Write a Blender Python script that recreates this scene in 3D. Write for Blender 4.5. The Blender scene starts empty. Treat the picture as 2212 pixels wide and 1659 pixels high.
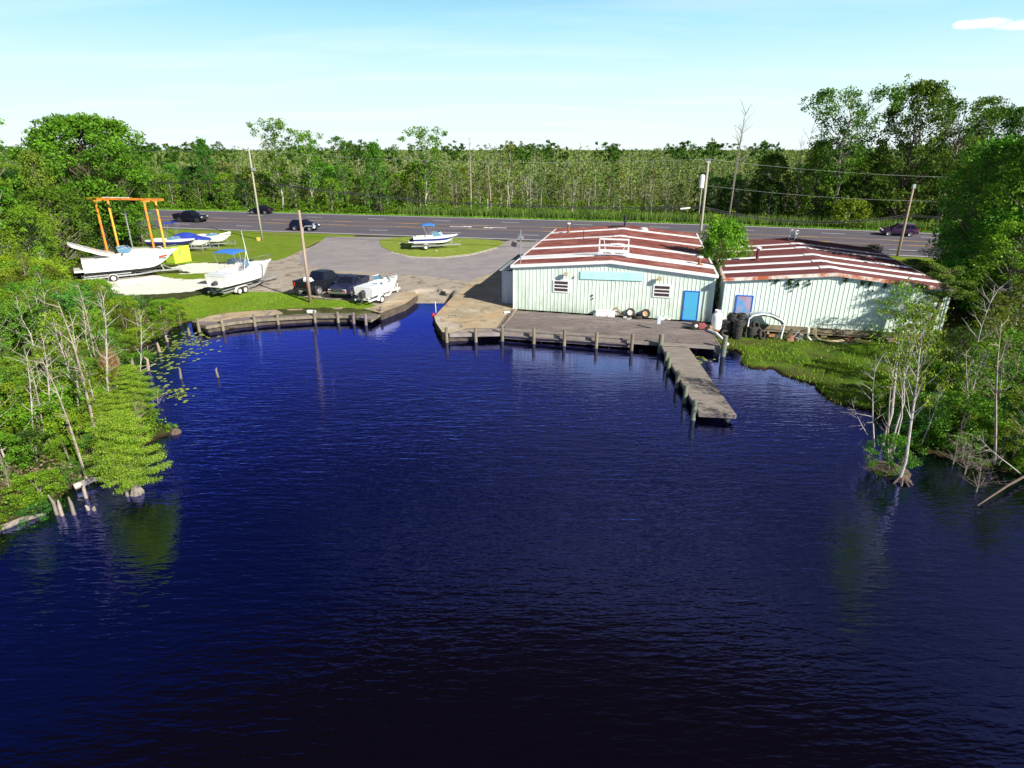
import bpy, bmesh, math, random
import numpy as np
from mathutils import Vector, Matrix
R = math.radians
S = bpy.context.scene
COL = S.collection
# ---------------------------------------------------------------- camera
CAM_H = 13.4
PITCH = math.atan(507.5 / 1289)
cd = bpy.data.cameras.new('camera'); cam = bpy.data.objects.new('camera', cd); COL.objects.link(cam)
cam.location = (0, 0, CAM_H); cam.rotation_euler = (R(90) - PITCH, 0, 0)
cd.sensor_width = 36; cd.lens = 36 * 1289 / 2212; cd.clip_start = 0.1; cd.clip_end = 20000
S.camera = cam
# ---------------------------------------------------------------- light
SUN_EL, SUN_AZ = R(31), R(-44.5)          # azimuth of the sun measured from +X
sl = bpy.data.lights.new('sun', 'SUN'); sun = bpy.data.objects.new('sun', sl); COL.objects.link(sun)
sl.energy = 4.6; sl.angle = R(0.5); sl.color = (1.0, 0.93, 0.80)
sd = Vector((math.cos(SUN_AZ) * math.cos(SUN_EL), math.sin(SUN_AZ) * math.cos(SUN_EL), math.sin(SUN_EL)))
sun.rotation_euler = sd.to_track_quat('Z', 'Y').to_euler()
W = bpy.data.worlds.new('World'); S.world = W; W.use_nodes = True
wn, wl = W.node_tree.nodes, W.node_tree.links
wn.clear()
wo = wn.new('ShaderNodeOutputWorld'); bg = wn.new('ShaderNodeBackground'); wl.new(bg.outputs[0], wo.inputs[0])
sky = wn.new('ShaderNodeTexSky'); sky.sky_type = 'NISHITA'; sky.sun_disc = False
sky.sun_elevation = SUN_EL; sky.sun_rotation = R(90) - SUN_AZ
sky.air_density = 1.0; sky.dust_density = 0.3; sky.ozone_density = 2.0
bg.inputs[1].default_value = 0.12
def wnode(t, **k):
    n = wn.new(t)
    for a, b in k.items(): setattr(n, a, b)
    return n
def wmath(op, a, b=None, c=None):
    n = wnode('ShaderNodeMath', operation=op)
    for i, v in enumerate((a, b, c)):
        if v is None: continue
        if isinstance(v, (int, float)): n.inputs[i].default_value = v
        else: wl.new(v, n.inputs[i])
    return n.outputs[0]
tc = wnode('ShaderNodeTexCoord'); sx = wnode('ShaderNodeSeparateXYZ'); wl.new(tc.outputs['Generated'], sx.inputs[0])
zc = wmath('MAXIMUM', sx.outputs[2], 0.0)
# thin streaks of high cloud laid out over the dome (flat layer seen at a grazing angle)
den = wmath('ADD', zc, 0.06)
cx = wmath('DIVIDE', sx.outputs[0], den); cy = wmath('DIVIDE', sx.outputs[1], den)
cb = wnode('ShaderNodeCombineXYZ'); wl.new(wmath('MULTIPLY', cx, 0.35), cb.inputs[0]); wl.new(cy, cb.inputs[1])
nz = wnode('ShaderNodeTexNoise'); nz.inputs['Scale'].default_value = 0.75; nz.inputs['Detail'].default_value = 5; nz.inputs['Roughness'].default_value = 0.55
wl.new(cb.outputs[0], nz.inputs['Vector'])
mr = wnode('ShaderNodeMapRange'); mr.inputs[1].default_value = 0.47; mr.inputs[2].default_value = 0.75; mr.inputs[3].default_value = 0; mr.inputs[4].default_value = 0.34
wl.new(nz.outputs[0], mr.inputs[0])
# a small white cumulus low in the sky on the right
ang = wmath('ARCTAN2', sx.outputs[0], sx.outputs[1])
cb2 = wnode('ShaderNodeCombineXYZ'); wl.new(ang, cb2.inputs[0]); wl.new(sx.outputs[2], cb2.inputs[1])
nz2 = wnode('ShaderNodeTexNoise'); nz2.inputs['Scale'].default_value = 42; nz2.inputs['Detail'].default_value = 5
wl.new(cb2.outputs[0], nz2.inputs['Vector'])
def blob(a0, z0, ra, rz):
    dx = wmath('DIVIDE', wmath('SUBTRACT', ang, a0), ra); dz = wmath('DIVIDE', wmath('SUBTRACT', sx.outputs[2], z0), rz)
    return wmath('ADD', wmath('MULTIPLY', dx, dx), wmath('MULTIPLY', dz, dz))
bl = wmath('MINIMUM', blob(0.598, 0.1390, 0.034, 0.0052), blob(0.648, 0.1345, 0.036, 0.0060))
bm_ = wmath('SUBTRACT', 1.0, wmath('ADD', bl, wmath('MULTIPLY', wmath('SUBTRACT', nz2.outputs[0], 0.5), 3.4)))
cum = wnode('ShaderNodeMapRange'); cum.inputs[1].default_value = -0.1; cum.inputs[2].default_value = 0.5; wl.new(bm_, cum.inputs[0])
fac = wmath('MAXIMUM', mr.outputs[0], wmath('MULTIPLY', cum.outputs[0], 0.8))
tint = wnode('ShaderNodeMix', data_type='RGBA', blend_type='MULTIPLY'); tint.inputs[0].default_value = 1.0
wl.new(sky.outputs[0], tint.inputs[6]); tint.inputs[7].default_value = (0.80, 1.04, 1.12, 1)
# pale cyan haze band along the horizon
hb = wnode('ShaderNodeValToRGB'); hb.color_ramp.elements[0].position = 0.0; hb.color_ramp.elements[0].color = (.90, .99, 1.0, 1)
hb.color_ramp.elements[1].position = 0.80; hb.color_ramp.elements[1].color = (.005, .008, .036, 1)
for p_, c_ in ((.215, (.30, .62, .88)), (.265, (.11, .20, .95)), (.33, (.026, .042, .25)), (.41, (.012, .018, .115)), (.52, (.007, .010, .060))):
    e_ = hb.color_ramp.elements.new(p_); e_.color = (*c_, 1)
e_ = hb.color_ramp.elements.new(0.10); e_.color = (.70, .97, 1.0, 1); e_ = hb.color_ramp.elements.new(0.17); e_.color = (.43, .81, .97, 1)
wl.new(zc, hb.inputs[0]); hs_ = wnode('ShaderNodeMix', data_type='RGBA', blend_type='MULTIPLY'); hs_.inputs[0].default_value = 1; wl.new(hb.outputs[0], hs_.inputs[6]); hs_.inputs[7].default_value = (4.9, 4.9, 4.9, 1)
hf = wnode('ShaderNodeMapRange'); hf.inputs[1].default_value = .12; hf.inputs[2].default_value = .40; hf.inputs[3].default_value = 1; hf.inputs[4].default_value = .95; wl.new(zc, hf.inputs[0])
# the sky is deeper towards the right, away from the bright quarter
az = wnode('ShaderNodeMapRange'); az.inputs[1].default_value = -.5; az.inputs[2].default_value = .5; az.inputs[3].default_value = 1.12; az.inputs[4].default_value = .40; wl.new(sx.outputs[0], az.inputs[0])
azf = wnode('ShaderNodeMapRange'); azf.inputs[1].default_value = .20; azf.inputs[2].default_value = .34; wl.new(zc, azf.inputs[0])
azm = wmath('ADD', 1.0, wmath('MULTIPLY', azf.outputs[0], wmath('SUBTRACT', az.outputs[0], 1.0)))
hs2 = wnode('ShaderNodeVectorMath', operation='SCALE'); wl.new(hs_.outputs[2], hs2.inputs[0]); wl.new(azm, hs2.inputs['Scale'])
hm = wnode('ShaderNodeMix', data_type='RGBA'); wl.new(hf.outputs[0], hm.inputs[0]); wl.new(tint.outputs[2], hm.inputs[6]); wl.new(hs2.outputs[0], hm.inputs[7])
mx = wnode('ShaderNodeMix', data_type='RGBA'); wl.new(fac, mx.inputs[0]); wl.new(hm.outputs[2], mx.inputs[6]); mx.inputs[7].default_value = (5.4, 5.6, 5.7, 1)
wl.new(mx.outputs[2], bg.inputs[0])
S.view_settings.view_transform = 'Standard'; S.view_settings.look = 'None'; S.view_settings.gamma = 1
S.view_settings.exposure = 0.84
S.cycles.max_bounces = 6; S.cycles.transparent_max_bounces = 8

# ---------------------------------------------------------------- helpers
WL = 0.3                                         # water level
def at(x, y, h=0.9):
    """a place of the site: survey coordinates (2212 wide) to the ground point at height h"""
    u = (x - 1106) / 1289; v = (y - 829.5) / 1289
    dy = math.cos(PITCH) - v * math.sin(PITCH); dz = -math.sin(PITCH) - v * math.cos(PITCH)
    t = (h - CAM_H) / dz
    return (u * t, dy * t)
def hgt(ytop, D):
    return CAM_H - D / (1488.0 / (ytop - 322.0) - 0.394) if abs(ytop - 322) > .5 else CAM_H
rnd = random.Random(7)

MATS = {}
def mat(name, col, rough=0.6, metal=0.0, col2=None, scale=3.0, det=5, lo=0.35, hi=0.65, bump=0.0, bscale=20, spec=0.5,
        stretch=None, emit=None, trans=0, coat=0, coord='Object'):
    if name in MATS: return MATS[name]
    m = bpy.data.materials.new(name); m.use_nodes = True; MATS[name] = m
    n, l = m.node_tree.nodes, m.node_tree.links; b = n['Principled BSDF']
    b.inputs['Base Color'].default_value = (*col, 1); b.inputs['Roughness'].default_value = rough
    b.inputs['Metallic'].default_value = metal; b.inputs['Specular IOR Level'].default_value = spec
    if coat: b.inputs['Coat Weight'].default_value = coat; b.inputs['Coat Roughness'].default_value = 0.05
    if trans: b.inputs['Transmission Weight'].default_value = trans
    if emit: b.inputs['Emission Color'].default_value = (*emit, 1); b.inputs['Emission Strength'].default_value = 1
    t = n.new('ShaderNodeTexCoord'); mp = n.new('ShaderNodeMapping'); l.new(t.outputs[coord], mp.inputs[0])
    if stretch: mp.inputs['Scale'].default_value = stretch
    if col2:
        z = n.new('ShaderNodeTexNoise'); z.inputs['Scale'].default_value = scale; z.inputs['Detail'].default_value = det; z.inputs['Roughness'].default_value = .62
        l.new(mp.outputs[0], z.inputs['Vector'])
        r = n.new('ShaderNodeMapRange'); r.inputs[1].default_value = lo; r.inputs[2].default_value = hi; l.new(z.outputs[0], r.inputs[0])
        x = n.new('ShaderNodeMix'); x.data_type = 'RGBA'; l.new(r.outputs[0], x.inputs[0])
        x.inputs[6].default_value = (*col, 1); x.inputs[7].default_value = (*col2, 1); l.new(x.outputs[2], b.inputs['Base Color'])
    if bump:
        z = n.new('ShaderNodeTexNoise'); z.inputs['Scale'].default_value = bscale; z.inputs['Detail'].default_value = 4; l.new(mp.outputs[0], z.inputs['Vector'])
        bp = n.new('ShaderNodeBump'); bp.inputs['Strength'].default_value = bump; bp.inputs['Distance'].default_value = 0.03
        l.new(z.outputs[0], bp.inputs['Height']); l.new(bp.outputs[0], b.inputs['Normal'])
    return m

def leafmat(name, dark, light, trans=0.32, hue=0.03, val=0.5):
    m = bpy.data.materials.new(name); m.use_nodes = True
    n, l = m.node_tree.nodes, m.node_tree.links; b = n['Principled BSDF']; out = n['Material Output']
    a = n.new('ShaderNodeAttribute'); a.attribute_name = 'tint'
    x = n.new('ShaderNodeMix'); x.data_type = 'RGBA'; l.new(a.outputs['Fac'], x.inputs[0])
    x.inputs[6].default_value = (*dark, 1); x.inputs[7].default_value = (*light, 1)
    oi = n.new('ShaderNodeObjectInfo'); hs = n.new('ShaderNodeHueSaturation'); l.new(x.outputs[2], hs.inputs['Color'])
    r1 = n.new('ShaderNodeMapRange'); l.new(oi.outputs['Random'], r1.inputs[0]); r1.inputs[3].default_value = 0.5 - hue; r1.inputs[4].default_value = 0.5 + hue
    l.new(r1.outputs[0], hs.inputs['Hue'])
    mm = n.new('ShaderNodeMath'); mm.operation = 'MULTIPLY'; l.new(oi.outputs['Random'], mm.inputs[0]); mm.inputs[1].default_value = 7.31
    fr = n.new('ShaderNodeMath'); fr.operation = 'FRACT'; l.new(mm.outputs[0], fr.inputs[0])
    r2 = n.new('ShaderNodeMapRange'); l.new(fr.outputs[0], r2.inputs[0]); r2.inputs[3].default_value = 1 - val * .5; r2.inputs[4].default_value = 1 + val * .6
    l.new(r2.outputs[0], hs.inputs['Value'])
    l.new(hs.outputs[0], b.inputs['Base Color']); b.inputs['Roughness'].default_value = 0.55; b.inputs['Specular IOR Level'].default_value = 0.25
    t = n.new('ShaderNodeBsdfTranslucent'); l.new(hs.outputs[0], t.inputs[0])
    ms = n.new('ShaderNodeMixShader'); ms.inputs[0].default_value = trans; l.new(b.outputs[0], ms.inputs[1]); l.new(t.outputs[0], ms.inputs[2]); l.new(ms.outputs[0], out.inputs[0])
    MATS[name] = m; return m

class MB:
    def __init__(s): s.v = []; s.f = []; s.m = []
    def add(s, vs, fs, m=0):
        o = len(s.v); s.v += [tuple(v) for v in vs]; s.f += [tuple(o + i for i in f) for f in fs]; s.m += [m] * len(fs); return s
    def box(s, cx, cy, cz, sx, sy, sz, rz=0, m=0, ry=0, rx=0):
        M = Matrix.Translation((cx, cy, cz)) @ Matrix.Rotation(rz, 4, 'Z') @ Matrix.Rotation(ry, 4, 'Y') @ Matrix.Rotation(rx, 4, 'X')
        vs = [M @ Vector((a * sx / 2, b * sy / 2, c * sz / 2)) for a in (-1, 1) for b in (-1, 1) for c in (-1, 1)]
        return s.add(vs, [(0, 1, 3, 2), (4, 6, 7, 5), (0, 4, 5, 1), (2, 3, 7, 6), (0, 2, 6, 4), (1, 5, 7, 3)], m)
    def bar(s, p0, p1, w, h, m=0):
        p0, p1 = Vector(p0), Vector(p1); d = p1 - p0; L = d.length; q = d.to_track_quat('X', 'Z').to_matrix().to_4x4()
        M = Matrix.Translation((p0 + p1) / 2) @ q
        vs = [M @ Vector((a * L / 2, b * w / 2, c * h / 2)) for a in (-1, 1) for b in (-1, 1) for c in (-1, 1)]
        return s.add(vs, [(0, 1, 3, 2), (4, 6, 7, 5), (0, 4, 5, 1), (2, 3, 7, 6), (0, 2, 6, 4), (1, 5, 7, 3)], m)
    def path(s, pts, rs, n=6, m=0, cap=True):
        pts = [Vector(p) for p in pts]
        if not isinstance(rs, (list, tuple)): rs = [rs] * len(pts)
        o = len(s.v); k = len(pts)
        for i, p in enumerate(pts):
            d = (pts[min(i + 1, k - 1)] - pts[max(i - 1, 0)])
            if d.length < 1e-6: d = Vector((0, 0, 1))
            d.normalize(); a = d.orthogonal() if i == 0 else (pa - d * pa.dot(d))
            if a.length < 1e-5: a = d.orthogonal()
            a.normalize(); pa = a; b = d.cross(a)
            for j in range(n):
                t = 2 * math.pi * j / n; s.v.append(tuple(p + (a * math.cos(t) + b * math.sin(t)) * rs[i]))
        for i in range(k - 1):
            for j in range(n):
                j2 = (j + 1) % n; s.f.append((o + i * n + j, o + i * n + j2, o + (i + 1) * n + j2, o + (i + 1) * n + j)); s.m.append(m)
        if cap:
            s.f.append(tuple(o + j for j in reversed(range(n)))); s.f.append(tuple(o + (k - 1) * n + j for j in range(n))); s.m += [m, m]
        return s
    def prism(s, poly, z0, z1, m=0):
        n = len(poly); vs = [(x, y, z0) for x, y in poly] + [(x, y, z1) for x, y in poly]
        fs = [(i, (i + 1) % n, n + (i + 1) % n, n + i) for i in range(n)] + [tuple(reversed(range(n))), tuple(range(n, 2 * n))]
        return s.add(vs, fs, m)
    def loft(s, secs, m=0, close=False, caps=True, bands=None):
        o = len(s.v); n = len(secs[0])
        for c in secs: s.v += [tuple(p) for p in c]
        for i in range(len(secs) - 1):
            for j in range(n if close else n - 1):
                j2 = (j + 1) % n
                s.f.append((o + i * n + j, o + (i + 1) * n + j, o + (i + 1) * n + j2, o + i * n + j2)); s.m.append(bands[j] if bands else m)
        if caps:
            s.f.append(tuple(o + j for j in range(n))); s.f.append(tuple(o + (len(secs) - 1) * n + j for j in reversed(range(n)))); s.m += [m, m]
        return s
    def lathe(s, prof, c=(0, 0, 0), n=16, m=0, axis='Z'):
        o = len(s.v)
        for r, z in prof:
            for j in range(n):
                t = 2 * math.pi * j / n; a, b = r * math.cos(t), r * math.sin(t)
                p = (a, b, z) if axis == 'Z' else ((a, z, b) if axis == 'Y' else (z, a, b))
                s.v.append((p[0] + c[0], p[1] + c[1], p[2] + c[2]))
        for i in range(len(prof) - 1):
            for j in range(n):
                j2 = (j + 1) % n; s.f.append((o + i * n + j, o + i * n + j2, o + (i + 1) * n + j2, o + (i + 1) * n + j)); s.m.append(m)
        return s
    def build(s, name, mats, parent=None, smooth=False, bevel=0, M=None):
        me = bpy.data.meshes.new(name); v = s.v
        if M is not None: v = [tuple(M @ Vector(p)) for p in v]
        me.from_pydata(v, [], s.f); 
        if not isinstance(mats, (list, tuple)): mats = [mats]
        for q in mats: me.materials.append(q)
        me.polygons.foreach_set('material_index', s.m)
        bm = bmesh.new(); bm.from_mesh(me); bmesh.ops.recalc_face_normals(bm, faces=bm.faces); bm.to_mesh(me); bm.free()
        if smooth: me.polygons.foreach_set('use_smooth', [True] * len(me.polygons))
        o = bpy.data.objects.new(name, me); COL.objects.link(o)
        if parent: o.parent = parent
        if bevel:
            b = o.modifiers.new('bevel', 'BEVEL'); b.width = bevel; b.segments = 2; b.limit_method = 'ANGLE'
        return o
def thing(name, label, cat, loc=(0, 0, 0), rz=0, group=None):
    o = bpy.data.objects.new(name, None); COL.objects.link(o); o.location = loc; o.rotation_euler = (0, 0, rz)
    o['label'] = label; o['category'] = cat
    if group: o['group'] = group
    return o
def tag(o, label, cat, group=None):
    o['label'] = label; o['category'] = cat
    if group: o['group'] = group
    return o
def kids(o): return list(o.children)
def dup(root, loc, rz, label=None, group=None, sc=None):
    def cp(o, par):
        c = o.copy(); COL.objects.link(c)
        if par is not None: c.parent = par
        for k in kids(o): cp(k, c)
        return c
    r = cp(root, None); r.location = loc; r.rotation_euler = (0, 0, rz)
    if sc: r.scale = sc if isinstance(sc, (tuple, list)) else (sc, sc, sc)
    if label: r['label'] = label
    if group: r['group'] = group
    return r
def quadmesh(name, V, nq, mats, tint=None, quads=None, midx=None):
    """V (4*nq,3) independent quads"""
    me = bpy.data.meshes.new(name); nv = len(V)
    me.vertices.add(nv); me.vertices.foreach_set('co', np.asarray(V, dtype=np.float32).ravel())
    me.loops.add(nq * 4); me.loops.foreach_set('vertex_index', np.arange(nq * 4, dtype=np.int32) if quads is None else quads.ravel().astype(np.int32))
    me.polygons.add(nq); me.polygons.foreach_set('loop_start', np.arange(0, nq * 4, 4, dtype=np.int32)); me.polygons.foreach_set('loop_total', np.full(nq, 4, dtype=np.int32))
    for q in (mats if isinstance(mats, (list, tuple)) else [mats]): me.materials.append(q)
    if midx is not None: me.polygons.foreach_set('material_index', midx)
    if tint is not None:
        a = me.attributes.new('tint', 'FLOAT', 'POINT'); a.data.foreach_set('value', np.asarray(tint, dtype=np.float32))
    me.update(calc_edges=True); return me
# ---------------------------------------------------------------- terrain functions
def P2(pts, h): return [at(x, y, h) for x, y in pts]
# shoreline in order: natural stretches and bulkheads, water on the camera side
nat_left = P2([(0, 1140), (60, 1112), (100, 1090), (140, 1062), (175, 1040), (215, 1030), (250, 1012), (290, 975), (340, 945), (372, 935), (378, 928), (335, 905), (305, 885), (290, 850), (262, 815), (250, 785), (285, 760), (325, 738), (355, 716), (385, 702), (415, 692)], .35)
walk_front = [(-24.9, 45.0), (-23.2, 43.75), (-21.9, 45.0), (-20.0, 45.95), (-18.0, 46.6), (-15.8, 46.95), (-12.75, 46.95), (-11.1, 45.85), (-10.6, 48.3)]
slip = [(-10.6, 48.3), (-9.3, 51.0)] + P2([(903, 637)], .35) + P2([(979, 639)], .35) + P2([(963, 657), (938, 684)], .9)
tip = P2([(941, 697), (955, 716)], .9)
wharf_f = [(-4.6, 41.7), (-0.67, 42.0), (1.55, 41.4), (3.7, 40.9), (5.9, 40.3), (8.3, 39.7), (10.2, 39.35), (14.2, 38.4)]   # deck front edge
bulk = [(-3.4, 42.6), (0.5, 43.6), (6, 42.4), (11, 41.2), (14.2, 40.3)]
nat_right = P2([(1554, 750), (1597, 760), (1603, 769), (1598, 782), (1614, 794), (1650, 797), (1672, 795), (1691, 810), (1725, 820), (1759, 830), (1770, 845), (1784, 860), (1808, 873), (1843, 879), (1880, 888), (1903, 903), (1915, 925), (1945, 950), (1986, 978), (2020, 980), (2046, 985), (2090, 1003), (2150, 1012), (2212, 1030)], .35) + [(27, 20), (31, 8), (34, -10), (34, -60)]
shore = [(-30, -60), (-26, -10), (-22, 8)] + nat_left + [(-24.7, 45.2), (-23.1, 44.2), (-21.7, 45.4), (-19.9, 46.35), (-15.8, 47.35), (-12.9, 47.35), (-11.0, 48.6), (-10.5, 48.9)] + slip[1:] + tip + bulk + nat_right
basin = np.array(shore)                                   # closes behind the camera
natseg = [(a, b) for a, b in zip(([(-30, -60), (-26, -10), (-22, 8)] + nat_left)[:-1], ([(-30, -60), (-26, -10), (-22, 8)] + nat_left)[1:])] + list(zip(nat_right[:-1], nat_right[1:]))
def inpoly(X, Y, poly):
    poly = np.asarray(poly); ins = np.zeros(X.shape, bool); j = len(poly) - 1
    for i in range(len(poly)):
        xi, yi = poly[i]; xj, yj = poly[j]
        c = ((yi > Y) != (yj > Y)) & (X < (xj - xi) * (Y - yi) / (yj - yi + 1e-12) + xi)
        ins ^= c; j = i
    return ins
def segdist(X, Y, segs):
    d = np.full(X.shape, 1e9)
    for (x0, y0), (x1, y1) in segs:
        dx, dy = x1 - x0, y1 - y0; L = dx * dx + dy * dy + 1e-9
        t = np.clip(((X - x0) * dx + (Y - y0) * dy) / L, 0, 1)
        d = np.minimum(d, np.hypot(X - x0 - t * dx, Y - y0 - t * dy))
    return d
def ry0(x):                                               # near white line of the highway
    x = np.asarray(x, dtype=float); return 89.2 - 0.238 * x - np.where(x > 0, 0.0012 * np.minimum(x, 70) ** 2 + 0.0012 * 140 * np.maximum(x - 70, 0), 0)
RW, RSL = 19.3, 0.042                                     # highway width measured along y and its cross slope
def roadz(x, y): return 1.1 + RSL * (y - ry0(x))
def terr(X, Y):
    X = np.asarray(X, dtype=float); Y = np.asarray(Y, dtype=float)
    dn = segdist(X, Y, natseg)
    low = np.clip(.42 + np.minimum(dn, 60) * .07, 0, .9)
    t = Y - ry0(X)
    z = np.where(t < -12, low, np.where(t < -.6, low + (1.06 - .9) * (t + 12) / 11.4, 0))
    rz = 1.1 + RSL * t
    z = np.where((t >= -.6) & (t < RW + .8), rz - .07, z)
    z = np.where((t >= RW + .8) & (t < RW + 9), 1.1 + RSL * (RW + .8) - .07 - (t - RW - .8) * .10, z)
    z = np.where(t >= RW + 9, 1.02, z)
    water = inpoly(X, Y, basin)
    dall = segdist(X, Y, list(zip(shore[:-1], shore[1:])))
    z = np.where(water, np.maximum(.25 - dall * .9, -1.6), z)
    wdk = inpoly(X, Y, [(-3.3, 42.2), (14.6, 38.4), (15.6, 45.0), (.3, 49.0)]); z = np.where(wdk, np.minimum(z, .55), z)
    b2f = segdist(X, Y, [((16.5, 43.0), (30.5, 39.3))]); z = np.where(~water & (Y < 47) & (X > 14.5), np.minimum(z, .45 + np.clip(b2f - 2.5, 0, 8) * .0), z)
    # natural banks undulate a little
    z = z + np.where(~water & (t < -14), .05 * np.sin(X * 1.7 + Y * .6) * np.sin(Y * 1.3) * np.clip(1 - dn / 14, 0, 1), 0)
    return z
def tz(x, y): return float(terr(np.array([x]), np.array([y]))[0])

# masks painted on the ground (what the soil is made of)
grassA = P2([(345, 655), (470, 630), (640, 632), (660, 645), (800, 652), (812, 668), (700, 664), (560, 668), (430, 690), (380, 700), (330, 700)], .9)
grassB = P2([(340, 492), (707, 507), (690, 520), (640, 545), (600, 562), (480, 565), (330, 572), (250, 560), (330, 500)], .95)
gravel1 = P2([(150, 608), (400, 590), (470, 595), (470, 615), (410, 630), (330, 636), (200, 640), (130, 640)], .9)
gravel2 = P2([(370, 578), (420, 566), (560, 575), (520, 590), (420, 592)], .9)
grassC = P2([(330, 588), (400, 592), (470, 588), (470, 600), (400, 604), (350, 598)], .9)
dirt = P2([(440, 572), (600, 562), (690, 525), (830, 520), (1100, 560), (1110, 640), (1010, 640), (905, 640), (820, 662), (800, 655), (650, 640), (560, 640), (450, 625), (420, 600)], .9)
grassR = [(14.3, 41.0), (15.2, 43.4), (24, 41.5), (31, 39.5), (34, 38), (60, 30), (60, -20), (34, -20)] + nat_right[::-1]
def ground():
    xs = np.concatenate([[-6000, -3000, -1500, -800, -500, -350, -250, -180, -140, -115], np.arange(-100, -62, 1.5), np.arange(-62, 38, .36), np.arange(38, 100, 1.5), [115, 140, 180, 250, 350, 500, 800, 1500, 3000, 6000]])
    ys = np.concatenate([[-300, -150, -80, -50, -30, -15], np.arange(-5, 16, 2), np.arange(16, 92, .36), np.arange(92, 160, 1.5), [175, 200, 250, 320, 420, 600, 900, 1500, 3000, 7000]])
    nx, ny = len(xs), len(ys); X, Y = np.meshgrid(xs, ys); Z = terr(X, Y)
    V = np.stack([X.ravel(), Y.ravel(), Z.ravel()], 1)
    i = np.arange(nx * ny).reshape(ny, nx); Q = np.stack([i[:-1, :-1], i[:-1, 1:], i[1:, 1:], i[1:, :-1]], -1).reshape(-1, 4)
    me = quadmesh('ground', V, len(Q), [ground_mat()], quads=Q)
    me.polygons.foreach_set('use_smooth', np.ones(len(Q), bool))
    g = np.zeros(X.shape); gv = np.zeros(X.shape); dr = np.zeros(X.shape); fl = np.zeros(X.shape); rg = np.zeros(X.shape)
    for p in (grassA, grassB, grassC): g[inpoly(X, Y, p)] = 1
    for p in (gravel1, gravel2): gv[inpoly(X, Y, p)] = 1
    gv[inpoly(X, Y, grassC)] = 0
    dr[inpoly(X, Y, dirt)] = 1; rg[inpoly(X, Y, grassR)] = 1
    t = Y - ry0(X)
    g[(t > RW + .3) & (t < RW + 6)] = 1; g[(t < 0) & (t > -8) & (X < -24)] = 1
    g[(t < -.2) & (t > -5) & (X > 20)] = 1
    for nm, a in (('grass', g), ('gravel', gv), ('dirt', dr), ('marsh', rg)):
        at_ = me.attributes.new(nm, 'FLOAT', 'POINT'); at_.data.foreach_set('value', a.ravel().astype(np.float32))
    o = bpy.data.objects.new('ground', me); COL.objects.link(o); o['kind'] = 'structure'
def ground_mat():
    m = bpy.data.materials.new('ground_soil'); m.use_nodes = True; n, l = m.node_tree.nodes, m.node_tree.links; b = n['Principled BSDF']
    b.inputs['Roughness'].default_value = .9; b.inputs['Specular IOR Level'].default_value = .15
    tcn = n.new('ShaderNodeTexCoord')
    def noise(s, d=5, r=.6):
        z = n.new('ShaderNodeTexNoise'); z.inputs['Scale'].default_value = s; z.inputs['Detail'].default_value = d; z.inputs['Roughness'].default_value = r
        l.new(tcn.outputs['Object'], z.inputs['Vector']); return z.outputs[0]
    def rng(v, a, c, o0=0, o1=1):
        r = n.new('ShaderNodeMapRange'); l.new(v, r.inputs[0]); r.inputs[1].default_value = a; r.inputs[2].default_value = c; r.inputs[3].default_value = o0; r.inputs[4].default_value = o1; return r.outputs[0]
    def mixc(f, a, c):
        x = n.new('ShaderNodeMix'); x.data_type = 'RGBA'; l.new(f, x.inputs[0])
        for i, q in ((6, a), (7, c)):
            if isinstance(q, tuple): x.inputs[i].default_value = (*q, 1)
            else: l.new(q, x.inputs[i])
        return x.outputs[2]
    def attr(nm, ns, amt):
        a = n.new('ShaderNodeAttribute'); a.attribute_name = nm
        ad = n.new('ShaderNodeMath'); ad.operation = 'ADD'; l.new(a.outputs['Fac'], ad.inputs[0])
        s = rng(ns, .25, .75, -amt, amt); l.new(s, ad.inputs[1]); return rng(ad.outputs[0], .42, .58)
    big, mid, fine, tiny = noise(.18), noise(.9), noise(6), noise(25, 3)
    forest = mixc(rng(mid, .35, .65), (.035, .05, .012), (.085, .09, .03))
    lawn = mixc(rng(mid, .32, .68), (.13, .235, .010), (.215, .32, .018)); lawn = mixc(rng(fine, .5, .78), lawn, (.27, .28, .06)); lawn = mixc(rng(big, .50, .64, 0, .6), lawn, (.27, .27, .07)); lawn = mixc(rng(noise(1.9, 6, .7), .60, .72, 0, .6), lawn, (.33, .27, .17))
    lawn = mixc(rng(tiny, .35, .65, 0, .35), lawn, (.05, .11, .01))
    marsh = mixc(rng(mid, .38, .62), (.045, .105, .008), (.12, .21, .015)); marsh = mixc(rng(big, .52, .62, 0, .75), marsh, (.10, .085, .035))
    marsh = mixc(rng(fine, .55, .75, 0, .8), marsh, (.035, .05, .012))
    grav = mixc(rng(fine, .35, .7), (.88, .87, .82), (.76, .73, .67)); grav = mixc(rng(mid, .6, .72, 0, .7), grav, (.48, .42, .30))
    drt = mixc(rng(fine, .3, .7), (.33, .28, .235), (.46, .42, .37)); drt = mixc(rng(mid, .52, .64, 0, .85), drt, (.17, .145, .12))
    c = mixc(attr('marsh', mid, .35), forest, marsh)
    c = mixc(attr('dirt', mid, .4), c, drt); c = mixc(attr('gravel', mid, .4), c, grav); c = mixc(attr('grass', fine, .35), c, lawn)
    # wet dark mud below and just above the waterline
    g = n.new('ShaderNodeNewGeometry'); sp = n.new('ShaderNodeSeparateXYZ'); l.new(g.outputs['Position'], sp.inputs[0])
    c = mixc(rng(sp.outputs[2], .36, .46), (.035, .022, .012), c)
    l.new(c, b.inputs['Base Color'])
    bp = n.new('ShaderNodeBump'); bp.inputs['Strength'].default_value = .8; bp.inputs['Distance'].default_value = .12
    l.new(noise(9, 6, .7), bp.inputs['Height']); l.new(bp.outputs[0], b.inputs['Normal'])
    return m
ground()

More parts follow.
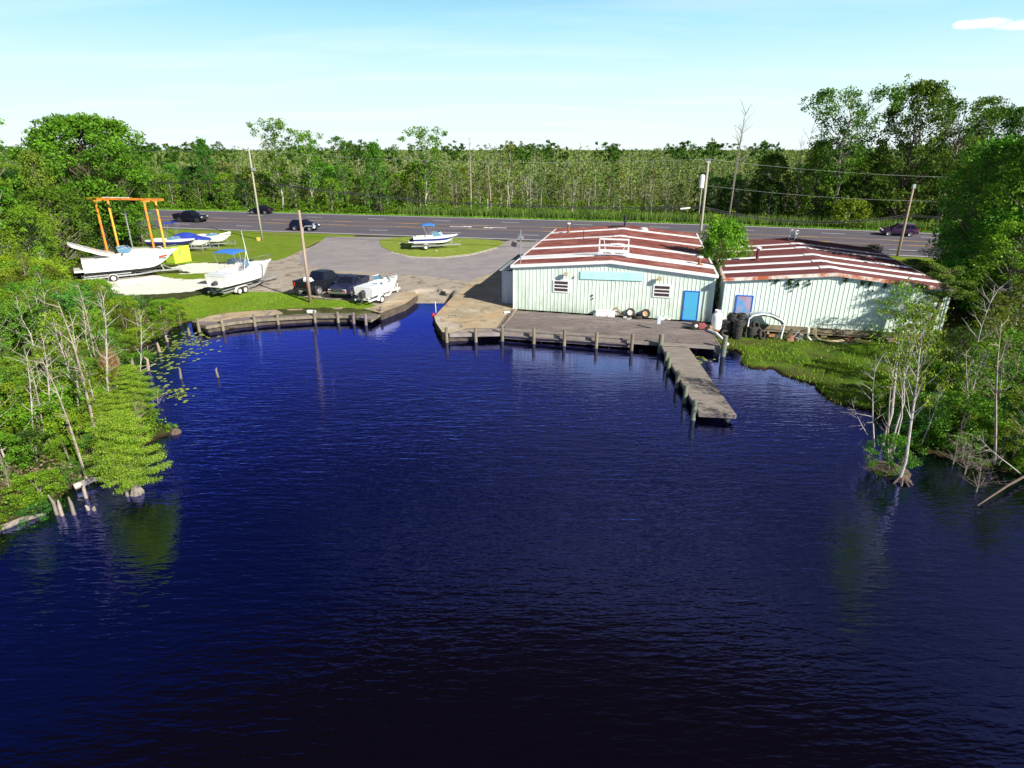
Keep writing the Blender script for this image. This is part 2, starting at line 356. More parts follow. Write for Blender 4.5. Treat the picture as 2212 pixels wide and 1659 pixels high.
def water():
    m = bpy.data.materials.new('dark_water'); m.use_nodes = True; n, l = m.node_tree.nodes, m.node_tree.links; b = n['Principled BSDF']
    t = n.new('ShaderNodeTexCoord')
    def wave(rot, sc, st, det, dist):
        mp = n.new('ShaderNodeMapping'); mp.inputs['Rotation'].default_value = (0, 0, R(rot)); mp.inputs['Scale'].default_value = (st, 1, 1)
        l.new(t.outputs['Object'], mp.inputs[0]); z = n.new('ShaderNodeTexNoise'); z.inputs['Scale'].default_value = sc; z.inputs['Detail'].default_value = det; z.inputs['Distortion'].default_value = dist
        l.new(mp.outputs[0], z.inputs['Vector']); return z.outputs[0]
    def ma(op, a, c):
        q = n.new('ShaderNodeMath'); q.operation = op
        for i, v in enumerate((a, c)):
            if isinstance(v, (int, float)): q.inputs[i].default_value = v
            else: l.new(v, q.inputs[i])
        return q.outputs[0]
    w1 = wave(-16, 4.6, .24, 2, .35); w2 = wave(2, 1.7, .3, 2, .2); w3 = wave(-28, 10, .35, 1, .1); gust = wave(20, .09, 1, 3, 0)
    h = ma('ADD', ma('ADD', ma('MULTIPLY', w1, 1.0), ma('MULTIPLY', w2, .7)), ma('MULTIPLY', w3, .3))
    amp = n.new('ShaderNodeMapRange'); l.new(gust, amp.inputs[0]); amp.inputs[1].default_value = .35; amp.inputs[2].default_value = .65; amp.inputs[3].default_value = .55; amp.inputs[4].default_value = 1.1
    # the slip and the inlets lie sheltered: ripples grow with open distance from the land
    g = n.new('ShaderNodeNewGeometry'); sp = n.new('ShaderNodeSeparateXYZ'); l.new(g.outputs['Position'], sp.inputs[0])
    sh = n.new('ShaderNodeMapRange'); l.new(sp.outputs[1], sh.inputs[0]); sh.inputs[1].default_value = 26; sh.inputs[2].default_value = 46; sh.inputs[3].default_value = 1; sh.inputs[4].default_value = .14
    h = ma('MULTIPLY', ma('MULTIPLY', h, amp.outputs[0]), sh.outputs[0])
    bp = n.new('ShaderNodeBump'); bp.inputs['Strength'].default_value = .32; bp.inputs['Distance'].default_value = .09
    l.new(h, bp.inputs['Height'])
    # tannin-dark body under a blue-tinted mirror weighted by Fresnel
    gl = n.new('ShaderNodeBsdfGlossy'); gl.inputs['Color'].default_value = (.165, .185, .45, 1); gl.inputs['Roughness'].default_value = .06; l.new(bp.outputs[0], gl.inputs['Normal'])
    df = n.new('ShaderNodeBsdfDiffuse'); df.inputs['Color'].default_value = (.0030, .0022, .0055, 1); fr = n.new('ShaderNodeFresnel'); fr.inputs['IOR'].default_value = 1.33; l.new(bp.outputs[0], fr.inputs['Normal'])
    ms = n.new('ShaderNodeMixShader'); l.new(fr.outputs[0], ms.inputs[0]); l.new(df.outputs[0], ms.inputs[1]); l.new(gl.outputs[0], ms.inputs[2]); l.new(ms.outputs[0], n['Material Output'].inputs['Surface']); n.remove(b)
    o = MB().add([(-200, -300, WL), (200, -300, WL), (200, 60, WL), (-200, 60, WL)], [(0, 1, 2, 3)]).build('water', m); o['kind'] = 'structure'
water()

def sheet(name, poly, m, dz, zf=None, step=1.5, skirt=.15):
    bm = bmesh.new(); vs = [bm.verts.new((x, y, 0)) for x, y in poly]; bm.faces.new(vs)
    xs = [p[0] for p in poly]; ys = [p[1] for p in poly]
    for a0, a1, no, k in ((min(xs), max(xs), (1, 0, 0), 0), (min(ys), max(ys), (0, 1, 0), 1)):
        q = a0 + step
        while q < a1:
            co = (q, 0, 0) if k == 0 else (0, q, 0)
            bmesh.ops.bisect_plane(bm, geom=bm.verts[:] + bm.edges[:] + bm.faces[:], plane_co=co, plane_no=no); q += step
    bmesh.ops.triangulate(bm, faces=bm.faces[:])
    for v in bm.verts: v.co.z = (zf(v.co.x, v.co.y) if zf else tz(v.co.x, v.co.y)) + dz
    ex = bmesh.ops.extrude_face_region(bm, geom=bm.faces[:])
    low = [g for g in ex['geom'] if isinstance(g, bmesh.types.BMVert)]
    for v in low: v.co.z -= skirt
    bmesh.ops.recalc_face_normals(bm, faces=bm.faces[:])
    me = bpy.data.meshes.new(name); bm.to_mesh(me); bm.free(); me.materials.append(m)
    if skirt > 1:
        me.materials.append(mat('wet_bulkhead', (.11, .085, .06), .8, col2=(.05, .04, .03), scale=2))
        for f in me.polygons:
            if abs(f.normal.z) < .5: f.material_index = 1
    o = bpy.data.objects.new(name, me); COL.objects.link(o); o['kind'] = 'structure'; return o
def wobble(poly, amp, seg=1.2, seed=1):
    r = random.Random(seed); out = []
    for (x0, y0), (x1, y1) in zip(poly, poly[1:] + poly[:1]):
        L = math.hypot(x1 - x0, y1 - y0); k = max(1, int(L / seg))
        for i in range(k):
            t = i / k; out.append((x0 + (x1 - x0) * t + (r.uniform(-amp, amp) if i else 0), y0 + (y1 - y0) * t + (r.uniform(-amp, amp) if i else 0)))
    return out
m_road = mat('highway_asphalt', (.088, .080, .108), .85, col2=(.115, .106, .138), scale=.6, bump=.3, bscale=30, stretch=(.25, 1, 1))
m_lot = mat('worn_asphalt', (.235, .215, .235), .9, col2=(.31, .29, .305), scale=.5, bump=.4, bscale=30)
def weather(m, cols):
    n, l = m.node_tree.nodes, m.node_tree.links; b = n['Principled BSDF']; src = b.inputs['Base Color'].links[0].from_socket
    t = n.new('ShaderNodeTexCoord')
    for sc, lo, hi, col, amt, st, dist in cols:
        mp = n.new('ShaderNodeMapping'); mp.inputs['Scale'].default_value = st; l.new(t.outputs['Object'], mp.inputs[0])
        z = n.new('ShaderNodeTexNoise'); z.inputs['Scale'].default_value = sc; z.inputs['Detail'].default_value = 7; z.inputs['Roughness'].default_value = .68; z.inputs['Distortion'].default_value = dist; l.new(mp.outputs[0], z.inputs['Vector'])
        r = n.new('ShaderNodeMapRange'); l.new(z.outputs[0], r.inputs[0]); r.inputs[1].default_value = lo; r.inputs[2].default_value = hi; r.inputs[4].default_value = amt
        x = n.new('ShaderNodeMix'); x.data_type = 'RGBA'; l.new(r.outputs[0], x.inputs[0]); l.new(src, x.inputs[6]); x.inputs[7].default_value = (*col, 1); src = x.outputs[2]
    l.new(src, b.inputs['Base Color'])
weather(m_lot, [(.12, .5, .62, (.30, .27, .26), .6, (1, 1, 1), .5), (.5, .58, .70, (.15, .135, .145), .5, (.4, 1.6, 1), 1.5), (2.5, .66, .72, (.05, .045, .045), .6, (1, 1, 1), 0)])
weather(m_road, [(.10, .52, .6, (.12, .112, .13), .5, (.1, 1.2, 1), 0), (1.2, .60, .7, (.045, .042, .055), .5, (.03, 1.4, 1), 0)])
m_conc = mat('stained_concrete', (.40, .36, .30), .9, col2=(.24, .205, .16), scale=.7, bump=.4, bscale=14)
m_concb = mat('brown_concrete', (.30, .245, .165), .9, col2=(.46, .38, .27), scale=.55, bump=.4, bscale=14)
m_white = mat('white_road_paint', (.72, .72, .74), .8); m_yel = mat('yellow_road_paint', (.62, .40, .12), .8, col2=(.70, .36, .04), scale=.08)
weather(m_conc, [(.4, .52, .6, (.33, .25, .15), .7, (1, 1, 1), 1), (2.0, .6, .66, (.10, .08, .06), .7, (1, 1, 1), 0)])
weather(m_concb, [(.35, .52, .58, (.50, .33, .17), .65, (1, 1.4, 1), 1.5), (.55, .56, .62, (.15, .12, .09), .7, (1, 1, 1), 1), (.22, .56, .6, (.52, .48, .42), .6, (1, 1, 1), .5)])
# highway
def road():
    mb = MB(); xs = list(range(-240, 241, 4))
    for i, t in enumerate((-.55, RW + .55)): pass
    secs = [[(x, float(ry0(x)) - .55, roadz(x, float(ry0(x)) - .55)), (x, float(ry0(x)) + RW + .55, roadz(x, float(ry0(x)) + RW + .55))] for x in xs]
    mb.loft(secs, caps=False); low = [[(a[0], a[1], a[2] - .25) for a in s] for s in secs]; mb.loft(low, caps=False)
    mb.loft([[s[0], q[0]] for s, q in zip(secs, low)], caps=False); mb.loft([[s[1], q[1]] for s, q in zip(secs, low)], caps=False)
    o = mb.build('highway', m_road); o['kind'] = 'structure'
    def strip(mb, x0, x1, t, w, m=0, dz=.006):
        n_ = max(1, int(abs(x1 - x0) / 4)); ps = [x0 + (x1 - x0) * i / n_ for i in range(n_ + 1)]
        mb.loft([[(x, float(ry0(x)) + t - w / 2, roadz(x, float(ry0(x)) + t - w / 2) + dz), (x, float(ry0(x)) + t + w / 2, roadz(x, float(ry0(x)) + t + w / 2) + dz)] for x in ps], m=m, caps=False)
    k = RW / 18.9; L = [0, 3.45 * k, 7.1 * k, 10.85 * k, 14.9 * k, 18.9 * k]
    L = [0, RW * .205, RW * .40, RW * .60, RW * .80, RW]
    mb = MB(); strip(mb, -240, 240, L[0] + .05, .22); strip(mb, -240, 240, L[5] - .05, .24)
    ph = {1: at(1120, 506.5, 1.3)[0], 4: at(932, 479, 1.8)[0]}
    for li in (1, 4):
        x = ph[li] - 12.0 * 16
        while x < 230: strip(mb, x, x + 3.05, L[li], .17); x += 12.0
    mb.build('edge_line', m_white).name = 'lane_marking'
    bpy.data.objects['lane_marking']['kind'] = 'structure'
    mb = MB(); strip(mb, -240, 240, L[2], .14); strip(mb, -240, 240, L[3], .14)
    for li, inn in ((2, 1), (3, -1)):
        x = ph[1] - 12.0 * 16 + 3.8
        while x < 230: strip(mb, x, x + 3.3, L[li] + inn * .27, .14); x += 12.0
    mb.build('centre_line', m_yel)['kind'] = 'structure'
    # two left turn arrows in the centre lane
    for nm, (px, py), s in (('a', (995, 491), 1), ('b', (1068, 494), -1)):
        x, y = at(px, py, 1.55); y = float(ry0(x)) + L[2] * .5 + L[3] * .5
        sh = [(-1.9, -.12), (.2, -.12), (.9, -.05), (1.1, .15), (.75, .25), (1.5, .95), (2.0, .1), (1.65, .12), (1.4, -.35), (.8, -.5), (-1.9, -.5)]
        sh = [(-1.95, .1), (-.2, .1), (.5, .35), (.3, .75), (1.9, .45), (1.55, -.35), (1.0, .0), (.2, -.3), (-1.95, -.3)]
        mb = MB(); vs = [(x + s * a, y + s * b - s * a * .238, 0) for a, b in sh]; vs = [(a, b, roadz(a, b) + .008) for a, b, c in vs]
        mb.add(vs, [tuple(range(len(vs)))]); mb.build('turn_arrow', m_white)['kind'] = 'structure'
road()
lot = P2([(706, 513), (672, 535), (648, 553), (651, 568), (690, 579), (733, 584), (811, 588), (859, 590), (927, 596), (985, 604), (1019, 609), (1031, 600), (1081, 586), (1105, 600), (1120, 600)], .93)
lot = lot + [(3.0, 60.0), (6.0, 74.2), (21, 70), (21.3, 72.2)] + [(26, float(ry0(26)) - .5)] + [(x, float(ry0(x)) - .5) for x in (20, 12, 6, 0)] + [at(1081, 524, 1.05)]
isl = P2([(821, 518), (823, 532), (851, 544), (887, 552), (951, 554), (1011, 548), (1071, 534), (1089, 528), (1081, 521), (991, 515), (879, 513)], 1.0)
lot = [p for p in lot] + [at(1090, 521, 1.05), at(1010, 518.5, 1.05)] + [at(870, 513.5, 1.05)]
lot = lot[:-1] + [at(860, 513, 1.05), at(780, 511.5, 1.05)]
sheet('parking_lot', wobble(lot, .16, 1.2), m_lot, .012, skirt=.05)
m_isl = mat('island_grass', (.15, .225, .012), .95, col2=(.235, .30, .03), scale=1.6, bump=1, bscale=18)
m_isg = mat('pale_gravel', (.60, .56, .52), .95, col2=(.30, .27, .2), scale=3, bump=.6)
sheet('gravel_edge', wobble(P2([(826, 530), (851, 546), (887, 555), (951, 557.5), (1013, 551), (1075, 536), (1071, 530), (1010, 542), (950, 547), (880, 544), (840, 532)], 1.0), .10, .8, 4), m_isg, .022, skirt=.06)
sheet('grass_island', wobble(isl, .14, .7, 3), m_isl, .05, skirt=.08)
# boat ramp, concrete aprons
rp = [at(903, 640, .25), at(979, 642, .25), at(1013, 611.7, .92), at(938, 608.5, .92)]
def rampz(x, y): return float(np.interp(y, [50.5, 53.3, 59.3], [-.45, .3, .9]))
rp = [(rp[0][0] + .35, 50.6), (rp[1][0] - .2, 50.6), rp[1], rp[2], rp[3], rp[0]]
sheet('boat_ramp', rp, m_conc, .02, zf=rampz)
apr = P2([(979, 640), (1013, 612), (1031, 600.5), (1081, 587), (1120, 590), (1122, 662), (1100, 692), (1085, 706)], .92) + [(-3.4, 41.95), (-4.6, 41.75)] + P2([(955, 717), (942, 697), (938, 684), (963, 657)], .92)
sheet('concrete_apron', apr, m_concb, .03, zf=lambda x, y: .9, skirt=1.5)
edge = [(-10.75, 47.6), (-9.25, 50.8), at(903, 637, .9), at(894, 630, .9), at(870, 634, .9), (-11.6, 49.9), (-12.5, 49.0)]
sheet('concrete_kerb', edge, m_concb, .02, zf=lambda x, y: .9, skirt=1.5)
wb = [(-24.8, 45.2), (-24.4, 46.7), (-23.4, 47.7), (-21.2, 48.5), (-18.5, 49.0), (-16.2, 49.3), (-13.1, 49.8), (-12.2, 49.9), (-12.6, 47.9), (-16.5, 47.9), (-20.2, 46.9), (-22.2, 46.1), (-23.3, 45.2)]
sheet('concrete_path', wb, m_concb, .015, zf=lambda x, y: .88, skirt=.4)
# ---------------------------------------------------------------- buildings
m_mint = mat('mint_siding', (.70, .81, .74), .5, col2=(.50, .66, .56), scale=.9, lo=.45, hi=.8, stretch=(1, 1, .25))
def add_stain(m, z0, z1, col, amt):
    n, l = m.node_tree.nodes, m.node_tree.links; b = n['Principled BSDF']; src = b.inputs['Base Color'].links[0].from_socket
    t = n.new('ShaderNodeTexCoord'); mp = n.new('ShaderNodeMapping'); mp.inputs['Scale'].default_value = (1.3, 1.3, .45); l.new(t.outputs['Object'], mp.inputs[0])
    z = n.new('ShaderNodeTexNoise'); z.inputs['Scale'].default_value = 1.6; z.inputs['Detail'].default_value = 7; z.inputs['Roughness'].default_value = .68; l.new(mp.outputs[0], z.inputs['Vector'])
    s = n.new('ShaderNodeSeparateXYZ'); l.new(t.outputs['Object'], s.inputs[0])
    h = n.new('ShaderNodeMapRange'); l.new(s.outputs[2], h.inputs[0]); h.inputs[1].default_value = z0; h.inputs[2].default_value = z1; h.inputs[3].default_value = .14; h.inputs[4].default_value = -.12
    a = n.new('ShaderNodeMath'); a.operation = 'ADD'; l.new(z.outputs[0], a.inputs[0]); l.new(h.outputs[0], a.inputs[1])
    r = n.new('ShaderNodeMapRange'); l.new(a.outputs[0], r.inputs[0]); r.inputs[1].default_value = .5; r.inputs[2].default_value = .8; r.inputs[4].default_value = amt
    x = n.new('ShaderNodeMix'); x.data_type = 'RGBA'; l.new(r.outputs[0], x.inputs[0]); l.new(src, x.inputs[6]); x.inputs[7].default_value = (*col, 1); l.new(x.outputs[2], b.inputs['Base Color'])
add_stain(m_mint, 1.0, 3.6, (.26, .33, .24), .6)
m_mint2 = mat('clean_mint_siding', (.74, .86, .81), .45, col2=(.64, .78, .72), scale=.6, lo=.45, hi=.8, stretch=(1, 1, .25))
m_roof = mat('rusty_roof', (.19, .036, .027), .75, col2=(.32, .17, .15), scale=1.0, det=8, lo=.42, hi=.74, stretch=(.28, 3.2, 1))
m_roof2 = mat('oxide_red_roof', (.115, .022, .026), .7, col2=(.15, .045, .045), scale=.7, det=7, stretch=(.3, 2, 1))
m_patch = mat('white_membrane', (.84, .84, .88), .55, col2=(.66, .67, .72), scale=.8, det=6, lo=.5, hi=.8, stretch=(.4, 1, 1))
weather(m_roof, [(.5, .56, .68, (.33, .19, .17), .55, (.35, 2.5, 1), 1), (.8, .62, .72, (.55, .46, .46), .4, (.3, 4, 1), 1), (.3, .5, .62, (.11, .022, .022), .6, (1, 1, 1), 0)])
weather(m_roof2, [(.4, .56, .66, (.22, .10, .09), .5, (.35, 2.5, 1), 1)])
weather(m_patch, [(.6, .58, .68, (.52, .46, .46), .6, (.5, 2, 1), 1), (1.6, .66, .72, (.36, .14, .10), .6, (.4, 2, 1), 1)])
m_trim = mat('white_trim', (.84, .84, .84), .5, col2=(.60, .30, .22), scale=1.4, det=8, lo=.60, hi=.74)
m_trimr = mat('rust_streaked_trim', (.80, .76, .72), .5, col2=(.50, .13, .05), scale=1.1, det=8, lo=.44, hi=.58)
m_wht = mat('white_paint', (.82, .83, .84), .45); m_blk = mat('black_rubber', (.018, .018, .02), .8, col2=(.04, .038, .038), scale=9); m_dark = mat('dark_metal', (.03, .03, .035), .5)
m_galv = mat('galvanised_steel', (.52, .55, .58), .4, .6, col2=(.36, .38, .40), scale=5); m_rust = mat('rusty_iron', (.17, .07, .035), .9, col2=(.30, .13, .06), scale=8)
m_door = mat('bright_blue_door', (.07, .44, .74), .5, col2=(.09, .38, .66), scale=1.5, lo=.4, hi=.9); m_dframe = mat('deep_blue_frame', (.02, .13, .62), .5)
m_pane = mat('louvre_pane', (.040, .026, .045), .35, col2=(.07, .045, .05), scale=3); m_turq = mat('turquoise_board', (.42, .80, .78), .6, col2=(.55, .84, .82), scale=1.3)
m_ghost = mat('faded_lettering', (.50, .86, .85), .6); m_beige = mat('beige_housing', (.46, .41, .33), .6); m_amber = mat('amber_lens', (.62, .40, .10), .4)
m_wood = mat('weathered_wood', (.215, .18, .18), .9, col2=(.125, .10, .10), scale=2.2, det=7, stretch=(.5, 3, 1), bump=.3, bscale=20)
m_woodl = mat('grey_pier_wood', (.30, .27, .25), .9, col2=(.18, .16, .145), scale=2.2, det=7, stretch=(.6, 3, 1), bump=.3)
m_pile = mat('piling_wood', (.26, .22, .15), .9, col2=(.12, .115, .08), scale=3.5, det=6, stretch=(1, 1, .3), bump=.4)
m_pileg = mat('green_treated_piling', (.13, .18, .125), .9, col2=(.19, .19, .14), scale=3.5, det=6, stretch=(1, 1, .3), bump=.4)
m_pole = mat('pole_wood', (.40, .31, .24), .9, col2=(.26, .20, .15), scale=3, stretch=(1, 1, .12), bump=.3)
m_poleg = mat('grey_pole_wood', (.42, .42, .34), .9, col2=(.30, .29, .24), scale=3, stretch=(1, 1, .12), bump=.3)

weather(m_wood, [(.5, .5, .62, (.30, .26, .25), .6, (.4, 1.5, 1), 0), (1.1, .58, .66, (.07, .055, .05), .6, (.6, 1.5, 1), .5)])
weather(m_mint, [(.5, .58, .68, (.46, .54, .46), .5, (2.2, 2.2, .25), 0), (3.0, .70, .76, (.36, .20, .10), .5, (1, 1, .3), 0)])
weather(m_door, [(1.5, .66, .72, (.22, .30, .36), .7, (1, 1, 1), .5)])
class Bld:
    def __init__(s, A, ua, Lu, wa, Lw, z0, ez, rz):
        s.A = Vector((*A, 0)); s.u = Vector((math.cos(R(ua)), math.sin(R(ua)), 0)); s.w = Vector((math.cos(R(wa)), math.sin(R(wa)), 0)); s.Lu, s.Lw, s.z0, s.ez, s.rz = Lu, Lw, z0, ez, rz
        s.n = Vector((s.u.y, -s.u.x, 0))
    def F(s, a, t, z, off=0): p = s.A + s.u * a + s.w * t + s.n * off; return (p.x, p.y, z)
    def zr(s, a): return s.ez + (s.rz - s.ez) * (1 - abs(2 * a / s.Lu - 1))
    def wall(s, px, py):
        """survey point on the front wall -> (s, z)"""
        d = Vector(((px - 1106) / 1289, 0, 0)); v = (py - 829.5) / 1289
        d.y = math.cos(PITCH) - v * math.sin(PITCH); d.z = -math.sin(PITCH) - v * math.cos(PITCH)
        k = s.n.dot(s.A) / s.n.dot(Vector((d.x, d.y, 0))); p = d * k; return ((Vector((p.x, p.y, 0)) - s.A).dot(s.u), CAM_H + p.z)
    def roofat(s, px, py):
        h = s.rz
        for _ in range(30):
            x, y = at(px, py, h); q = Vector((x, y, 0)) - s.A
            det = s.u.x * s.w.y - s.u.y * s.w.x; a = (q.x * s.w.y - q.y * s.w.x) / det; t = (s.u.x * q.y - s.u.y * q.x) / det
            h = s.zr(min(max(a, 0), s.Lu)) + .03
        return a, t, (x, y, h)
    def ribs(s, mb, side, z0f, ztf, L, P, nrm, pitch=.305, amp=.026):
        prof = []; q = pitch / 2
        while q < L - .05: prof += [(q - .026, 0), (q - .020, amp), (q + .010, amp), (q + .024, 0)]; q += pitch
        prof = [(0, 0)] + prof + [(L, 0)]
        ext = sorted(set([a for a, b in prof] + ([s.Lu / 2] if side == 'f' else [])))
        pts = [(a, float(np.interp(a, [p[0] for p in prof], [p[1] for p in prof]))) for a in ext]
        secs = []
        for a, o in pts:
            b = P(a); secs.append([(b[0] + nrm.x * o, b[1] + nrm.y * o, z0f), (b[0] + nrm.x * o, b[1] + nrm.y * o, ztf(a))])
        mb.loft(secs, caps=False)
def building(B, name, label, msid, mroof, stripes, mtrim, cut=None):
    T = thing(name, label, 'building', (0, 0, 0))
    mb = MB(); up = .02
    B.ribs(mb, 'f', B.z0, lambda a: B.zr(a) - up, B.Lu, lambda a: B.F(a, 0, 0), B.n)
    mb.build('front_wall', msid, T)
    for nm, a0, sg in (('side_wall', 0, -1), ('side_wall', B.Lu, 1)):
        mb = MB(); nr = Vector((-B.w.y, B.w.x, 0)) * (-sg)
        B.ribs(mb, 's', B.z0, lambda a: B.ez - up, B.Lw, lambda a: B.F(a0, a, 0), nr); mb.build(nm, msid, T)
    mb = MB(); B.ribs(mb, 'f', B.z0, lambda a: B.zr(a) - up, B.Lu, lambda a: B.F(a, B.Lw, 0), -B.n); mb.build('rear_wall', msid, T)
    # roof with rolled standing seams running from ridge to eave
    o = .18; mb = MB(); n = int(B.Lw / .61); sl = (B.rz - B.ez) / (B.Lu / 2)
    for sgn in (0, 1):
        secs = []; t = -o
        ks = []
        for k in range(n + 1):
            tt = -o + (B.Lw + 2 * o) * k / n; ks += [(tt - .05, 0), (tt - .02, .04), (tt + .02, .04), (tt + .05, 0)]
        ks = [(min(max(a, -o), B.Lw + o), h) for a, h in ks]
        for a, h in ks:
            e = -o if sgn == 0 else B.Lu + o; ze = B.ez - sl * o
            secs.append([B.F(e, a, ze + h), B.F(B.Lu / 2, a, B.rz + h)])
        mb.loft(secs, caps=False)
        c = [B.F(e, -o, ze - .12), B.F(B.Lu / 2, -o, B.rz - .12), B.F(B.Lu / 2, B.Lw + o, B.rz - .12), B.F(e, B.Lw + o, ze - .12)]
        mb.add(c, [(0, 1, 2, 3)])
        mb.add([c[0], c[3], B.F(e, B.Lw + o, ze), B.F(e, -o, ze)], [(0, 1, 2, 3)])
        mb.add([c[3], c[2], B.F(B.Lu / 2, B.Lw + o, B.rz), B.F(e, B.Lw + o, ze)], [(0, 1, 2, 3)])
    rf = mb.build('roof', mroof, T)
    rr = random.Random(3)
    for t0, t1 in stripes:
        mb = MB()
        for sgn in (0, 1):
            secs = []
            for i in range(9):
                a = (-o if sgn == 0 else B.Lu + o) + ((B.Lu / 2) - (-o if sgn == 0 else B.Lu + o)) * i / 8
                z = B.rz - sl * abs(a - B.Lu / 2); j = rr.uniform(-.03, .03); j2 = rr.uniform(-.03, .03)
                secs.append([B.F(a, t0 + j, z + .012), B.F(a, t0 + .03 + j, z + .065), B.F(a, t1 - .03 + j2, z + .065), B.F(a, t1 + j2, z + .012)])
            mb.loft(secs, caps=False)
        # lap over the ridge
        mb.loft([[B.F(B.Lu / 2 + d, t0 - .06, B.rz - sl * abs(d) + .05), B.F(B.Lu / 2 + d, t0 - .03, B.rz - sl * abs(d) + .095), B.F(B.Lu / 2 + d, t1 + .03, B.rz - sl * abs(d) + .095), B.F(B.Lu / 2 + d, t1 + .06, B.rz - sl * abs(d) + .05)] for d in (-.65, 0, .65)], caps=False)
        mb.build('roof_patch', m_patch, rf)
    mb = MB()
    for a0, a1 in ((-o - .05, B.Lu / 2), (B.Lu / 2, B.Lu + o + .05)):
        z_ = lambda a: B.rz - sl * abs(a - B.Lu / 2)
        secs = [[B.F(a, -o - .02, z_(a) - .16), B.F(a, -o - .08, z_(a) - .16), B.F(a, -o - .08, z_(a) + .05), B.F(a, -o + .10, z_(a) + .065), B.F(a, -o + .10, z_(a) + .05)] for a in (a0, a1)]
        mb.loft(secs, close=True)
    mb.build('gable_trim', mtrim, T)
    mb = MB(); 
    for e, sg in ((-o, -1), (B.Lu + o, 1)):
        ze = B.ez - sl * o
        for k in range(14):
            t0, t1 = -o + (B.Lw + 2 * o) * k / 14, -o + (B.Lw + 2 * o) * (k + 1) / 14 - .05
            mb.loft([[B.F(e - sg * .12, t, ze + .055), B.F(e + sg * .05, t, ze + .05), B.F(e + sg * .05, t, ze - .13)] for t in (t0, t1)], caps=False)
        mb.build('eave_trim', mtrim, T); mb = MB()
    return T, rf
B1 = Bld((0.15, 49.05), -15.2, 15.75, 77.5, 24.0, .90, 4.55, 5.25)
k1 = 24.0 / 22.6
T1, RF1 = building(B1, 'metal_building', 'pale mint metal shed with rusty red roof and turquoise board behind the wharf', m_mint, m_roof,
    [(2.5 * k1, 4.2 * k1), (7.85 * k1, 8.65 * k1), (13.35 * k1, 14.1 * k1), (19.0 * k1, 19.8 * k1)], m_trim)
B2 = Bld((15.95, 44.15), -14.4, 14.65, 75.8, 18.6, 1.15, 4.45, 5.18)
T2, RF2 = building(B2, 'metal_building', 'cleaner mint metal building on low piers with dark red white-striped roof at right', m_mint2, m_roof2,
    [(2.0, 2.7), (4.8, 5.35), (7.95, 8.5), (11.9, 12.45), (14.4, 14.95)], m_trimr)
def m4(X, Y): return ((1400 + X / 2.949) / 1.3562, (620 + Y / 2.949) / 1.3562)
def q5(X, Y): return ((1900 + X / 2.458) / 1.3562, (640 + Y / 2.458) / 1.3562)
def r1(X, Y): return (X / 3.687 / 1.3562, (550 + Y / 3.687) / 1.3562)
def r2(X, Y): return ((500 + X / 3.16) / 1.3562, (580 + Y / 3.16) / 1.3562)
def r3(X, Y): return ((1100 + X / 3.687) / 1.3562, (580 + Y / 3.687) / 1.3562)
def r4(X, Y): return ((200 + X / 4.424) / 1.3562, (640 + Y / 4.424) / 1.3562)
def r5(X, Y): return ((840 + X / 6.144) / 1.3562, (760 + Y / 6.144) / 1.3562)
def w1(X, Y): return ((1950 + X / 5.53) / 1.3562, (880 + Y / 5.53) / 1.3562)
def pr(X, Y): return ((1800 + X / 3.16) / 1.3562, (880 + Y / 3.16) / 1.3562)
def fbox(B, mb, a0, a1, z0, z1, o0, o1, m=0):
    c = [B.F(a, 0, z, o) for a in (a0, a1) for o in (o0, o1) for z in (z0, z1)]
    mb.add(c, [(0, 1, 3, 2), (4, 6, 7, 5), (0, 4, 5, 1), (2, 3, 7, 6), (0, 2, 6, 4), (1, 5, 7, 3)], m)
def window(B, T, c0, c1):
    a0, z1 = B.wall(*c0); a1, z0 = B.wall(*c1)
    mb = MB(); fw = .09
    fbox(B, mb, a0 - fw, a0, z0 - fw, z1 + fw, 0, .075); fbox(B, mb, a1, a1 + fw, z0 - fw, z1 + fw, 0, .075)
    fbox(B, mb, a0, a1, z0 - fw, z0, 0, .072); fbox(B, mb, a0, a1, z1, z1 + fw, 0, .072)
    h = (z1 - z0) / 3
    for k in (1, 2): fbox(B, mb, a0, a1, z0 + h * k - .035, z0 + h * k + .035, .03, .085)
    w = mb.build('window', m_wht, T); mb = MB(); fbox(B, mb, a0 + .002, a1 - .002, z0 + .002, z1 - .002, .02, .05); mb.build('pane', m_pane, w)
window(B1, T1, m4(662, 598), m4(776, 690)); window(B1, T1, m4(1528, 638), m4(1650, 734))
def door(B, T, c0, c1, m, label=None, zb=None):
    a0, z1 = B.wall(*c0); a1, z0 = B.wall(*c1)
    if zb is not None: z0 = zb
    mb = MB(); fbox(B, mb, a0, a1, z0, z1, 0, .06); d = mb.build('door', m, T)
    mb = MB(); fbox(B, mb, a0 - .07, a0, z0, z1 + .07, 0, .085); fbox(B, mb, a1, a1 + .07, z0, z1 + .07, 0, .085); fbox(B, mb, a0, a1, z1, z1 + .07, 0, .08); fbox(B, mb, a0, a1, z0, z0 + .06, .0, .09)
    mb.build('door_frame', m_dframe, d); mb = MB(); p = Vector(B.F(a0 + .09, 0, z0 + 1.0, .09)); mb.lathe([(0, 0), (.045, .01), (.045, .05), (0, .07)], tuple(p), 8, axis='Y'); mb.build('handle', m_galv, d)
    if label: d['label'] = label
    return d
door(B1, T1, m4(1793, 688), m4(1888, 912), m_door, zb=.93)
m_pdoor = mat('peeling_blue_door', (.10, .36, .70), .6, col2=(.42, .33, .50), scale=1.1, det=7, lo=.45, hi=.6); add_stain(m_pdoor, 3.6, 1.8, (.60, .17, .05), 1)
door(B2, T2, q5(641, 556), q5(728, 705), m_pdoor, 'blue door with orange rust where the paint has peeled', zb=1.17)
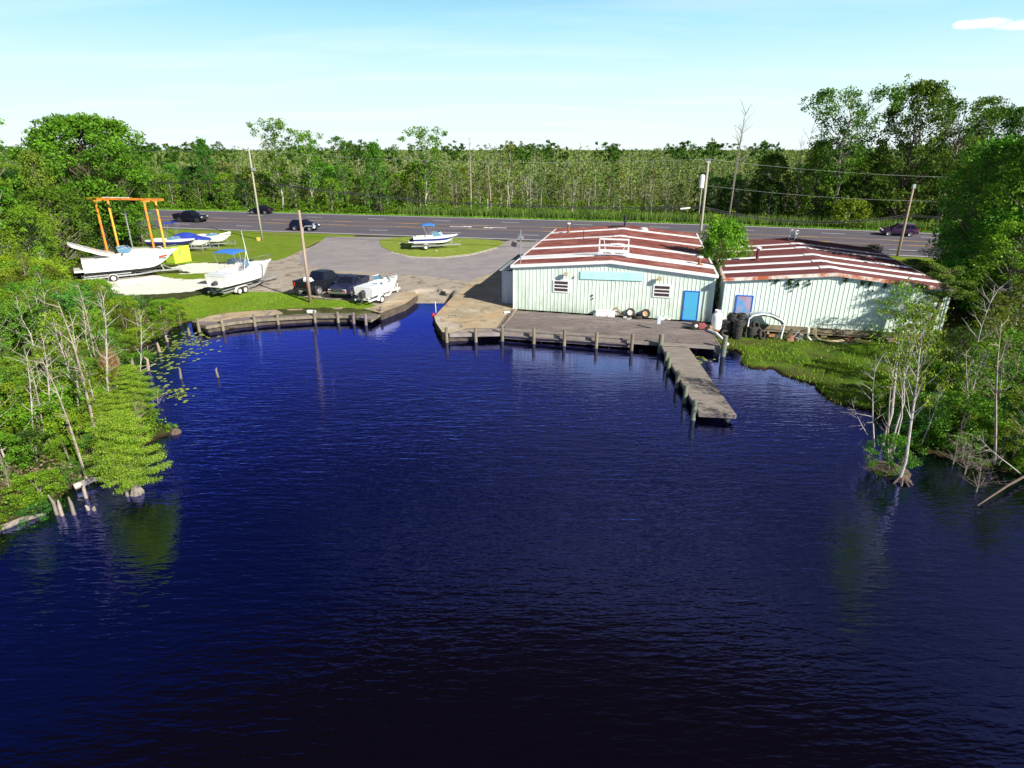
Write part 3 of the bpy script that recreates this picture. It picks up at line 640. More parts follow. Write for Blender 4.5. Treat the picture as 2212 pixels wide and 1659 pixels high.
# turquoise board with ghost lettering
a0, z1 = B1.wall(*m4(888, 512)); a1, z0 = B1.wall(*m4(1425, 598)); _, z0b = B1.wall(*m4(888, 580))
mb = MB(); c = [B1.F(a, 0, z, o) for a, zz in ((a0, (z0b, z1)), (a1, (z0, z0 + (z1 - z0b)))) for o in (.03, .09) for z in zz]
mb.add(c, [(0, 1, 3, 2), (4, 6, 7, 5), (0, 4, 5, 1), (2, 3, 7, 6), (0, 2, 6, 4), (1, 5, 7, 3)]); bd = mb.build('sign_board', m_turq, T1)
mb = MB(); rr = random.Random(11); a = a0 + .35
while a < a1 - .4:
    f = (a - a0) / (a1 - a0); zb = z0b + (z0 - z0b) * f + .2; h = .26 if rr.random() < .8 else .4
    for k in range(2):
        aa = a + rr.uniform(0, .16); sl_ = rr.uniform(-.06, .06)
        mb.add([B1.F(aa, 0, zb, .094), B1.F(aa + .04, 0, zb, .094), B1.F(aa + .04 + sl_, 0, zb + h, .094), B1.F(aa + sl_, 0, zb + h, .094)], [(0, 1, 2, 3)])
    mb.add([B1.F(a, 0, zb + .1, .095), B1.F(a + .2, 0, zb + .1, .095), B1.F(a + .2, 0, zb + .14, .095), B1.F(a, 0, zb + .14, .095)], [(0, 1, 2, 3)])
    a += rr.uniform(.3, .5)
mb.build('lettering', m_ghost, bd)
# wall lamps and small fittings
for (X, Y), mm in (((768, 533), m_beige), ((1573, 572), m_amber)):
    a, z = B1.wall(*m4(X, Y)); mb = MB(); fbox(B1, mb, a - .03, a + .03, z - .02, z + .04, 0, .25); l_ = mb.build('wall_lamp', m_dark, T1)
    mb = MB(); fbox(B1, mb, a - .17, a + .17, z - .14, z + .16, .22, .46); mb.build('lamp_housing', m_beige, l_, bevel=.03)
    if mm is m_amber: mb = MB(); fbox(B1, mb, a - .14, a + .14, z - .12, z - .0, .46, .475); mb.build('lens', m_amber, l_)
for X, Y, w, h in ((990, 722, .09, .14), (993, 750, .06, .12), (832, 565, .05, .16)):
    a, z = B1.wall(*m4(X, Y)); mb = MB(); fbox(B1, mb, a - w / 2, a + w / 2, z - h / 2, z + h / 2, .0, .11); mb.build('hasp', m_dark, T1)
a, z = B1.wall(*m4(1988, 640)); p0 = Vector(B1.F(a, 0, z, .12)); mb = MB()
mb.path([B1.F(a + .1, 0, z + .05, .05), tuple(p0), B1.F(a - .03, 0, 2, .12), B1.F(a, 0, .95, .12)], .035, 6); mb.build('conduit', m_galv, T1)
mb = MB(); fbox(B1, mb, B1.Lu - .02, B1.Lu + .09, .9, 4.4, -.02, .05); mb.build('corner_trim', m_mint2, T1); mb = MB(); fbox(B1, mb, -.06, .06, .9, 4.4, -.02, .05); mb.build('corner_trim', m_mint2, T1)
mb = MB(); fbox(B2, mb, B2.Lu - .02, B2.Lu + .09, 1.15, 4.3, -.02, .05); mb.build('corner_trim', m_mint2, T2); mb = MB(); fbox(B2, mb, -.06, .06, 1.15, 4.3, -.02, .05); mb.build('corner_trim', m_mint2, T2)
# roof fittings of the first building
def pipe(B, T, c, h, r, m, cap=None, label=None):
    a, t, p = B.roofat(*c); mb = MB(); mb.lathe([(r * 2.6, -.02), (r * 2.4, .04), (r * 1.2, .10), (r, .14), (r, h), (0, h)], p, 12)
    o = mb.build('vent_pipe', m, T)
    if cap: mb = MB(); mb.lathe([(0, h - .02), (r * 1.9, h), (r * 1.9, h + .10), (0, h + .16)], p, 12); mb.build('pipe_cap', cap, o)
    return o
pipe(B1, RF1, m4(782, 183), .95, .11, m_rust, m_patch); pipe(B1, RF1, m4(912, 238), .95, .03, m_dark)
pipe(B1, RF1, m4(1270, 130), 1.1, .12, m_dark, m_dark); pipe(B1, RF1, m4(1433, 158), .12, .2, m_patch, m_patch); pipe(B1, RF1, m4(1912, 462), .6, .13, m_rust, m_patch)
pipe(B2, RF2, q5(780, 298), .95, .12, m_roof2, m_patch)
a, t, p = B1.roofat(*m4(1205, 130)); mb = MB(); mb.box(p[0], p[1], p[2] + .06, 1.5, .55, .12, R(-15)); mb.build('skylight', m_dark, RF1)
# white open sign frame standing on the ridge
a, t, p = B1.roofat(*m4(1170, 378)); S1 = thing('rooftop_sign_frame', 'white open metal sign frame standing on the ridge above the gable', 'sign frame', p, R(-15.2))
w_, h_ = 2.35, 1.30; mb = MB()
for sx in (-w_ / 2, w_ / 2): mb.bar((sx, 0, 0), (sx, 0, h_ + .06), .09, .09); mb.bar((sx, 1.1, .0), (sx, 0, h_ * .9), .06, .06)
mb.bar((-w_ / 2, 0, h_), (w_ / 2, 0, h_), .12, .12); mb.bar((-w_ / 2, 0, .75), (w_ / 2, 0, .75), .09, .07)
mb.bar((-w_ / 2 + .35, 0, h_), (-w_ / 2 + .5, 0, .4), .05, .05); mb.bar((w_ / 2 - .25, 0, .75), (w_ / 2 - .45, 0, .4), .05, .05); mb.build('frame', m_wht, S1)
mb = MB(); mb.box(0, -.03, .27, w_ - .1, .05, .42); pn = mb.build('lower_panel', m_patch, S1)
mb = MB(); rr = random.Random(5)
for k in range(17):
    if k in (7, 8, 9): continue
    xx = -w_ / 2 + .38 + k * .10; hh = rr.uniform(.06, .13); mb.box(xx, -.06, .13 + hh / 2, .05, .012, hh)
mb.build('worn_lettering', m_dark, pn)
# floodlight mast on the front corner of the roof
mb = MB(); xx, yy, zz = B1.F(.55, .1, B1.zr(.55)); S2 = thing('light_mast', 'thin pale mast with floodlight and square box on the roof corner of the mint shed', 'light mast', (xx, yy, zz + .03), R(-15))
mb.path([(0, 0, 0), (0, 0, 2.75)], .04, 8); mb.build('mast', m_galv, S2); mb = MB(); mb.box(0, 0, 2.15, .42, .3, .22); mb.build('junction_box', m_galv, S2, bevel=.02)
mb = MB(); mb.bar((0, 0, 1.5), (-.4, 0, 1.5), .05, .05); br = mb.build('bracket', m_galv, S2); mb = MB(); mb.box(-.55, -.05, 1.6, .42, .28, .34, R(15), ry=R(20)); mb.build('floodlight', m_dark, S2)
# lean-to shed on the left side
m_shed = mat('bluish_corrugated', (.52, .58, .70), .55, col2=(.40, .44, .52), scale=1, stretch=(4, 4, .4)); m_shr = mat('grey_shed_roof', (.26, .30, .33), .6, col2=(.36, .40, .42), scale=1.5)
BS = Bld(B1.F(-1.42, 1.6, 0)[:2], -15.2, 1.36, 77.5, 4.3, .9, 3.75, 3.75)
SH = thing('lean_to_shed', 'narrow bluish corrugated lean-to with grey roof against the left side of the mint shed', 'shed')
mb = MB(); BS.ribs(mb, 'f', .9, lambda a: 3.75, BS.Lu, lambda a: BS.F(a, 0, 0), BS.n, .16, .02); nr = Vector((-BS.w.y, BS.w.x, 0))
BS.ribs(mb, 's', .9, lambda a: 3.75, BS.Lw, lambda a: BS.F(0, a, 0), nr, .16, .02); BS.ribs(mb, 'f', .9, lambda a: 3.75, BS.Lu, lambda a: BS.F(a, BS.Lw, 0), -BS.n, .16, .02); mb.build('wall', m_shed, SH)
mb = MB(); q = [BS.F(-.18, -.25, 3.74), BS.F(BS.Lu, -.25, 4.0), BS.F(BS.Lu, BS.Lw + .2, 4.0), BS.F(-.18, BS.Lw + .2, 3.74)]; mb.add(q + [(x, y, z + .1) for x, y, z in q], [(3, 2, 1, 0), (4, 5, 6, 7), (0, 1, 5, 4), (1, 2, 6, 5), (2, 3, 7, 6), (3, 0, 4, 7)]); mb.build('roof', m_shr, SH)
# foundation beam and piers of the second building
mb = MB(); fbox(B2, mb, -.02, B2.Lu + .05, .80, 1.15, -.4, .06); fbox(B2, mb, -.02, B2.Lu + .05, .62, .81, -.35, .0); mb.build('foundation_beam', mat('mossy_concrete', (.30, .25, .17), .9, col2=(.13, .11, .07), scale=1.6, det=7, bump=.6), T2)
for k in range(7):
    x, y, z = B2.F(.6 + k * 2.25, .25, 0); z = tz(x, y); mb = MB(); mb.box(x, y, (z + .64) / 2 - .1, .4, .4, .64 - z + .2, R(-14)); mb.build('pier', MATS['mossy_concrete'], T2)
mb = MB(); fbox(B2, mb, .0, B2.Lu, -.2, 1.1, -5.2, -5.0); mb.build('crawl_space_wall', MATS['mossy_concrete'], T2)
# rooftop fan housing lying on the second roof
a, t, p = B2.roofat(*q5(1040, 150)); p = (p[0], p[1], p[2]); S3 = thing('rooftop_vent_cage', 'small white wire cage standing on the far ridge of the dark red roof', 'roof vent', p, R(40))
mb = MB()
for x0 in (-.28, .28):
    for y0 in (-.28, .28): mb.bar((x0, y0, 0), (x0, y0, .85), .06, .06)
for z0_ in (.2, .52, .85):
    for k in (-.28, .28): mb.bar((-.28, k, z0_), (.28, k, z0_), .05, .05); mb.bar((k, -.28, z0_), (k, .28, z0_), .05, .05)
mb.build('cage', m_wht, S3); mb = MB(); mb.box(0, 0, .45, .4, .4, .5); mb.build('motor', m_galv, S3)

# ---------------------------------------------------------------- wharf, pier, boardwalk
def planks(mb, a, b, c, d, n, z, th=.04, gap=.012, cuts=0, seed=0, m=0):
    """n boards filling the quad a-b-c-d, boards run a->b, stacked towards d-c"""
    r = random.Random(seed); a, b, c, d = [Vector((*p, 0)) for p in (a, b, c, d)]
    L = (d - a).length
    for i in range(n):
        f0, f1 = i / n + gap / L / 2, (i + 1) / n - gap / L / 2
        p0, p1, q0, q1 = a.lerp(d, f0), b.lerp(c, f0), a.lerp(d, f1), b.lerp(c, f1)
        cs = [0] + sorted(r.uniform(.1, .9) for _ in range(cuts)) + [1]
        for s0, s1 in zip(cs[:-1], cs[1:]):
            e = .002 if cuts else 0; dz = r.uniform(-.006, .006)
            v = [p0.lerp(p1, s0 + e), p0.lerp(p1, s1 - e), q0.lerp(q1, s1 - e), q0.lerp(q1, s0 + e)]
            mb.add([(w.x, w.y, z - th + dz) for w in v] + [(w.x, w.y, z + dz) for w in v], [(3, 2, 1, 0), (4, 5, 6, 7), (0, 1, 5, 4), (1, 2, 6, 5), (2, 3, 7, 6), (3, 0, 4, 7)], m)
def piling(T, x, y, top, r=.15, m=None, cap=None, bot=-1.4, name='piling'):
    mb = MB(); rr = random.Random(int(x * 97 + y * 13)); lx, ly = rr.uniform(-.05, .05), rr.uniform(-.04, .04)
    mb.path([(x - lx, y - ly, bot), (x - lx * .3, y - ly * .3, .4), (x, y, top - .02), (x, y, top)], [r * 1.08, r * 1.03, r * .95, r * .86], 12)
    o = mb.build(name, m or m_pile, T, smooth=False)
    if cap: mb = MB(); mb.path([(x, y, top - .08), (x, y, top + .03)], [r * 1.02, r * .98], 12); mb.build('post_cap', cap, o)
    return o
WH = thing('wharf', 'long weathered plank wharf along the mint shed with round mooring pilings', 'wharf')
FL, FR = (-0.67, 42.3), (14.15, 38.75); BL, BR = B1.F(.2, 0, 0, .06)[:2], B1.F(15.2, 0, 0, .06)[:2]
def lrp(a, b, t): return (a[0] + (b[0] - a[0]) * t, a[1] + (b[1] - a[1]) * t)
mb = MB(); planks(mb, FL, FR, (15.0, 44.6), (-.55 + .3, 48.6), 42, .90, cuts=4, seed=2); mb.build('deck', m_wood, WH)
mb = MB(); planks(mb, (-4.5, 41.75), (-.72, 42.0), (-.72, 43.2), (-3.5, 43.0), 7, .93, cuts=1, seed=3); mb.build('landing', m_wood, WH)
mb = MB(); fr = [(-.67, 42.3), (1.6, 41.7), (3.75, 41.2), (5.95, 40.65), (8.3, 40.1), (10.3, 39.6), (14.15, 38.75)]
for (p, q) in zip(fr[:5], fr[1:5]): mb.bar((p[0], p[1] + .25, 1.0), (q[0], q[1] + .25, 1.0), .22, .12)
mb.build('bull_rail', m_woodl, WH)
mb = MB()
for (p, q) in zip(fr[:-1], fr[1:]): mb.bar((p[0], p[1] - .04, .80), (q[0], q[1] - .04, .80), .07, .24)
mb.bar((-4.55, 41.7, .80), (-.7, 41.97, .80), .08, .28); mb.bar((14.2, 38.8, .80), (15.0, 44.4, .80), .07, .22); mb.build('edge_beam', m_woodl, WH)
mb = MB()
for (p, q) in zip(fr[:4], fr[1:5]): mb.bar((p[0], p[1] - .20, .70), (q[0], q[1] - .20, .70), .26, .06); mb.bar((p[0], p[1] - .08, .50), (q[0], q[1] - .08, .50), .10, .18)
mb.build('fender_ledge', m_wood, WH)
mb = MB(); mb.bar((-.75, 43.1, .98), (.25, 48.4, .98), .12, .16); mb.bar((-1.0, 43.2, .95), (0, 48.6, .95), .08, .10); mb.build('side_kerb', m_wood, WH)
for X, Y, h, cp_ in ((-4.75, 41.55, 1.55, 0), (-2.65, 41.65, 1.5, 0), (-.72, 41.9, 1.65, 1), (1.58, 41.25, 1.6, 0), (3.72, 40.75, 1.6, 0), (5.95, 40.2, 1.6, 0), (8.35, 39.65, 1.68, 1)): piling(WH, X, Y, h - .14, .118, m_pile, None)
piling(WH, 10.25, 39.25, 1.62, .17, m_pileg); piling(WH, 14.35, 38.45, 1.75, .16, m_pileg); piling(WH, 14.05, 38.75, .85, .13, m_pile)
for i in range(7):
    x, y = lrp(FL, FR, .06 + .14 * i); piling(WH, x + .25, y + .9, .84, .13, m_wood, name='support_post')
mb = MB(); b = bulk
for (p, q) in zip(b[:-1], b[1:]): mb.bar((p[0], p[1] - .02, .1), (q[0], q[1] - .02, .1), .14, 1.45)
mb.build('bulkhead', mat('wet_bulkhead', (.11, .085, .06), .8, col2=(.05, .04, .03), scale=2), WH)
mb = MB()
for i in range(14):
    x, y = lrp(FL, FR, (i + .5) / 14); mb.bar((x, y + .1, .79), (x + .6, y + 6.1, .79), .08, .14)
mb.build('joists', m_wood, WH)
PI_ = thing('pier', 'narrow grey plank pier running out into the water from the wharf', 'pier')
pl0, pr0, pl1, pr1 = (10.3, 39.4), (12.05, 39.25), (9.62, 28.0), (11.42, 27.75)
mb = MB(); planks(mb, pl1, pr1, pr0, pl0, 78, .80, seed=5); mb.build('deck', m_woodl, PI_)
mb = MB(); mb.bar((10.3, 39.35, .875), (12.1, 39.2, .875), .75, .05); mb.build('gangplank', m_woodl, PI_)
mb = MB()
for p, q, z in ((pl1, pl0, .68), (pr1, pr0, .68)): mb.bar((p[0], p[1], z), (q[0], q[1], z), .08, .2)
mb.bar((*pl1, .66), (*pr1, .66), .08, .16); mb.build('edge_beam', m_wood, PI_)
for x, y, h in ((9.98, 36.5, 1.3), (9.83, 35.2, 1.3), (9.72, 32.7, 1.35), (9.58, 30.45, 1.35), (9.42, 28.2, 1.42)): piling(PI_, x, y, h, .125, m_pileg)
for x, y in ((11.15, 28.15), (11.5, 31.5), (11.75, 35.0)): piling(PI_, x, y, .66, .14, m_pile, name='support_post')
BW = thing('boardwalk', 'curved grey boardwalk with wooden mooring posts below the left lawn', 'boardwalk')
inner = [(-25.1, 45.25), (-23.2, 45.15), (-22.0, 46.2), (-20.15, 46.95), (-16.0, 47.95), (-12.85, 48.0)]
outer = [(-24.75, 44.85), (-23.25, 43.8), (-21.85, 45.0), (-19.95, 45.95), (-15.8, 46.95), (-12.75, 46.98)]
mb = MB()
for i in range(5):
    n = max(4, int(math.dist(outer[i], outer[i + 1]) / .15)); planks(mb, outer[i], inner[i], inner[i + 1], outer[i + 1], n, .88, seed=i)
mb.build('deck', m_wood, BW)
mb = MB()
for p, q in zip(outer[:-1], outer[1:]): mb.bar((*p, .76), (*q, .76), .08, .22)
mb.bar((-12.75, 46.95, .70), (-11.2, 45.9, .70), .08, .2); mb.bar((-11.2, 45.9, .70), (-10.75, 48.1, .70), .08, .2); mb.build('edge_beam', m_pile, BW)
mb = MB(); planks(mb, (-12.7, 47.0), (-11.2, 45.95), (-10.8, 48.1), (-12.7, 48.2), 12, .74, seed=9); mb.build('low_platform', m_wood, BW)
for x, y, h in ((-24.05, 44.2, 1.45), (-22.35, 44.5, 1.35), (-20.35, 45.7, 1.35), (-18.75, 46.3, 1.2), (-15.95, 46.85, 1.35), (-14.1, 46.9, 1.25), (-12.75, 46.6, 1.25), (-11.65, 46.1, 1.3), (-10.85, 48.2, 1.35)): piling(BW, x, y, h - .05, .115, m_pile if x < -13 else m_wood)
mb = MB()
for p, q in zip([(-25.1, 45.3)] + [(a + .02, b + .25) for a, b in outer[1:]] + [(-11.0, 48.3)], [(a + .02, b + .25) for a, b in outer[1:]] + [(-11.0, 48.3), (-10.5, 48.9)]): mb.bar((*p, .1), (*q, .1), .12, 1.3)
mb.build('bulkhead', MATS['wet_bulkhead'], BW)

# ---------------------------------------------------------------- poles and lines
def pole(c, top, r, m, label, h0=.9, name='utility_pole', extra=None):
    x, y = at(*c, h0); z = tz(x, y) if h0 < 1.3 else h0; T = thing(name, label, 'utility pole', (x, y, z)); H = top - z
    mb = MB(); mb.path([(0, 0, -.3), (0, 0, H * .5), (0, 0, H)], [r, r * .85, r * .68], 12); mb.build('pole', m, T, smooth=True); T['h'] = H; del T['h']
    return T, H
P1, H1 = pole((567, 519), 13.35, .15, m_poleg, 'tall pale utility pole on the left lawn beside the highway', 1.0)
mb = MB(); mb.box(.35, -.1, H1 - 2.6, .42, .25, .42); mb.build('meter_box', m_galv, P1); mb = MB(); mb.bar((-.6, 0, H1 - .15), (.5, 0, H1 - .1), .1, .1); mb.build('crossarm', m_poleg, P1)
mb = MB(); mb.box(-.5, 0, .25, .5, .4, .5); mb.build('yellow_guard', mat('yellow_guard', (.55, .48, .1), .7), P1)
P2_, H2 = pole((671, 653), 8.7, .14, m_pole, 'brown wooden lamp pole at the lawn edge beside the dark pickup')
mb = MB(); mb.path([(.12, .02, H2 - 1.9), (.14, .02, H2 - 1.45), (.35, .02, H2 - 1.3), (1.0, .02, H2 - 1.3)], .05, 8); a_ = mb.build('lamp_arm', m_galv, P2_); mb = MB(); mb.lathe([(.05, .28), (.11, .25), (.11, 0), (.16, -.1), (0, -.16)], (1.05, 0, H2 - 1.35), 10); mb.build('lamp_head', m_galv, P2_)
P3, H3 = pole((1506, 566), 12.15, .17, m_poleg, 'leaning grey utility pole with white transformer behind the bushy tree')
mb = MB(); mb.lathe([(0, H3 - 2.9), (.26, H3 - 2.85), (.28, H3 - 1.6), (.2, H3 - 1.45), (0, H3 - 1.4)], (-.5, 0, 0), 14); tr = mb.build('transformer', m_wht, P3, smooth=False)
mb = MB(); mb.bar((-.25, 0, H3 - .1), (.25, 0, H3 - .1), .12, .12)
for k in (-.2, 0, .2): mb.path([(k, 0, H3 - .05), (k, 0, H3 + .25)], .05, 6)
mb.build('insulators', m_galv, P3)
P4, H4 = pole((1938, 556), 9.15, .17, m_pole, 'dark brown utility pole behind the red-roofed building at right'); mb = MB(); mb.box(0, 0, H4 + .12, .3, .3, .5); mb.build('lamp_head', m_galv, P4)
P5, H5 = pole((1508, 476), 8.0, .12, m_poleg, 'short thin grey pole across the highway beside the leaning utility pole', 1.2)
P6, H6 = pole((1094 * 1 - 40, 469), 4.6, .001 + .1, m_poleg, 'bare grey stub pole across the highway left of the arrows', 1.2)
def wires(name, label, pts, sag, r, offs=((0, 0),), m=None):
    mb = MB()
    for (dx, dz) in offs:
        for p, q in zip(pts[:-1], pts[1:]):
            pp = []
            for i in range(17):
                f = i / 16; pp.append((p[0] + (q[0] - p[0]) * f, p[1] + (q[1] - p[1]) * f + dx, p[2] + (q[2] - p[2]) * f - sag * 4 * f * (1 - f) + dz))
            mb.path(pp, r, 4, cap=False)
    o = mb.build(name, m or m_dark); tag(o, label, 'power line'); return o
def pt(T, dz): return (T.location.x, T.location.y, T.location.z + dz)
a1_, a3_, a4_ = pt(P1, H1 - 4.05), pt(P3, H3 - 4.9), pt(P4, H4 - 3.1)
lp = (-150, 128, 9.8)
wires('phone_line', 'bundle of black cables sagging low between the roadside poles', [lp, a1_, a3_, a4_, (140, 44, 6)], 1.2, .035, ((0, 0), (0, -.22), (.2, -.12)))
wires('power_line', 'thin grey power wire strung between the pole tops', [(-150, 128, 14.5), pt(P1, H1), pt(P3, H3 + .2), (70, 74, 10.5), (140, 44, 11)], .9, .012, m=m_galv)
wires('power_line', 'thin lower power wire running right from the transformer pole', [pt(P3, H3 - 2.6), (62, 76, 7.6), (140, 44, 8.2)], .7, .012, m=m_galv)
mb = MB(); mb.path([(a3_[0] - 2.6, a3_[1] + .1, a3_[2] - .28), (a3_[0] - 1.5, a3_[1] + .05, a3_[2] - .16)], .09, 8); tag(mb.build('cable_splice', m_wht), 'white cable splice sleeve hanging on the black cables left of the transformer pole', 'cable sleeve')
# ---------------------------------------------------------------- vehicles
m_glass = mat('tinted_glass', (.008, .011, .022), .15, spec=.3); m_glassb = mat('boat_glass', (.10, .22, .34), .08, spec=.8)
m_tyre = MATS['black_rubber']; m_rim = mat('alloy_rim', (.55, .56, .58), .3, .7); m_rimw = mat('white_rim', (.78, .76, .70), .5, col2=(.5, .34, .2), scale=6, lo=.5, hi=.75)
m_red = mat('red_lens', (.45, .02, .02), .3); m_chr = mat('chrome', (.38, .40, .43), .3, .8); m_org = mat('orange_lens', (.8, .25, .05), .3); m_hl = mat('headlamp_glass', (.75, .78, .8), .15)
def wheel(T, x, y, r, w, rim, nm='wheel'):
    mb = MB(); c = (x, y, r); mb.lathe([(r * .62, -w / 2), (r * .9, -w / 2), (r, -w * .36), (r, w * .36), (r * .9, w / 2), (r * .62, w / 2)], c, 20, axis='Y'); wh = mb.build(nm, m_tyre, T, smooth=False)
    s = 1 if y > 0 else -1
    mb = MB(); mb.lathe([(r * .63, -w * .3), (r * .63, w * .42 * s), (r * .55, w * .36 * s), (r * .22, w * .18 * s), (r * .16, w * .4 * s), (0, w * .42 * s)], c, 20, axis='Y'); mb.build('rim', rim, wh); return wh
def car(name, label, cat, loc, rz, kind, paint, rim=None, group=None):
    """kind gives length stations in metres; +x is forward"""
    T = thing(name, label, cat, loc, rz, group); K = kind; L, Wd = K['L'], K['W']; wb = K['wb']; r = K['r']; hw = Wd / 2; rim = rim or m_rim
    mb = MB(); secs = []
    fx, rx = wb[0], wb[1]
    xs = sorted(set([p[0] for p in K['deck']] + [fx - r * 1.15, fx - r * .8, fx, fx + r * .8, fx + r * 1.15, rx - r * 1.15, rx - r * .8, rx, rx + r * .8, rx + r * 1.15]))
    for x in xs:
        zt = float(np.interp(x, [p[0] for p in K['deck']], [p[1] for p in K['deck']])); e = min(x + L / 2, L / 2 - x) 
        wf = 1 - .16 * max(0, 1 - e / .55) ** 2; zb = K['gc'] + (.12 * max(0, 1 - e / .5))
        for c in (fx, rx):
            d = abs(x - c)
            if d < r * 1.16: zb2 = math.sqrt(max(0, (r * 1.16) ** 2 - d * d)) + r; zb = max(zb, min(zb2, r * 2.1))
        zm = max((zb + zt) / 2, zb + .02); zt2 = max(zt, zb + .06)
        h = hw * wf; z = [(-h * .96, zb), (-h, zm), (-h * .965, zt2 - .05), (-h * .86, zt2), (h * .86, zt2), (h * .965, zt2 - .05), (h, zm), (h * .96, zb)]
        secs.append([(x, a, b) for a, b in z])
    mb.loft(secs, close=True); body = mb.build('body', paint, T, smooth=False)
    mb = MB(); mb.box(0, 0, r + .12, L * .86, Wd * .74, .34); mb.build('underbody', m_dark, T)
    # cabin
    x0, x1, x2, x3, zb, zr, wr = K['cab']          # rear base, rear top, front top, front base
    wbz = hw * .9; c = [(x0, zb, wbz), (x1, zr, wr), (x2, zr, wr), (x3, zb, wbz)]
    mb = MB(); n1 = [(x0, wbz, zb), (x1 - .02, wr + .02, zr - .08), (x1 + .10, wr - .06, zr), (x2 - .10, wr - .06, zr), (x2 + .02, wr + .02, zr - .08), (x3, wbz, zb)]
    mid = [(x1 + .12, 0, zr + .03), (x2 - .12, 0, zr + .03)]
    L_ = n1; R_ = [(a, -b, d) for a, b, d in n1]
    vs = L_ + R_ + mid
    mb.add(vs, [(0, 1, 4, 5), (1, 2, 3, 4), (6, 11, 10, 7), (7, 10, 9, 8), (0, 6, 7, 1), (5, 4, 10, 11), (1, 7, 8, 2), (4, 3, 9, 10), (2, 8, 12), (3, 13, 9), (2, 12, 13, 3), (8, 9, 13, 12)])
    cab = mb.build('cabin', paint, T, smooth=False)
    def pane(pts, off, lab='window'):
        q = [Vector(p) for p in pts]; nn = (q[1] - q[0]).cross(q[2] - q[0]).normalized(); cc = sum(q, Vector()) / len(q)
        if nn.dot(cc - Vector(((x0 + x3) / 2, 0, (zb + zr) / 2))) < 0: nn = -nn
        q = [p + nn * off for p in q]; mb = MB(); mb.add(q, [tuple(range(len(q)))]); mb.build(lab, m_glass, cab)
    def lerp3(a, b, t): return tuple(a[i] + (b[i] - a[i]) * t for i in range(3))
    for s in (1, -1):
        A, B_, C_, D_ = (x0, s * wbz, zb), (x1, s * (wr + .02), zr - .08), (x2, s * (wr + .02), zr - .08), (x3, s * wbz, zb)
        cuts = K.get('cuts', [.06, .48, .52, .90])
        for k in range(0, len(cuts), 2):
            f0, f1 = cuts[k], cuts[k + 1]; b0, b1 = lerp3(A, D_, f0), lerp3(A, D_, f1); t0, t1 = lerp3(B_, C_, f0), lerp3(B_, C_, f1)
            pane([lerp3(b0, t0, .14), lerp3(b1, t1, .14), lerp3(b1, t1, .93), lerp3(b0, t0, .93)], .012)
    for (xa, xb) in ((x0, x1), (x3, x2)):
        b0, b1 = (xa, -wbz, zb), (xa, wbz, zb); t0, t1 = (xb, -(wr + .02), zr - .08), (xb, wr + .02, zr - .08)
        pts = [lerp3(b0, b1, .08), lerp3(b0, b1, .92), lerp3(t0, t1, .93), lerp3(t0, t1, .07)]; pts = [lerp3(pts[0], pts[3], .1), lerp3(pts[1], pts[2], .1), lerp3(pts[1], pts[2], .95), lerp3(pts[0], pts[3], .95)]
        pane(pts, .02, 'windscreen' if xa == x3 else 'rear_window')
    for x in wb:
        for s in (1, -1): wheel(T, x, s * (hw - .10), r, .24, rim)
    hz = K['hz']
    for s in (1, -1):
        mb = MB(); mb.box(L / 2 - .12, s * hw * .68, hz, .22, hw * .34, .16); mb.build('headlight', m_hl, T, bevel=.02)
        mb = MB(); mb.box(-L / 2 + .08, s * hw * .78, K['tz'], .14, hw * .20, K.get('th', .2)); mb.build('taillight', m_red, T, bevel=.02)
        mb = MB(); mb.box(x3 - .25, s * (wbz + .14), zb + .10, .12, .22, .16); mb.build('mirror', K.get('mir', paint), T, bevel=.02)
    mb = MB(); mb.box(L / 2 - .02, 0, K['gc'] + .22, .12, Wd * .86, .18); mb.build('front_bumper', K.get('bump', m_dark), T, bevel=.03)
    mb = MB(); mb.box(-L / 2 + .0, 0, K['gc'] + .24, .14, Wd * .88, .2); mb.build('rear_bumper', K.get('bump', m_dark), T, bevel=.03)
    if K.get('grille'): mb = MB(); mb.box(L / 2 - .03, 0, hz, .07, hw * .9, .24); mb.build('grille', K['grille'], T)
    if K.get('bed'):
        bx0, bx1, bz = K['bed']; mb = MB(); mb.box((bx0 + bx1) / 2, 0, bz - .28, bx1 - bx0, hw * 1.5, .04); mb.build('bed_floor', m_dark, T)
        mb = MB(); 
        for s in (1, -1): mb.box((bx0 + bx1) / 2, s * hw * .90, bz - .10, bx1 - bx0 + .1, .14, .42); 
        mb.box(bx0 - .02, 0, bz - .10, .10, hw * 1.8, .42); mb.build('bed_sides', paint, T)
    if K.get('rails'):
        mb = MB()
        for s in (1, -1): mb.bar((x1 + .1, s * (wr - .08), zr + .09), (x2 - .1, s * (wr - .08), zr + .09), .05, .05)
        mb.build('roof_rails', m_galv, T)
    return T
paint_blk = mat('black_car_paint', (.006, .008, .018), .35, spec=.4); paint_blu = mat('deep_navy_paint', (.006, .010, .040), .35, spec=.4); paint_pur = mat('plum_car_paint', (.045, .018, .065), .35, spec=.4); paint_char = mat('charcoal_truck_paint', (.010, .012, .020), .35, spec=.4)
paint_old = mat('faded_dark_blue_paint', (.008, .012, .045), .4, col2=(.03, .036, .07), scale=2, spec=.4)
PICK = dict(L=5.9, W=2.03, wb=(1.95, -1.75), r=.42, gc=.42, hz=.95, tz=1.12, th=.36, deck=[(-2.95, 1.02), (-2.9, 1.02), (-.95, 1.02), (-.9, 1.22), (1.0, 1.26), (1.2, 1.22), (2.75, 1.10), (2.95, .92)], cab=(-.95, -.72, .55, 1.25, 1.20, 1.92, .74), bed=(-2.85, -1.0, 1.30), cuts=[.05, .42, .46, .90], grille=m_dark)
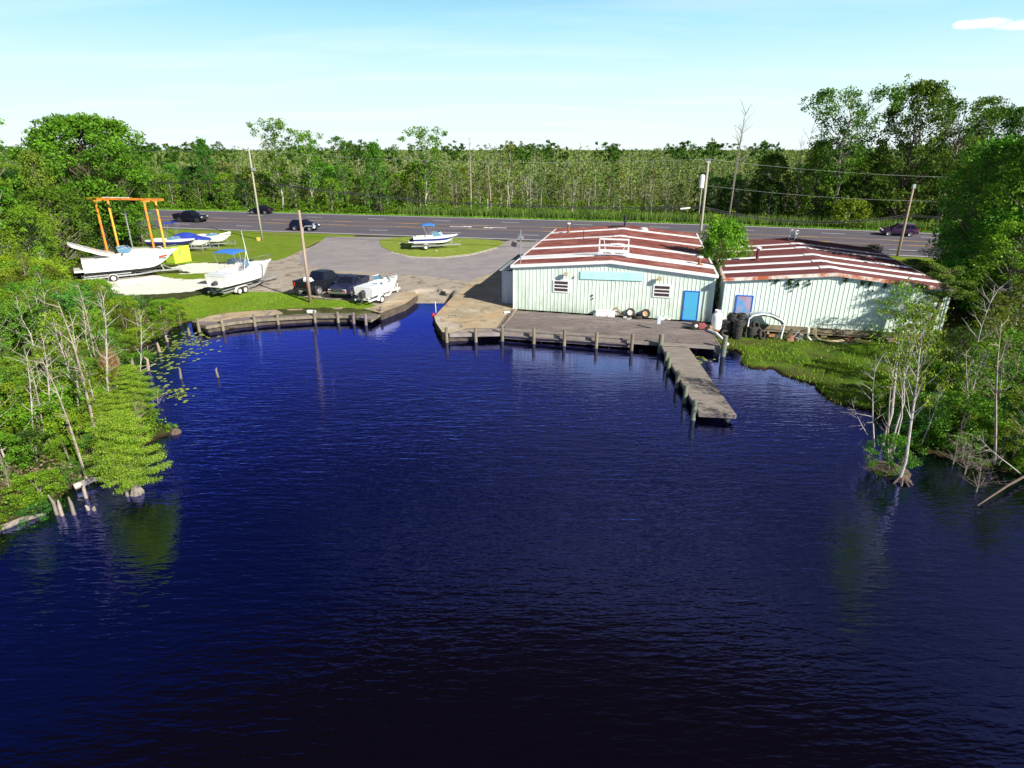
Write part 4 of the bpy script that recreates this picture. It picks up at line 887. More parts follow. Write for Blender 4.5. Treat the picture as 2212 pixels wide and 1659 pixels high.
SUV = dict(L=4.65, W=1.86, wb=(1.38, -1.32), r=.36, gc=.30, hz=.80, tz=1.0, deck=[(-2.32, .85), (-2.25, 1.02), (-1.6, 1.06), (1.0, 1.02), (1.5, .98), (2.15, .82), (2.32, .62)], cab=(-2.2, -1.75, .25, 1.15, 1.02, 1.66, .62), cuts=[.05, .28, .31, .58, .61, .93], rails=1)
SED = dict(L=4.7, W=1.82, wb=(1.40, -1.35), r=.33, gc=.25, hz=.68, tz=.85, deck=[(-2.35, .75), (-2.25, .98), (-1.6, 1.0), (1.0, .95), (1.5, .90), (2.15, .74), (2.35, .55)], cab=(-1.95, -1.05, .15, 1.2, .95, 1.45, .60), cuts=[.12, .50, .53, .90])
OLD = dict(L=5.0, W=1.98, wb=(1.65, -1.55), r=.37, gc=.38, hz=.82, tz=1.0, deck=[(-2.5, .92), (-2.45, .92), (-.6, .92), (-.55, 1.08), (.8, 1.12), (1.0, 1.12), (2.35, 1.02), (2.5, .86)], cab=(-.55, -.45, .35, .95, 1.08, 1.72, .72), bed=(-2.4, -.65, 1.14), cuts=[.08, .90], grille=m_chr, bump=m_chr)
def on_road(px, py):
    h = 1.3
    for _ in range(12): x, y = at(px, py, h); h = roadz(x, y)
    return (x, y, h)
def rdir(x): return math.atan(-.238 - (.0024 * min(x, 70) if x > 0 else 0))
def oncar(nm, lab, cat, c, kind, paint, fwd=1, **k):
    p = on_road(*c); t_ = math.atan(RSL * .97); a = rdir(p[0]) + (0 if fwd > 0 else math.pi); T = car(nm, lab, cat, p, a, kind, paint, **k); T.rotation_euler = (fwd * t_, 0, a); return T
oncar('pickup_truck', 'black pickup with dark bed driving right on the highway above the left lawn', 'pickup', (414, 479), PICK, paint_blk, 1, rim=m_dark)
oncar('sedan_car', 'black sedan driving left in the far lane beside the tall utility pole', 'car', (565, 461), SED, paint_blk, -1)
oncar('sport_utility_car', 'black sport utility car driving right in the near lane behind the brown lamp pole', 'car', (659, 497), SUV, paint_blu, 1)
oncar('sport_utility_car', 'plum purple sport utility car driving left at the right end of the highway', 'car', (1939, 508.5), SUV, paint_pur, -1)
a = math.radians(64); rw = Vector((-17.66, 53.9)); u = Vector((math.cos(a), math.sin(a))); nrm_ = Vector((u.y, -u.x)); c = rw - nrm_ * .95 + u * 1.75
BIG = dict(PICK); BIG.update(L=5.95, r=.44, gc=.46)
TA = car('pickup_truck', 'dark charcoal pickup with white tank in its bed parked at the lawn edge', 'pickup', (c.x, c.y, .91), a, BIG, paint_char)
mb = MB(); mb.box(0, 0, 0, .95, 1.2, .06); mb.lathe([(0, -.35), (.26, -.33), (.28, 0), (.28, .33), (0, .35)], (.05, .12, .28), 14, axis='Y')
TK = thing('white_tank', 'white tank and tray lying in the bed of the charcoal pickup', 'tank', (c.x - u.x * 1.9, c.y - u.y * 1.9, .91 + 1.05), a); mb.box(-.1, -.3, .2, .5, .4, .3); mb.build('tank_body', m_wht, TK)
mb = MB(); mb.box(-3.02, 0, .62, .03, .42, .16); mb.build('licence_plate', m_wht, TA)
mb = MB(); mb.box(-3.1, 0, .42, .22, .12, .1); mb.build('tow_hitch', m_chr, TA)
a = math.radians(-101); u = Vector((math.cos(a), math.sin(a))); c = Vector((-15.55, 52.3)) - u * 2.5
TB = car('pickup_truck', 'old dark blue pickup with chrome grille parked nose to the water', 'pickup', (c.x, c.y, .91), a, OLD, paint_old)
mb = MB(); 
for k in range(4): mb.box(2.52, 0, .72 + k * .07, .03, .95, .018)
for k in range(5): mb.box(2.525, -.4 + k * .2, .82, .03, .02, .24)
mb.build('grille_bars', m_dark, TB)
for s in (1, -1): mb = MB(); mb.box(2.47, s * .72, .68, .08, .34, .1); mb.build('indicator', m_org, TB)
mb = MB(); mb.lathe([(0, 0), (.13, .02), (.13, .3), (0, .33)], (0, 0, 0), 10); J = thing('junk_bundle', 'dark and white junk piled in the bed of the old blue pickup', 'junk', (c.x - u.x * 1.1, c.y - u.y * 1.1, 1.88), 0); mb.build('jug', m_wht, J); mb = MB(); mb.lathe([(0, -.16), (.34, -.12), (.36, .1), (0, .14)], (-.2, .35, .1), 12, axis='Z'); mb.box(.3, .3, .1, .4, .3, .3, .4); mb.build('tub', m_dark, J)

# ---------------------------------------------------------------- boats and trailers
m_gel = mat('white_gelcoat', (.84, .85, .86), .25, col2=(.80, .80, .78), scale=1, coat=.3); m_navy = mat('navy_hull_band', (.012, .02, .22), .3, coat=.3); m_bot = mat('dark_bottom_paint', (.03, .035, .05), .6)
m_canv = mat('bright_blue_canvas', (.03, .16, .62), .8, col2=(.04, .22, .70), scale=2); m_canvd = mat('deep_blue_cover', (.015, .035, .36), .85, col2=(.02, .06, .45), scale=3, bump=.5, bscale=5); m_vin = mat('boat_vinyl', (.74, .73, .70), .6); m_int = mat('cockpit_liner', (.66, .66, .66), .6)
def hull(T, L, B, H, bandmats, nose=.55, fine=2.4, cock=(.08, .52), tilt=0):
    """stern at x=0, bow at x=L, keel at z=0"""
    N = 22; mb = MB(); secs = []; sh = []
    for i in range(N + 1):
        t = i / N; x = L * t; b = B / 2 * (1 - max(0, (t - .30) / .70) ** fine) * (1 - .05 * (1 - t)); b = max(b, .03)
        zk = H * nose * max(0, (t - .62) / .38) ** 2.0; zs = H * (.88 + .12 * t * t); zch = zk + (zs - zk) * .30 * (1 - t * .3); ch = b * (.86 - .25 * t * t)
        z1 = zch + (zs - zch) * .38; z2 = zch + (zs - zch) * .74
        xs_ = x + 0; fl = lambda z: L * .0
        rake = lambda f: x - (1 - f) * .14 * L * max(0, (t - .7) / .3)
        lv = [(rake(0), 0, zk), (rake(.3), ch, zch), (rake(.55), (ch + (b - ch) * .5), z1), (rake(.8), ch + (b - ch) * .85, z2), (rake(1), b, zs), (rake(1) - .0, b * .97, zs + .03)]
        sec = [(q[0], -q[1], q[2]) for q in lv[::-1]] + lv[1:]; secs.append(sec); sh.append((rake(1), b * .97, zs + .03))
    bands = bandmats[::-1] + bandmats; mb.loft(secs, bands=bands, caps=False)
    k = len(secs[0]); o = len(mb.v); mb.v += secs[0]; mb.f.append(tuple(range(o, o + k))); mb.m.append(bandmats[2])
    mats = [m_gel, m_navy, m_bot, m_dark]; mb.build('hull', mats, T, smooth=False)
    # deck with an open cockpit well
    mb = MB(); c0, c1 = cock; rows = []
    for i, (x, b, z) in enumerate(sh):
        t = i / N; rows.append((x, b, z, c0 <= t <= c1))
    for (x, b, z, ck), (x2, b2, z2, ck2) in zip(rows[:-1], rows[1:]):
        if ck and ck2:
            g, g2 = max(b - .26, .1), max(b2 - .26, .1); zf = H * .42
            for s in (1, -1):
                q = [(x, s * b, z), (x2, s * b2, z2), (x2, s * g2, z2 + .03), (x, s * g, z + .03), (x2, s * g2 * .96, zf), (x, s * g * .96, zf)]
                mb.add(q, [(0, 1, 2, 3), (3, 2, 4, 5)])
            mb.add([(x, -g * .96, zf), (x2, -g2 * .96, zf), (x2, g2 * .96, zf), (x, g * .96, zf)], [(0, 1, 2, 3)], 1)
        else:
            cz = .07 if x > L * .4 else .02
            mb.add([(x, -b, z), (x, -b * .5, z + cz * .8), (x, 0, z + cz), (x, b * .5, z + cz * .8), (x, b, z), (x2, -b2, z2), (x2, -b2 * .5, z2 + cz * .8), (x2, 0, z2 + cz), (x2, b2 * .5, z2 + cz * .8), (x2, b2, z2)], [(0, 1, 6, 5), (1, 2, 7, 6), (2, 3, 8, 7), (3, 4, 9, 8)])
            if ck != ck2:
                xx, bb, zz = (x, b, z) if ck else (x2, b2, z2); g = bb - .26; mb.add([(xx, -g, zz + .02), (xx, g, zz + .02), (xx, g * .96, H * .42), (xx, -g * .96, H * .42)], [(0, 1, 2, 3)])
    mb.build('deck', [m_gel, m_int], T)
    return lambda t: (float(np.interp(t * L, [q[0] for q in sh], [q[1] for q in sh])), float(np.interp(t * L, [q[0] for q in sh], [q[2] for q in sh])))
def windshield(T, x0, x1, hw, z, h, rake=.35):
    mb = MB(); pts = [(x0, hw, z), (x1 - .25, hw * .92, z), (x1, hw * .55, z), (x1 + .05, 0, z), (x1, -hw * .55, z), (x1 - .25, -hw * .92, z), (x0, -hw, z)]
    top = [(x - rake * (.2 if i in (0, 6) else 1), y * .93, z + h * (.75 if i in (0, 6) else 1)) for i, (x, y, z) in enumerate(pts)]
    mb.loft([pts, top], caps=False); g = mb.build('windshield', m_glassb, T); mb = MB(); mb.path(top, .022, 5)
    for a, b in zip(pts, top): mb.path([a, b], .018, 5)
    mb.build('windshield_frame', m_galv, g)
def bimini(T, x0, x1, hw, z0, h, m, tilt=0, folded=False):
    mb = MB(); n = 8; secs = []
    for i in range(n + 1):
        t = i / n; x = x0 + (x1 - x0) * t; zc = z0 + h + .10 * math.sin(math.pi * t) + tilt * t
        top = [(x, hw * math.sin(a), zc - .16 * (1 - math.cos(a * .9))) for a in np.linspace(-1.45, 1.45, 9)]; secs.append(top + [(p[0], p[1], p[2] - .05) for p in top[::-1]])
    mb.loft(secs, close=True); c = mb.build('bimini_top', m, T, smooth=False)
    mb = MB(); xm = (x0 + x1) / 2
    for s in (1, -1):
        for xa in (x0 + .05, xm, x1 - .05): mb.path([(xm + .25 * (xa - xm), s * hw * 1.0, z0), (xa, s * hw * .98, z0 + h - .12 + tilt * (xa - x0) / (x1 - x0 + 1e-6))], .02, 5)
    mb.build('bimini_frame', m_galv, c)
def trailer(name, label, loc, rz, L, W, axles, tongue, wx, rim=None, r=.33, mm=None):
    T = thing(name, label, 'trailer', loc, rz); mm = mm or m_galv; mb = MB(); z = r * 1.35
    for s in (1, -1): mb.bar((-.3, s * W * .36, z), (L * .62, s * W * .36, z), .09, .13); mb.bar((L * .62, s * W * .36, z), (L * .95, 0, z + .02), .09, .13)
    mb.bar((L * .9, 0, z), (L + tongue, 0, z - .05), .11, .13)
    for x in (0, L * .3, L * .6): mb.bar((x, -W * .36, z), (x, W * .36, z), .08, .08)
    for s in (1, -1): mb.bar((-.1, s * W * .24, z + .16), (L * .55, s * W * .24, z + .18), .10, .10)
    mb.build('frame', mm, T)
    for k in range(axles):
        x = wx + k * (r * 2.15)
        for s in (1, -1): wheel(T, x, s * (W / 2 - .08), r, .2, rim or m_rimw)
        mb = MB(); mb.bar((x, -W * .44, r), (x, W * .44, r), .07, .07); mb.build('axle', m_dark, T)
    for s in (1, -1):
        mb = MB(); x0, x1 = wx - r * 1.35, wx + (axles - 1) * r * 2.15 + r * 1.35; prof = [(x0, r * .9), (x0 + .1, r * 1.75), (x0 + r * .9, r * 2.25), (x1 - r * .9, r * 2.25), (x1 - .1, r * 1.75), (x1, r * .9)]
        mb.loft([[(x, s * (W / 2 - .22), zz), (x, s * (W / 2 + .06), zz), (x, s * (W / 2 + .06), zz - .04)] for x, zz in prof], caps=False); mb.build('fender', m_wht, T)
    mb = MB(); mb.bar((L * .98, 0, z), (L * .93, 0, z + .95), .08, .10); mb.bar((L + tongue * .5, 0, z), (L * .94, 0, z + .7), .05, .05); mb.box(L * .92, 0, z + .95, .25, .14, .14); mb.build('winch_post', mm, T)
    mb = MB(); mb.path([(L + tongue - .2, .12, .05), (L + tongue - .2, .12, z + .35)], .035, 6); mb.box(L + tongue - .2, .12, z + .38, .2, .05, .05); mb.build('jack', mm, T)
    return T, z
def place(px, py, h=.9): return at(px, py, h)
def frm(wh, rz, wx): return (wh[0] - math.cos(rz) * wx, wh[1] - math.sin(rz) * wx)
def outdrive(T, x, y, z, m):
    mb = MB(); mb.loft([[(x + .1, y + a, z + b) for a, b in ((-.2, -.05), (.2, -.05), (.22, .45), (.12, .6), (-.12, .6), (-.22, .45))], [(x - .35, y + a, z + b) for a, b in ((-.14, 0), (.14, 0), (.16, .4), (.08, .5), (-.08, .5), (-.16, .4))]], close=True)
    mb.box(x - .25, y, z - .2, .2, .09, .5); mb.lathe([(0, -.28), (.07, -.2), (.09, .1), (0, .22)], (x - .22, y, z - .42), 8, axis='X')
    mb.build('outboard_motor', m, T, bevel=.01)
def boat(name, label, T_, z, L, B, H, bands, **k):
    b = thing(name, label, 'boat', (T_.location.x, T_.location.y, T_.location.z + z), T_.rotation_euler[2]); f = hull(b, L, B, H, bands, **k); return b, f
# 1 the island boat: blue band, blue bimini
rz = R(13.5); wp = at(*r3(548, 563), .97); off = 1.6; o = Vector((*wp, 0)) - Vector((math.cos(rz) * off, math.sin(rz) * off, 0)) + Vector((-math.sin(rz), math.cos(rz), 0)) * 1.0
TT, z = trailer('boat_trailer', 'galvanised single axle trailer under the blue banded boat on the grass island', (o.x, o.y, 1.02), rz, 5.3, 2.1, 1, 1.1, off)
b, f = boat('sport_boat', 'white sport boat with navy side band and blue bimini on the grass island', TT, z + .1, 6.0, 2.25, 1.15, [2, 0, 1, 0, 0])
windshield(b, 2.6, 4.0, .85, f(.6)[1] + .03, .5); bimini(b, 1.3, 2.9, .95, f(.4)[1], 1.55, m_canv)
mb = MB(); mb.box(-.3, 0, .45, .7, 1.9, .10); mb.build('swim_platform', m_gel, b, bevel=.03); outdrive(b, -.1, 0, .25, m_dark)
mb = MB(); mb.box(.9, 0, .85, .6, 1.5, .35); mb.box(1.95, .45, .85, .5, .5, .55); mb.box(1.95, -.45, .85, .5, .5, .55); mb.build('seats', m_vin, b, bevel=.05)
# 2 the long cuddy boat by the lawn
rz = R(71); wp = at(*r2(640, 895), .9); off = 1.35
o = Vector((*wp, 0)) - Vector((math.cos(rz) * off, math.sin(rz) * off, 0)) + Vector((-math.sin(rz), math.cos(rz), 0)) * 1.12
TT, z = trailer('boat_trailer', 'tandem axle galvanised trailer under the white cuddy boat with blue bimini', (o.x, o.y, .91), rz, 6.6, 2.4, 2, 1.6, off)
b, f = boat('cuddy_boat', 'long white cuddy boat with blue bimini and tall antenna on its tandem trailer', TT, z + .1, 7.4, 2.6, 1.62, [2, 0, 0, 0, 0], cock=(.16, .46), nose=.6)
hb, hz_ = f(.5); mb = MB(); secs = []
for t, w, h in ((.46, .80, .42), (.56, .80, .46), (.68, .68, .36), (.80, .42, .20), (.88, .2, .05)):
    bb, zz = f(t); x = t * 7.4; ww = bb * w; secs.append([(x, -ww, zz), (x, -ww * .8, zz + h), (x, ww * .8, zz + h), (x, ww, zz)])
mb.loft(secs); cb_ = mb.build('cabin', m_gel, b, bevel=.04)
mb = MB(); mb.box(4.6, 0, hz_ + .50, .5, .5, .06); mb.box(4.0, .5, hz_ + .3, .3, .3, .3); mb.build('hatch', m_dark, cb_)
windshield(b, 2.7, 3.7, 1.0, f(.46)[1] + .35, .55); bimini(b, 1.3, 3.0, 1.15, f(.3)[1], 1.75, m_canv, tilt=.1)
mb = MB(); mb.path([(3.4, -.9, 1.7), (3.2, -.9, 3.4), (3.05, -.9, 5.0)], [.035, .03, .015], 6); mb.build('antenna', m_wht, b)
mb = MB(); pts = [(t * 7.4, f(t)[0] * .92, f(t)[1] + .38 + .12 * t) for t in (.55, .65, .75, .85, .93)] + [(7.5, 0, f(1)[1] + .5)]; full = pts + [(x, -y, zz) for x, y, zz in pts[::-1][1:]]; mb.path(full, .02, 5)
for p_ in full[::2]: mb.path([p_, (p_[0] * .995, p_[1], p_[2] - .42)], .016, 5)
mb.build('bow_rail', m_chr, b); mb = MB(); mb.box(-.28, 0, .5, .7, 2.1, .1); mb.build('swim_platform', m_gel, b, bevel=.03); outdrive(b, -.15, 0, .3, m_dark)
mb = MB(); mb.box(.5, 0, 1.28, 1.0, 2.0, .14); mb.build('engine_hatch', m_gel, b, bevel=.04)
# 3 the bowrider beside the old pickup
rz = R(66); wp = at(*r5(1715, 785), .9); off = 1.2
o = Vector((*wp, 0)) - Vector((math.cos(rz) * off, math.sin(rz) * off, 0)) + Vector((-math.sin(rz), math.cos(rz), 0)) * .95
TT, z = trailer('boat_trailer', 'cream single axle trailer under the white bowrider next to the old pickup', (o.x, o.y, .91), rz, 4.4, 2.0, 1, 1.0, off, mm=m_wht)
b, f = boat('bowrider_boat', 'old white bowrider with split windshield parked beside the old blue pickup', TT, z + .05, 5.1, 2.1, 1.1, [0, 0, 0, 0, 0], cock=(.30, .86), fine=3.0)
for s in (1, -1):
    mb = MB(); zz = f(.6)[1] + .03; q = [(2.7, s * .85, zz), (3.3, s * .55, zz), (3.3, s * .2, zz), (3.0, s * .22, zz + .45), (3.0, s * .5, zz + .45), (2.5, s * .8, zz + .40)]; mb.add(q, [(0, 1, 4, 5), (1, 2, 3, 4)]); g = mb.build('windshield', m_glassb, b); mb = MB(); mb.path([q[5], q[4], q[3]], .02, 5); mb.path([q[1], q[4]], .02, 5); mb.build('windshield_frame', m_galv, g)
mb = MB(); mb.box(2.1, .45, .72, .55, .5, .5); mb.box(2.1, -.45, .72, .55, .5, .5); mb.build('seats', m_glassb, b, bevel=.05)
mb = MB()
for s in (1, -1): mb.path([(4.3, s * .7, 1.15), (4.25, s * .72, 1.5), (4.75, s * .35, 1.6), (4.95, s * .2, 1.25)], .018, 5)
mb.build('bow_rail', m_chr, b); outdrive(b, -.1, 0, .2, m_dark)
mb = MB(); mb.box(.75, 0, 1.02, 1.5, 1.5, .06); mb.build('aft_deck', m_gel, b, bevel=.02)
# 4 big cruiser at left with radar arch
rz = R(36); wp = at(*r1(1235, 1012), .9); off = 2.3
o = Vector((*wp, 0)) - Vector((math.cos(rz) * off, math.sin(rz) * off, 0)) + Vector((-math.sin(rz), math.cos(rz), 0)) * 1.15
TT, z = trailer('boat_trailer', 'long pale trailer under the big white cruiser on the white gravel', (o.x, o.y, .91), rz, 7.2, 2.5, 1, 1.5, off)
b, f = boat('cruiser_boat', 'big white cabin cruiser with raised arch half hidden by bushes at left', TT, z + .1, 8.6, 2.8, 2.0, [2, 0, 0, 0, 0], cock=(.10, .42), nose=.55)
mb = MB(); secs = []
for t, w, h in ((.42, .86, .30), (.55, .84, .55), (.68, .70, .42), (.82, .42, .2), (.92, .2, .04)):
    bb, zz = f(t); x = t * 8.6; ww = bb * w; secs.append([(x, -ww, zz), (x, -ww * .8, zz + h), (x, ww * .8, zz + h), (x, ww, zz)])
mb.loft(secs); cb_ = mb.build('cabin', m_gel, b, bevel=.05); windshield(b, 3.3, 4.6, 1.1, f(.45)[1] + .32, .5)
mb = MB(); 
mb.loft([[(x, -w, z), (x, -w, z + .3), (x, w, z + .3), (x, w, z)] for x, z, w in ((3.0, 1.75, 1.0), (1.6, 2.15, 1.15), (.2, 2.75, 1.1), (-.5, 3.05, .9), (-.75, 3.2, .5))], close=True); mb.build('radar_arch', m_gel, b, bevel=.04)
mb = MB(); mb.box(-.35, 0, .7, .9, 2.4, .16); mb.build('swim_platform', m_gel, b, bevel=.04)
for s in (1, -1): mb = MB(); mb.box(7.1, s * .93, 1.52, .8, .05, .14, rz=-s * .32); mb.build('name_stripe', m_red, b)
mb = MB(); pts = [(t * 8.6, f(t)[0] * .9, f(t)[1] + .4) for t in (.6, .72, .84, .93)] + [(8.65, 0, f(1)[1] + .45)]; full = pts + [(x, -y, zz) for x, y, zz in pts[::-1][1:]]; mb.path(full, .022, 5)
for p_ in full: mb.path([p_, (p_[0] * .995, p_[1], p_[2] - .42)], .016, 5)
mb.build('bow_rail', m_chr, b)
# 5-7 the three boats behind the lime green bin
def rowboat(n1, lab1, lab2, bow, tongue_end, rz, L, B, H, bands, **k):
    u = Vector((math.cos(rz), math.sin(rz), 0)); p = Vector((*bow, 0)) - u * L
    TT, z = trailer('boat_trailer', lab2, (p.x, p.y, .93), rz, L * .92, B * .9, 1, tongue_end, L * .28)
    return boat(n1, lab1, TT, z + .08, L, B, H, bands, **k)
b, f = rowboat('deck_boat', 'black hulled open boat with white deck and folded black bimini behind the lime bin', 'grey trailer with winch post under the black hulled boat', at(*r4(1650, 325), 2.0), 1.5, R(-8), 6.3, 2.3, 1.1, [3, 3, 1, 0, 0])
mb = MB(); mb.path([(1.0, 1.05, 1.1), (.3, 1.0, 2.1), (-.5, .9, 2.5), (-.5, -.9, 2.5), (.3, -1.0, 2.1), (1.0, -1.05, 1.1)], .05, 6); mb.path([(3.2, 1.0, 1.15), (1.6, 1.0, 2.1), (.2, .9, 2.6), (-.4, .9, 2.5)], .06, 6); mb.build('folded_bimini', m_dark, b)
windshield(b, 3.0, 4.1, .85, f(.6)[1], .35); mb = MB(); mb.box(1.2, 0, .8, .7, 1.6, .4); mb.box(2.3, .4, .8, .5, .5, .5); mb.build('seats', m_vin, b, bevel=.04); outdrive(b, -.1, 0, .25, m_dark)
b, f = rowboat('covered_boat', 'white boat under a deep blue cover between the open black boat and the white runabout', 'trailer under the blue covered boat', at(*r4(1885, 325), 1.9), 1.3, R(-14), 6.2, 2.3, 1.1, [0, 0, 0, 0, 0])
mb = MB(); secs = []
for t, h, w in ((.0, .1, .98), (.12, .5, .98), (.3, .75, .98), (.48, .7, .98), (.56, .45, .98), (.7, .28, .98), (.85, .15, .98), (.97, .05, .98)):
    bb, zz = f(t); x = t * 6.2; ww = bb * w + .05; secs.append([(x, -ww, zz - .14), (x, -ww, zz + .03), (x, -ww * .5, zz + h * .75), (x, 0, zz + h), (x, ww * .5, zz + h * .75), (x, ww, zz + .03), (x, ww, zz - .14)])
mb.loft(secs); mb.build('boat_cover', m_canvd, b, smooth=False); bimini(b, -.6, .5, 1.0, 1.1, 1.75, m_canvd, tilt=.15)
b, f = rowboat('runabout_boat', 'small white runabout with light grey stripe nearest the highway lawn', 'trailer under the small white runabout', at(*r4(2112, 272), 1.9), 1.0, R(-4), 5.0, 2.0, 1.0, [0, 0, 0, 0, 0])
mb = MB(); mb.loft([[(3.6, -.5, 1.05), (3.6, .5, 1.05), (3.6, .4, 1.2), (3.6, -.4, 1.2)], [(5.0, -.25, 1.25), (5.0, .25, 1.25), (4.9, .2, 1.5), (4.9, -.2, 1.5)]], close=True); mb.build('bow_seat', m_gel, b); windshield(b, 2.0, 3.1, .75, f(.5)[1], .35)
mb = MB(); mb.box(1.0, 0, 1.0, 1.2, 1.4, .2); mb.build('sun_pad', m_vin, b, bevel=.05)

# lime green bin
m_lime = mat('lime_panel', (.50, .72, .05), .5, col2=(.58, .80, .08), scale=2); m_lg = mat('green_lettering', (.03, .30, .12), .5)
bx = at(*r4(1390, 588), .9); BN = thing('lime_bin', 'lime green collection bin with dark hatch on the gravel behind the big cruiser', 'bin', (bx[0], bx[1], .9), R(-28))
mb = MB(); mb.loft([[(-1.75, y, 0) for y in (0, 2.1)] + [(-1.75, 2.1, 1.75), (-1.75, 0, 1.75)], [(0, y, 0) for y in (0, 2.1)] + [(0, 2.1, 1.9), (0, 0, 1.75)]], close=True); mb.build('bin_body', m_lime, BN, bevel=.04)
mb = MB(); mb.box(-.62, -.02, 1.25, .5, .05, .6); mb.build('hatch', m_dark, BN)
mb = MB()
for k, (w, zz) in enumerate(((.3, 1.45), (.22, 1.3), (.34, 1.15), (.26, 1.0))): mb.box(.02, .8, zz, .03, w, .07)
mb.box(-1.35, -.015, 1.35, .07, .02, .3); mb.box(-1.27, -.015, 1.2, .2, .02, .06); mb.build('lettering', m_lg, BN)
# orange gantry
m_or = mat('flaking_orange_paint', (.78, .27, .035), .7, col2=(.40, .12, .04), scale=2.2, det=7, lo=.5, hi=.68, stretch=(1, 1, .4)); m_or2 = mat('yellow_orange_paint', (.80, .42, .06), .7, col2=(.55, .17, .04), scale=2.2, det=7, lo=.5, hi=.68, stretch=(1, 1, .4))
g0, g1 = Vector((-49.9, 74.6)), Vector((-43.3, 73.3)); u = (g1 - g0); Lg = u.length; ga = math.atan2(u.y, u.x); GT = thing('boat_hoist_gantry', 'tall flaking orange steel boat hoist frame with four legs at the left trees', 'gantry', (g0.x, g0.y, .85), ga)
for i, x in enumerate((0, Lg)):
    for y, mm in ((-.1, m_or), (1.7, m_or2)):
        mb = MB(); mb.path([(x, y, -.1), (x, y, 6.75)], .13, 10); mb.build('leg', mm, GT)
    mb = MB(); mb.bar((x, -.3, 6.8), (x, 1.9, 6.8), .16, .18); mb.build('cross_beam', m_or, GT)
mb = MB(); mb.bar((-1.9, .75, 6.98), (Lg + 1.9, .75, 6.98), .2, .24); mb.build('main_beam', m_or, GT); mb = MB(); mb.bar((.3, .75, 7.14), (Lg * .6, .75, 7.14), .12, .06); mb.build('cable_tray', m_wht, GT)
mb = MB(); mb.path([(1.4, 2.4, 0), (1.4, 2.4, 5.0)], .09, 8); mb.box(1.4, 2.4, 5.1, .3, .3, .35); o = mb.build('lamp_post', m_galv); o.location = GT.location; o.rotation_euler = GT.rotation_euler; tag(o, 'thin grey lamp post standing behind the orange gantry legs', 'lamp post')

# ---------------------------------------------------------------- things on the wharf and the right bank
def tyre_mesh():
    mb = MB(); r, w = .36, .22; prof = [(r * .58, -w * .32), (r * .66, -w * .5), (r * .88, -w * .5), (r * .98, -w * .38), (r, -w * .1), (r, w * .1), (r * .98, w * .38), (r * .88, w * .5), (r * .66, w * .5), (r * .58, w * .32), (r * .62, 0), (r * .58, -w * .32)]
    mb.lathe(prof, (0, 0, 0), 20); return mb
T0 = None
def tyre(x, y, z, rx, ry, rz, s, label, group):
    global T0
    if T0 is None: o = tyre_mesh().build('tyre', m_blk); T0 = o
    else: o = T0.copy(); COL.objects.link(o)
    o.location = (x, y, z); o.rotation_euler = (rx, ry, rz); o.scale = (s, s, s); tag(o, label, 'tyre', group); return o
stk = [(16.52, 42.05, .50, 7, 'in the tall front stack at the mint building corner'), (15.95, 42.6, .55, 6, 'in the leftmost stack beside the white gas tank'), (16.35, 43.0, .6, 8, 'in the rear stack against the wall by the peeling door'), (16.95, 42.85, .6, 8, 'in the rear right stack before the peeling door'), (17.6, 42.25, .45, 4, 'in the low stack just right of the white hoop post')]
for i, (x, y, z, n, lb) in enumerate(stk):
    rr = random.Random(i + 20); z = tz(x, y) + .1
    for k in range(n): tyre(x + rr.uniform(-.04, .04), y + rr.uniform(-.04, .04), z + k * .205, rr.uniform(-.05, .05), rr.uniform(-.05, .05), 0, rr.uniform(.92, 1.04), (['lowest', 'second lowest', 'third', 'fourth', 'fifth', 'sixth', 'seventh', 'eighth'][k] if k < n - 1 else 'topmost') + ' worn tyre ' + lb, 'old tyres stacked by the mint building' if 1 else None)
tyre(18.0, 42.1, tz(18, 42.1) + .45, R(60), R(30), 0, 1.05, 'worn black tyre leaning against the low stack', 'old tyres stacked by the mint building')
tyre(18.25, 41.9, tz(18.2, 41.9) + .3, R(65), R(40), .3, 1.0, 'worn black tyre slumped at the foot of the low stack', 'old tyres stacked by the mint building')
tyre(17.9, 42.35, tz(18, 42.1) + .85, R(50), R(50), 0, 1.05, 'worn black tyre tipped over the top of the low stack', 'old tyres stacked by the mint building')
tyre(15.65, 42.2, tz(15.6, 42.2) + .3, R(70), 0, .4, 1.0, 'worn black tyre standing on edge left of the stacks', 'old tyres stacked by the mint building')
# gas tank
x, y = at(*w1(815, 492), .9); GTK = thing('gas_tank', 'white upright propane tank at the corner between the two buildings', 'gas tank', (x, y + .1, .9))
mb = MB(); mb.lathe([(0, .06), (.30, .08), (.37, .2), (.38, 1.05), (.34, 1.22), (.22, 1.33), (.0, 1.36)], n=20); mb.build('tank_shell', m_wht, GTK, smooth=True)
mb = MB(); mb.lathe([(.19, 1.3), (.21, 1.32), (.21, 1.55), (.17, 1.55), (.17, 1.33)], n=16); mb.build('collar', m_wht, GTK); mb = MB(); mb.lathe([(.28, 0), (.31, 0), (.31, .1), (.28, .1)], n=16); mb.build('foot_ring', m_rust, GTK)
mb = MB(); mb.path([(0, 0, 1.34), (0, 0, 1.5)], .04, 8); mb.build('valve', m_dark, GTK)
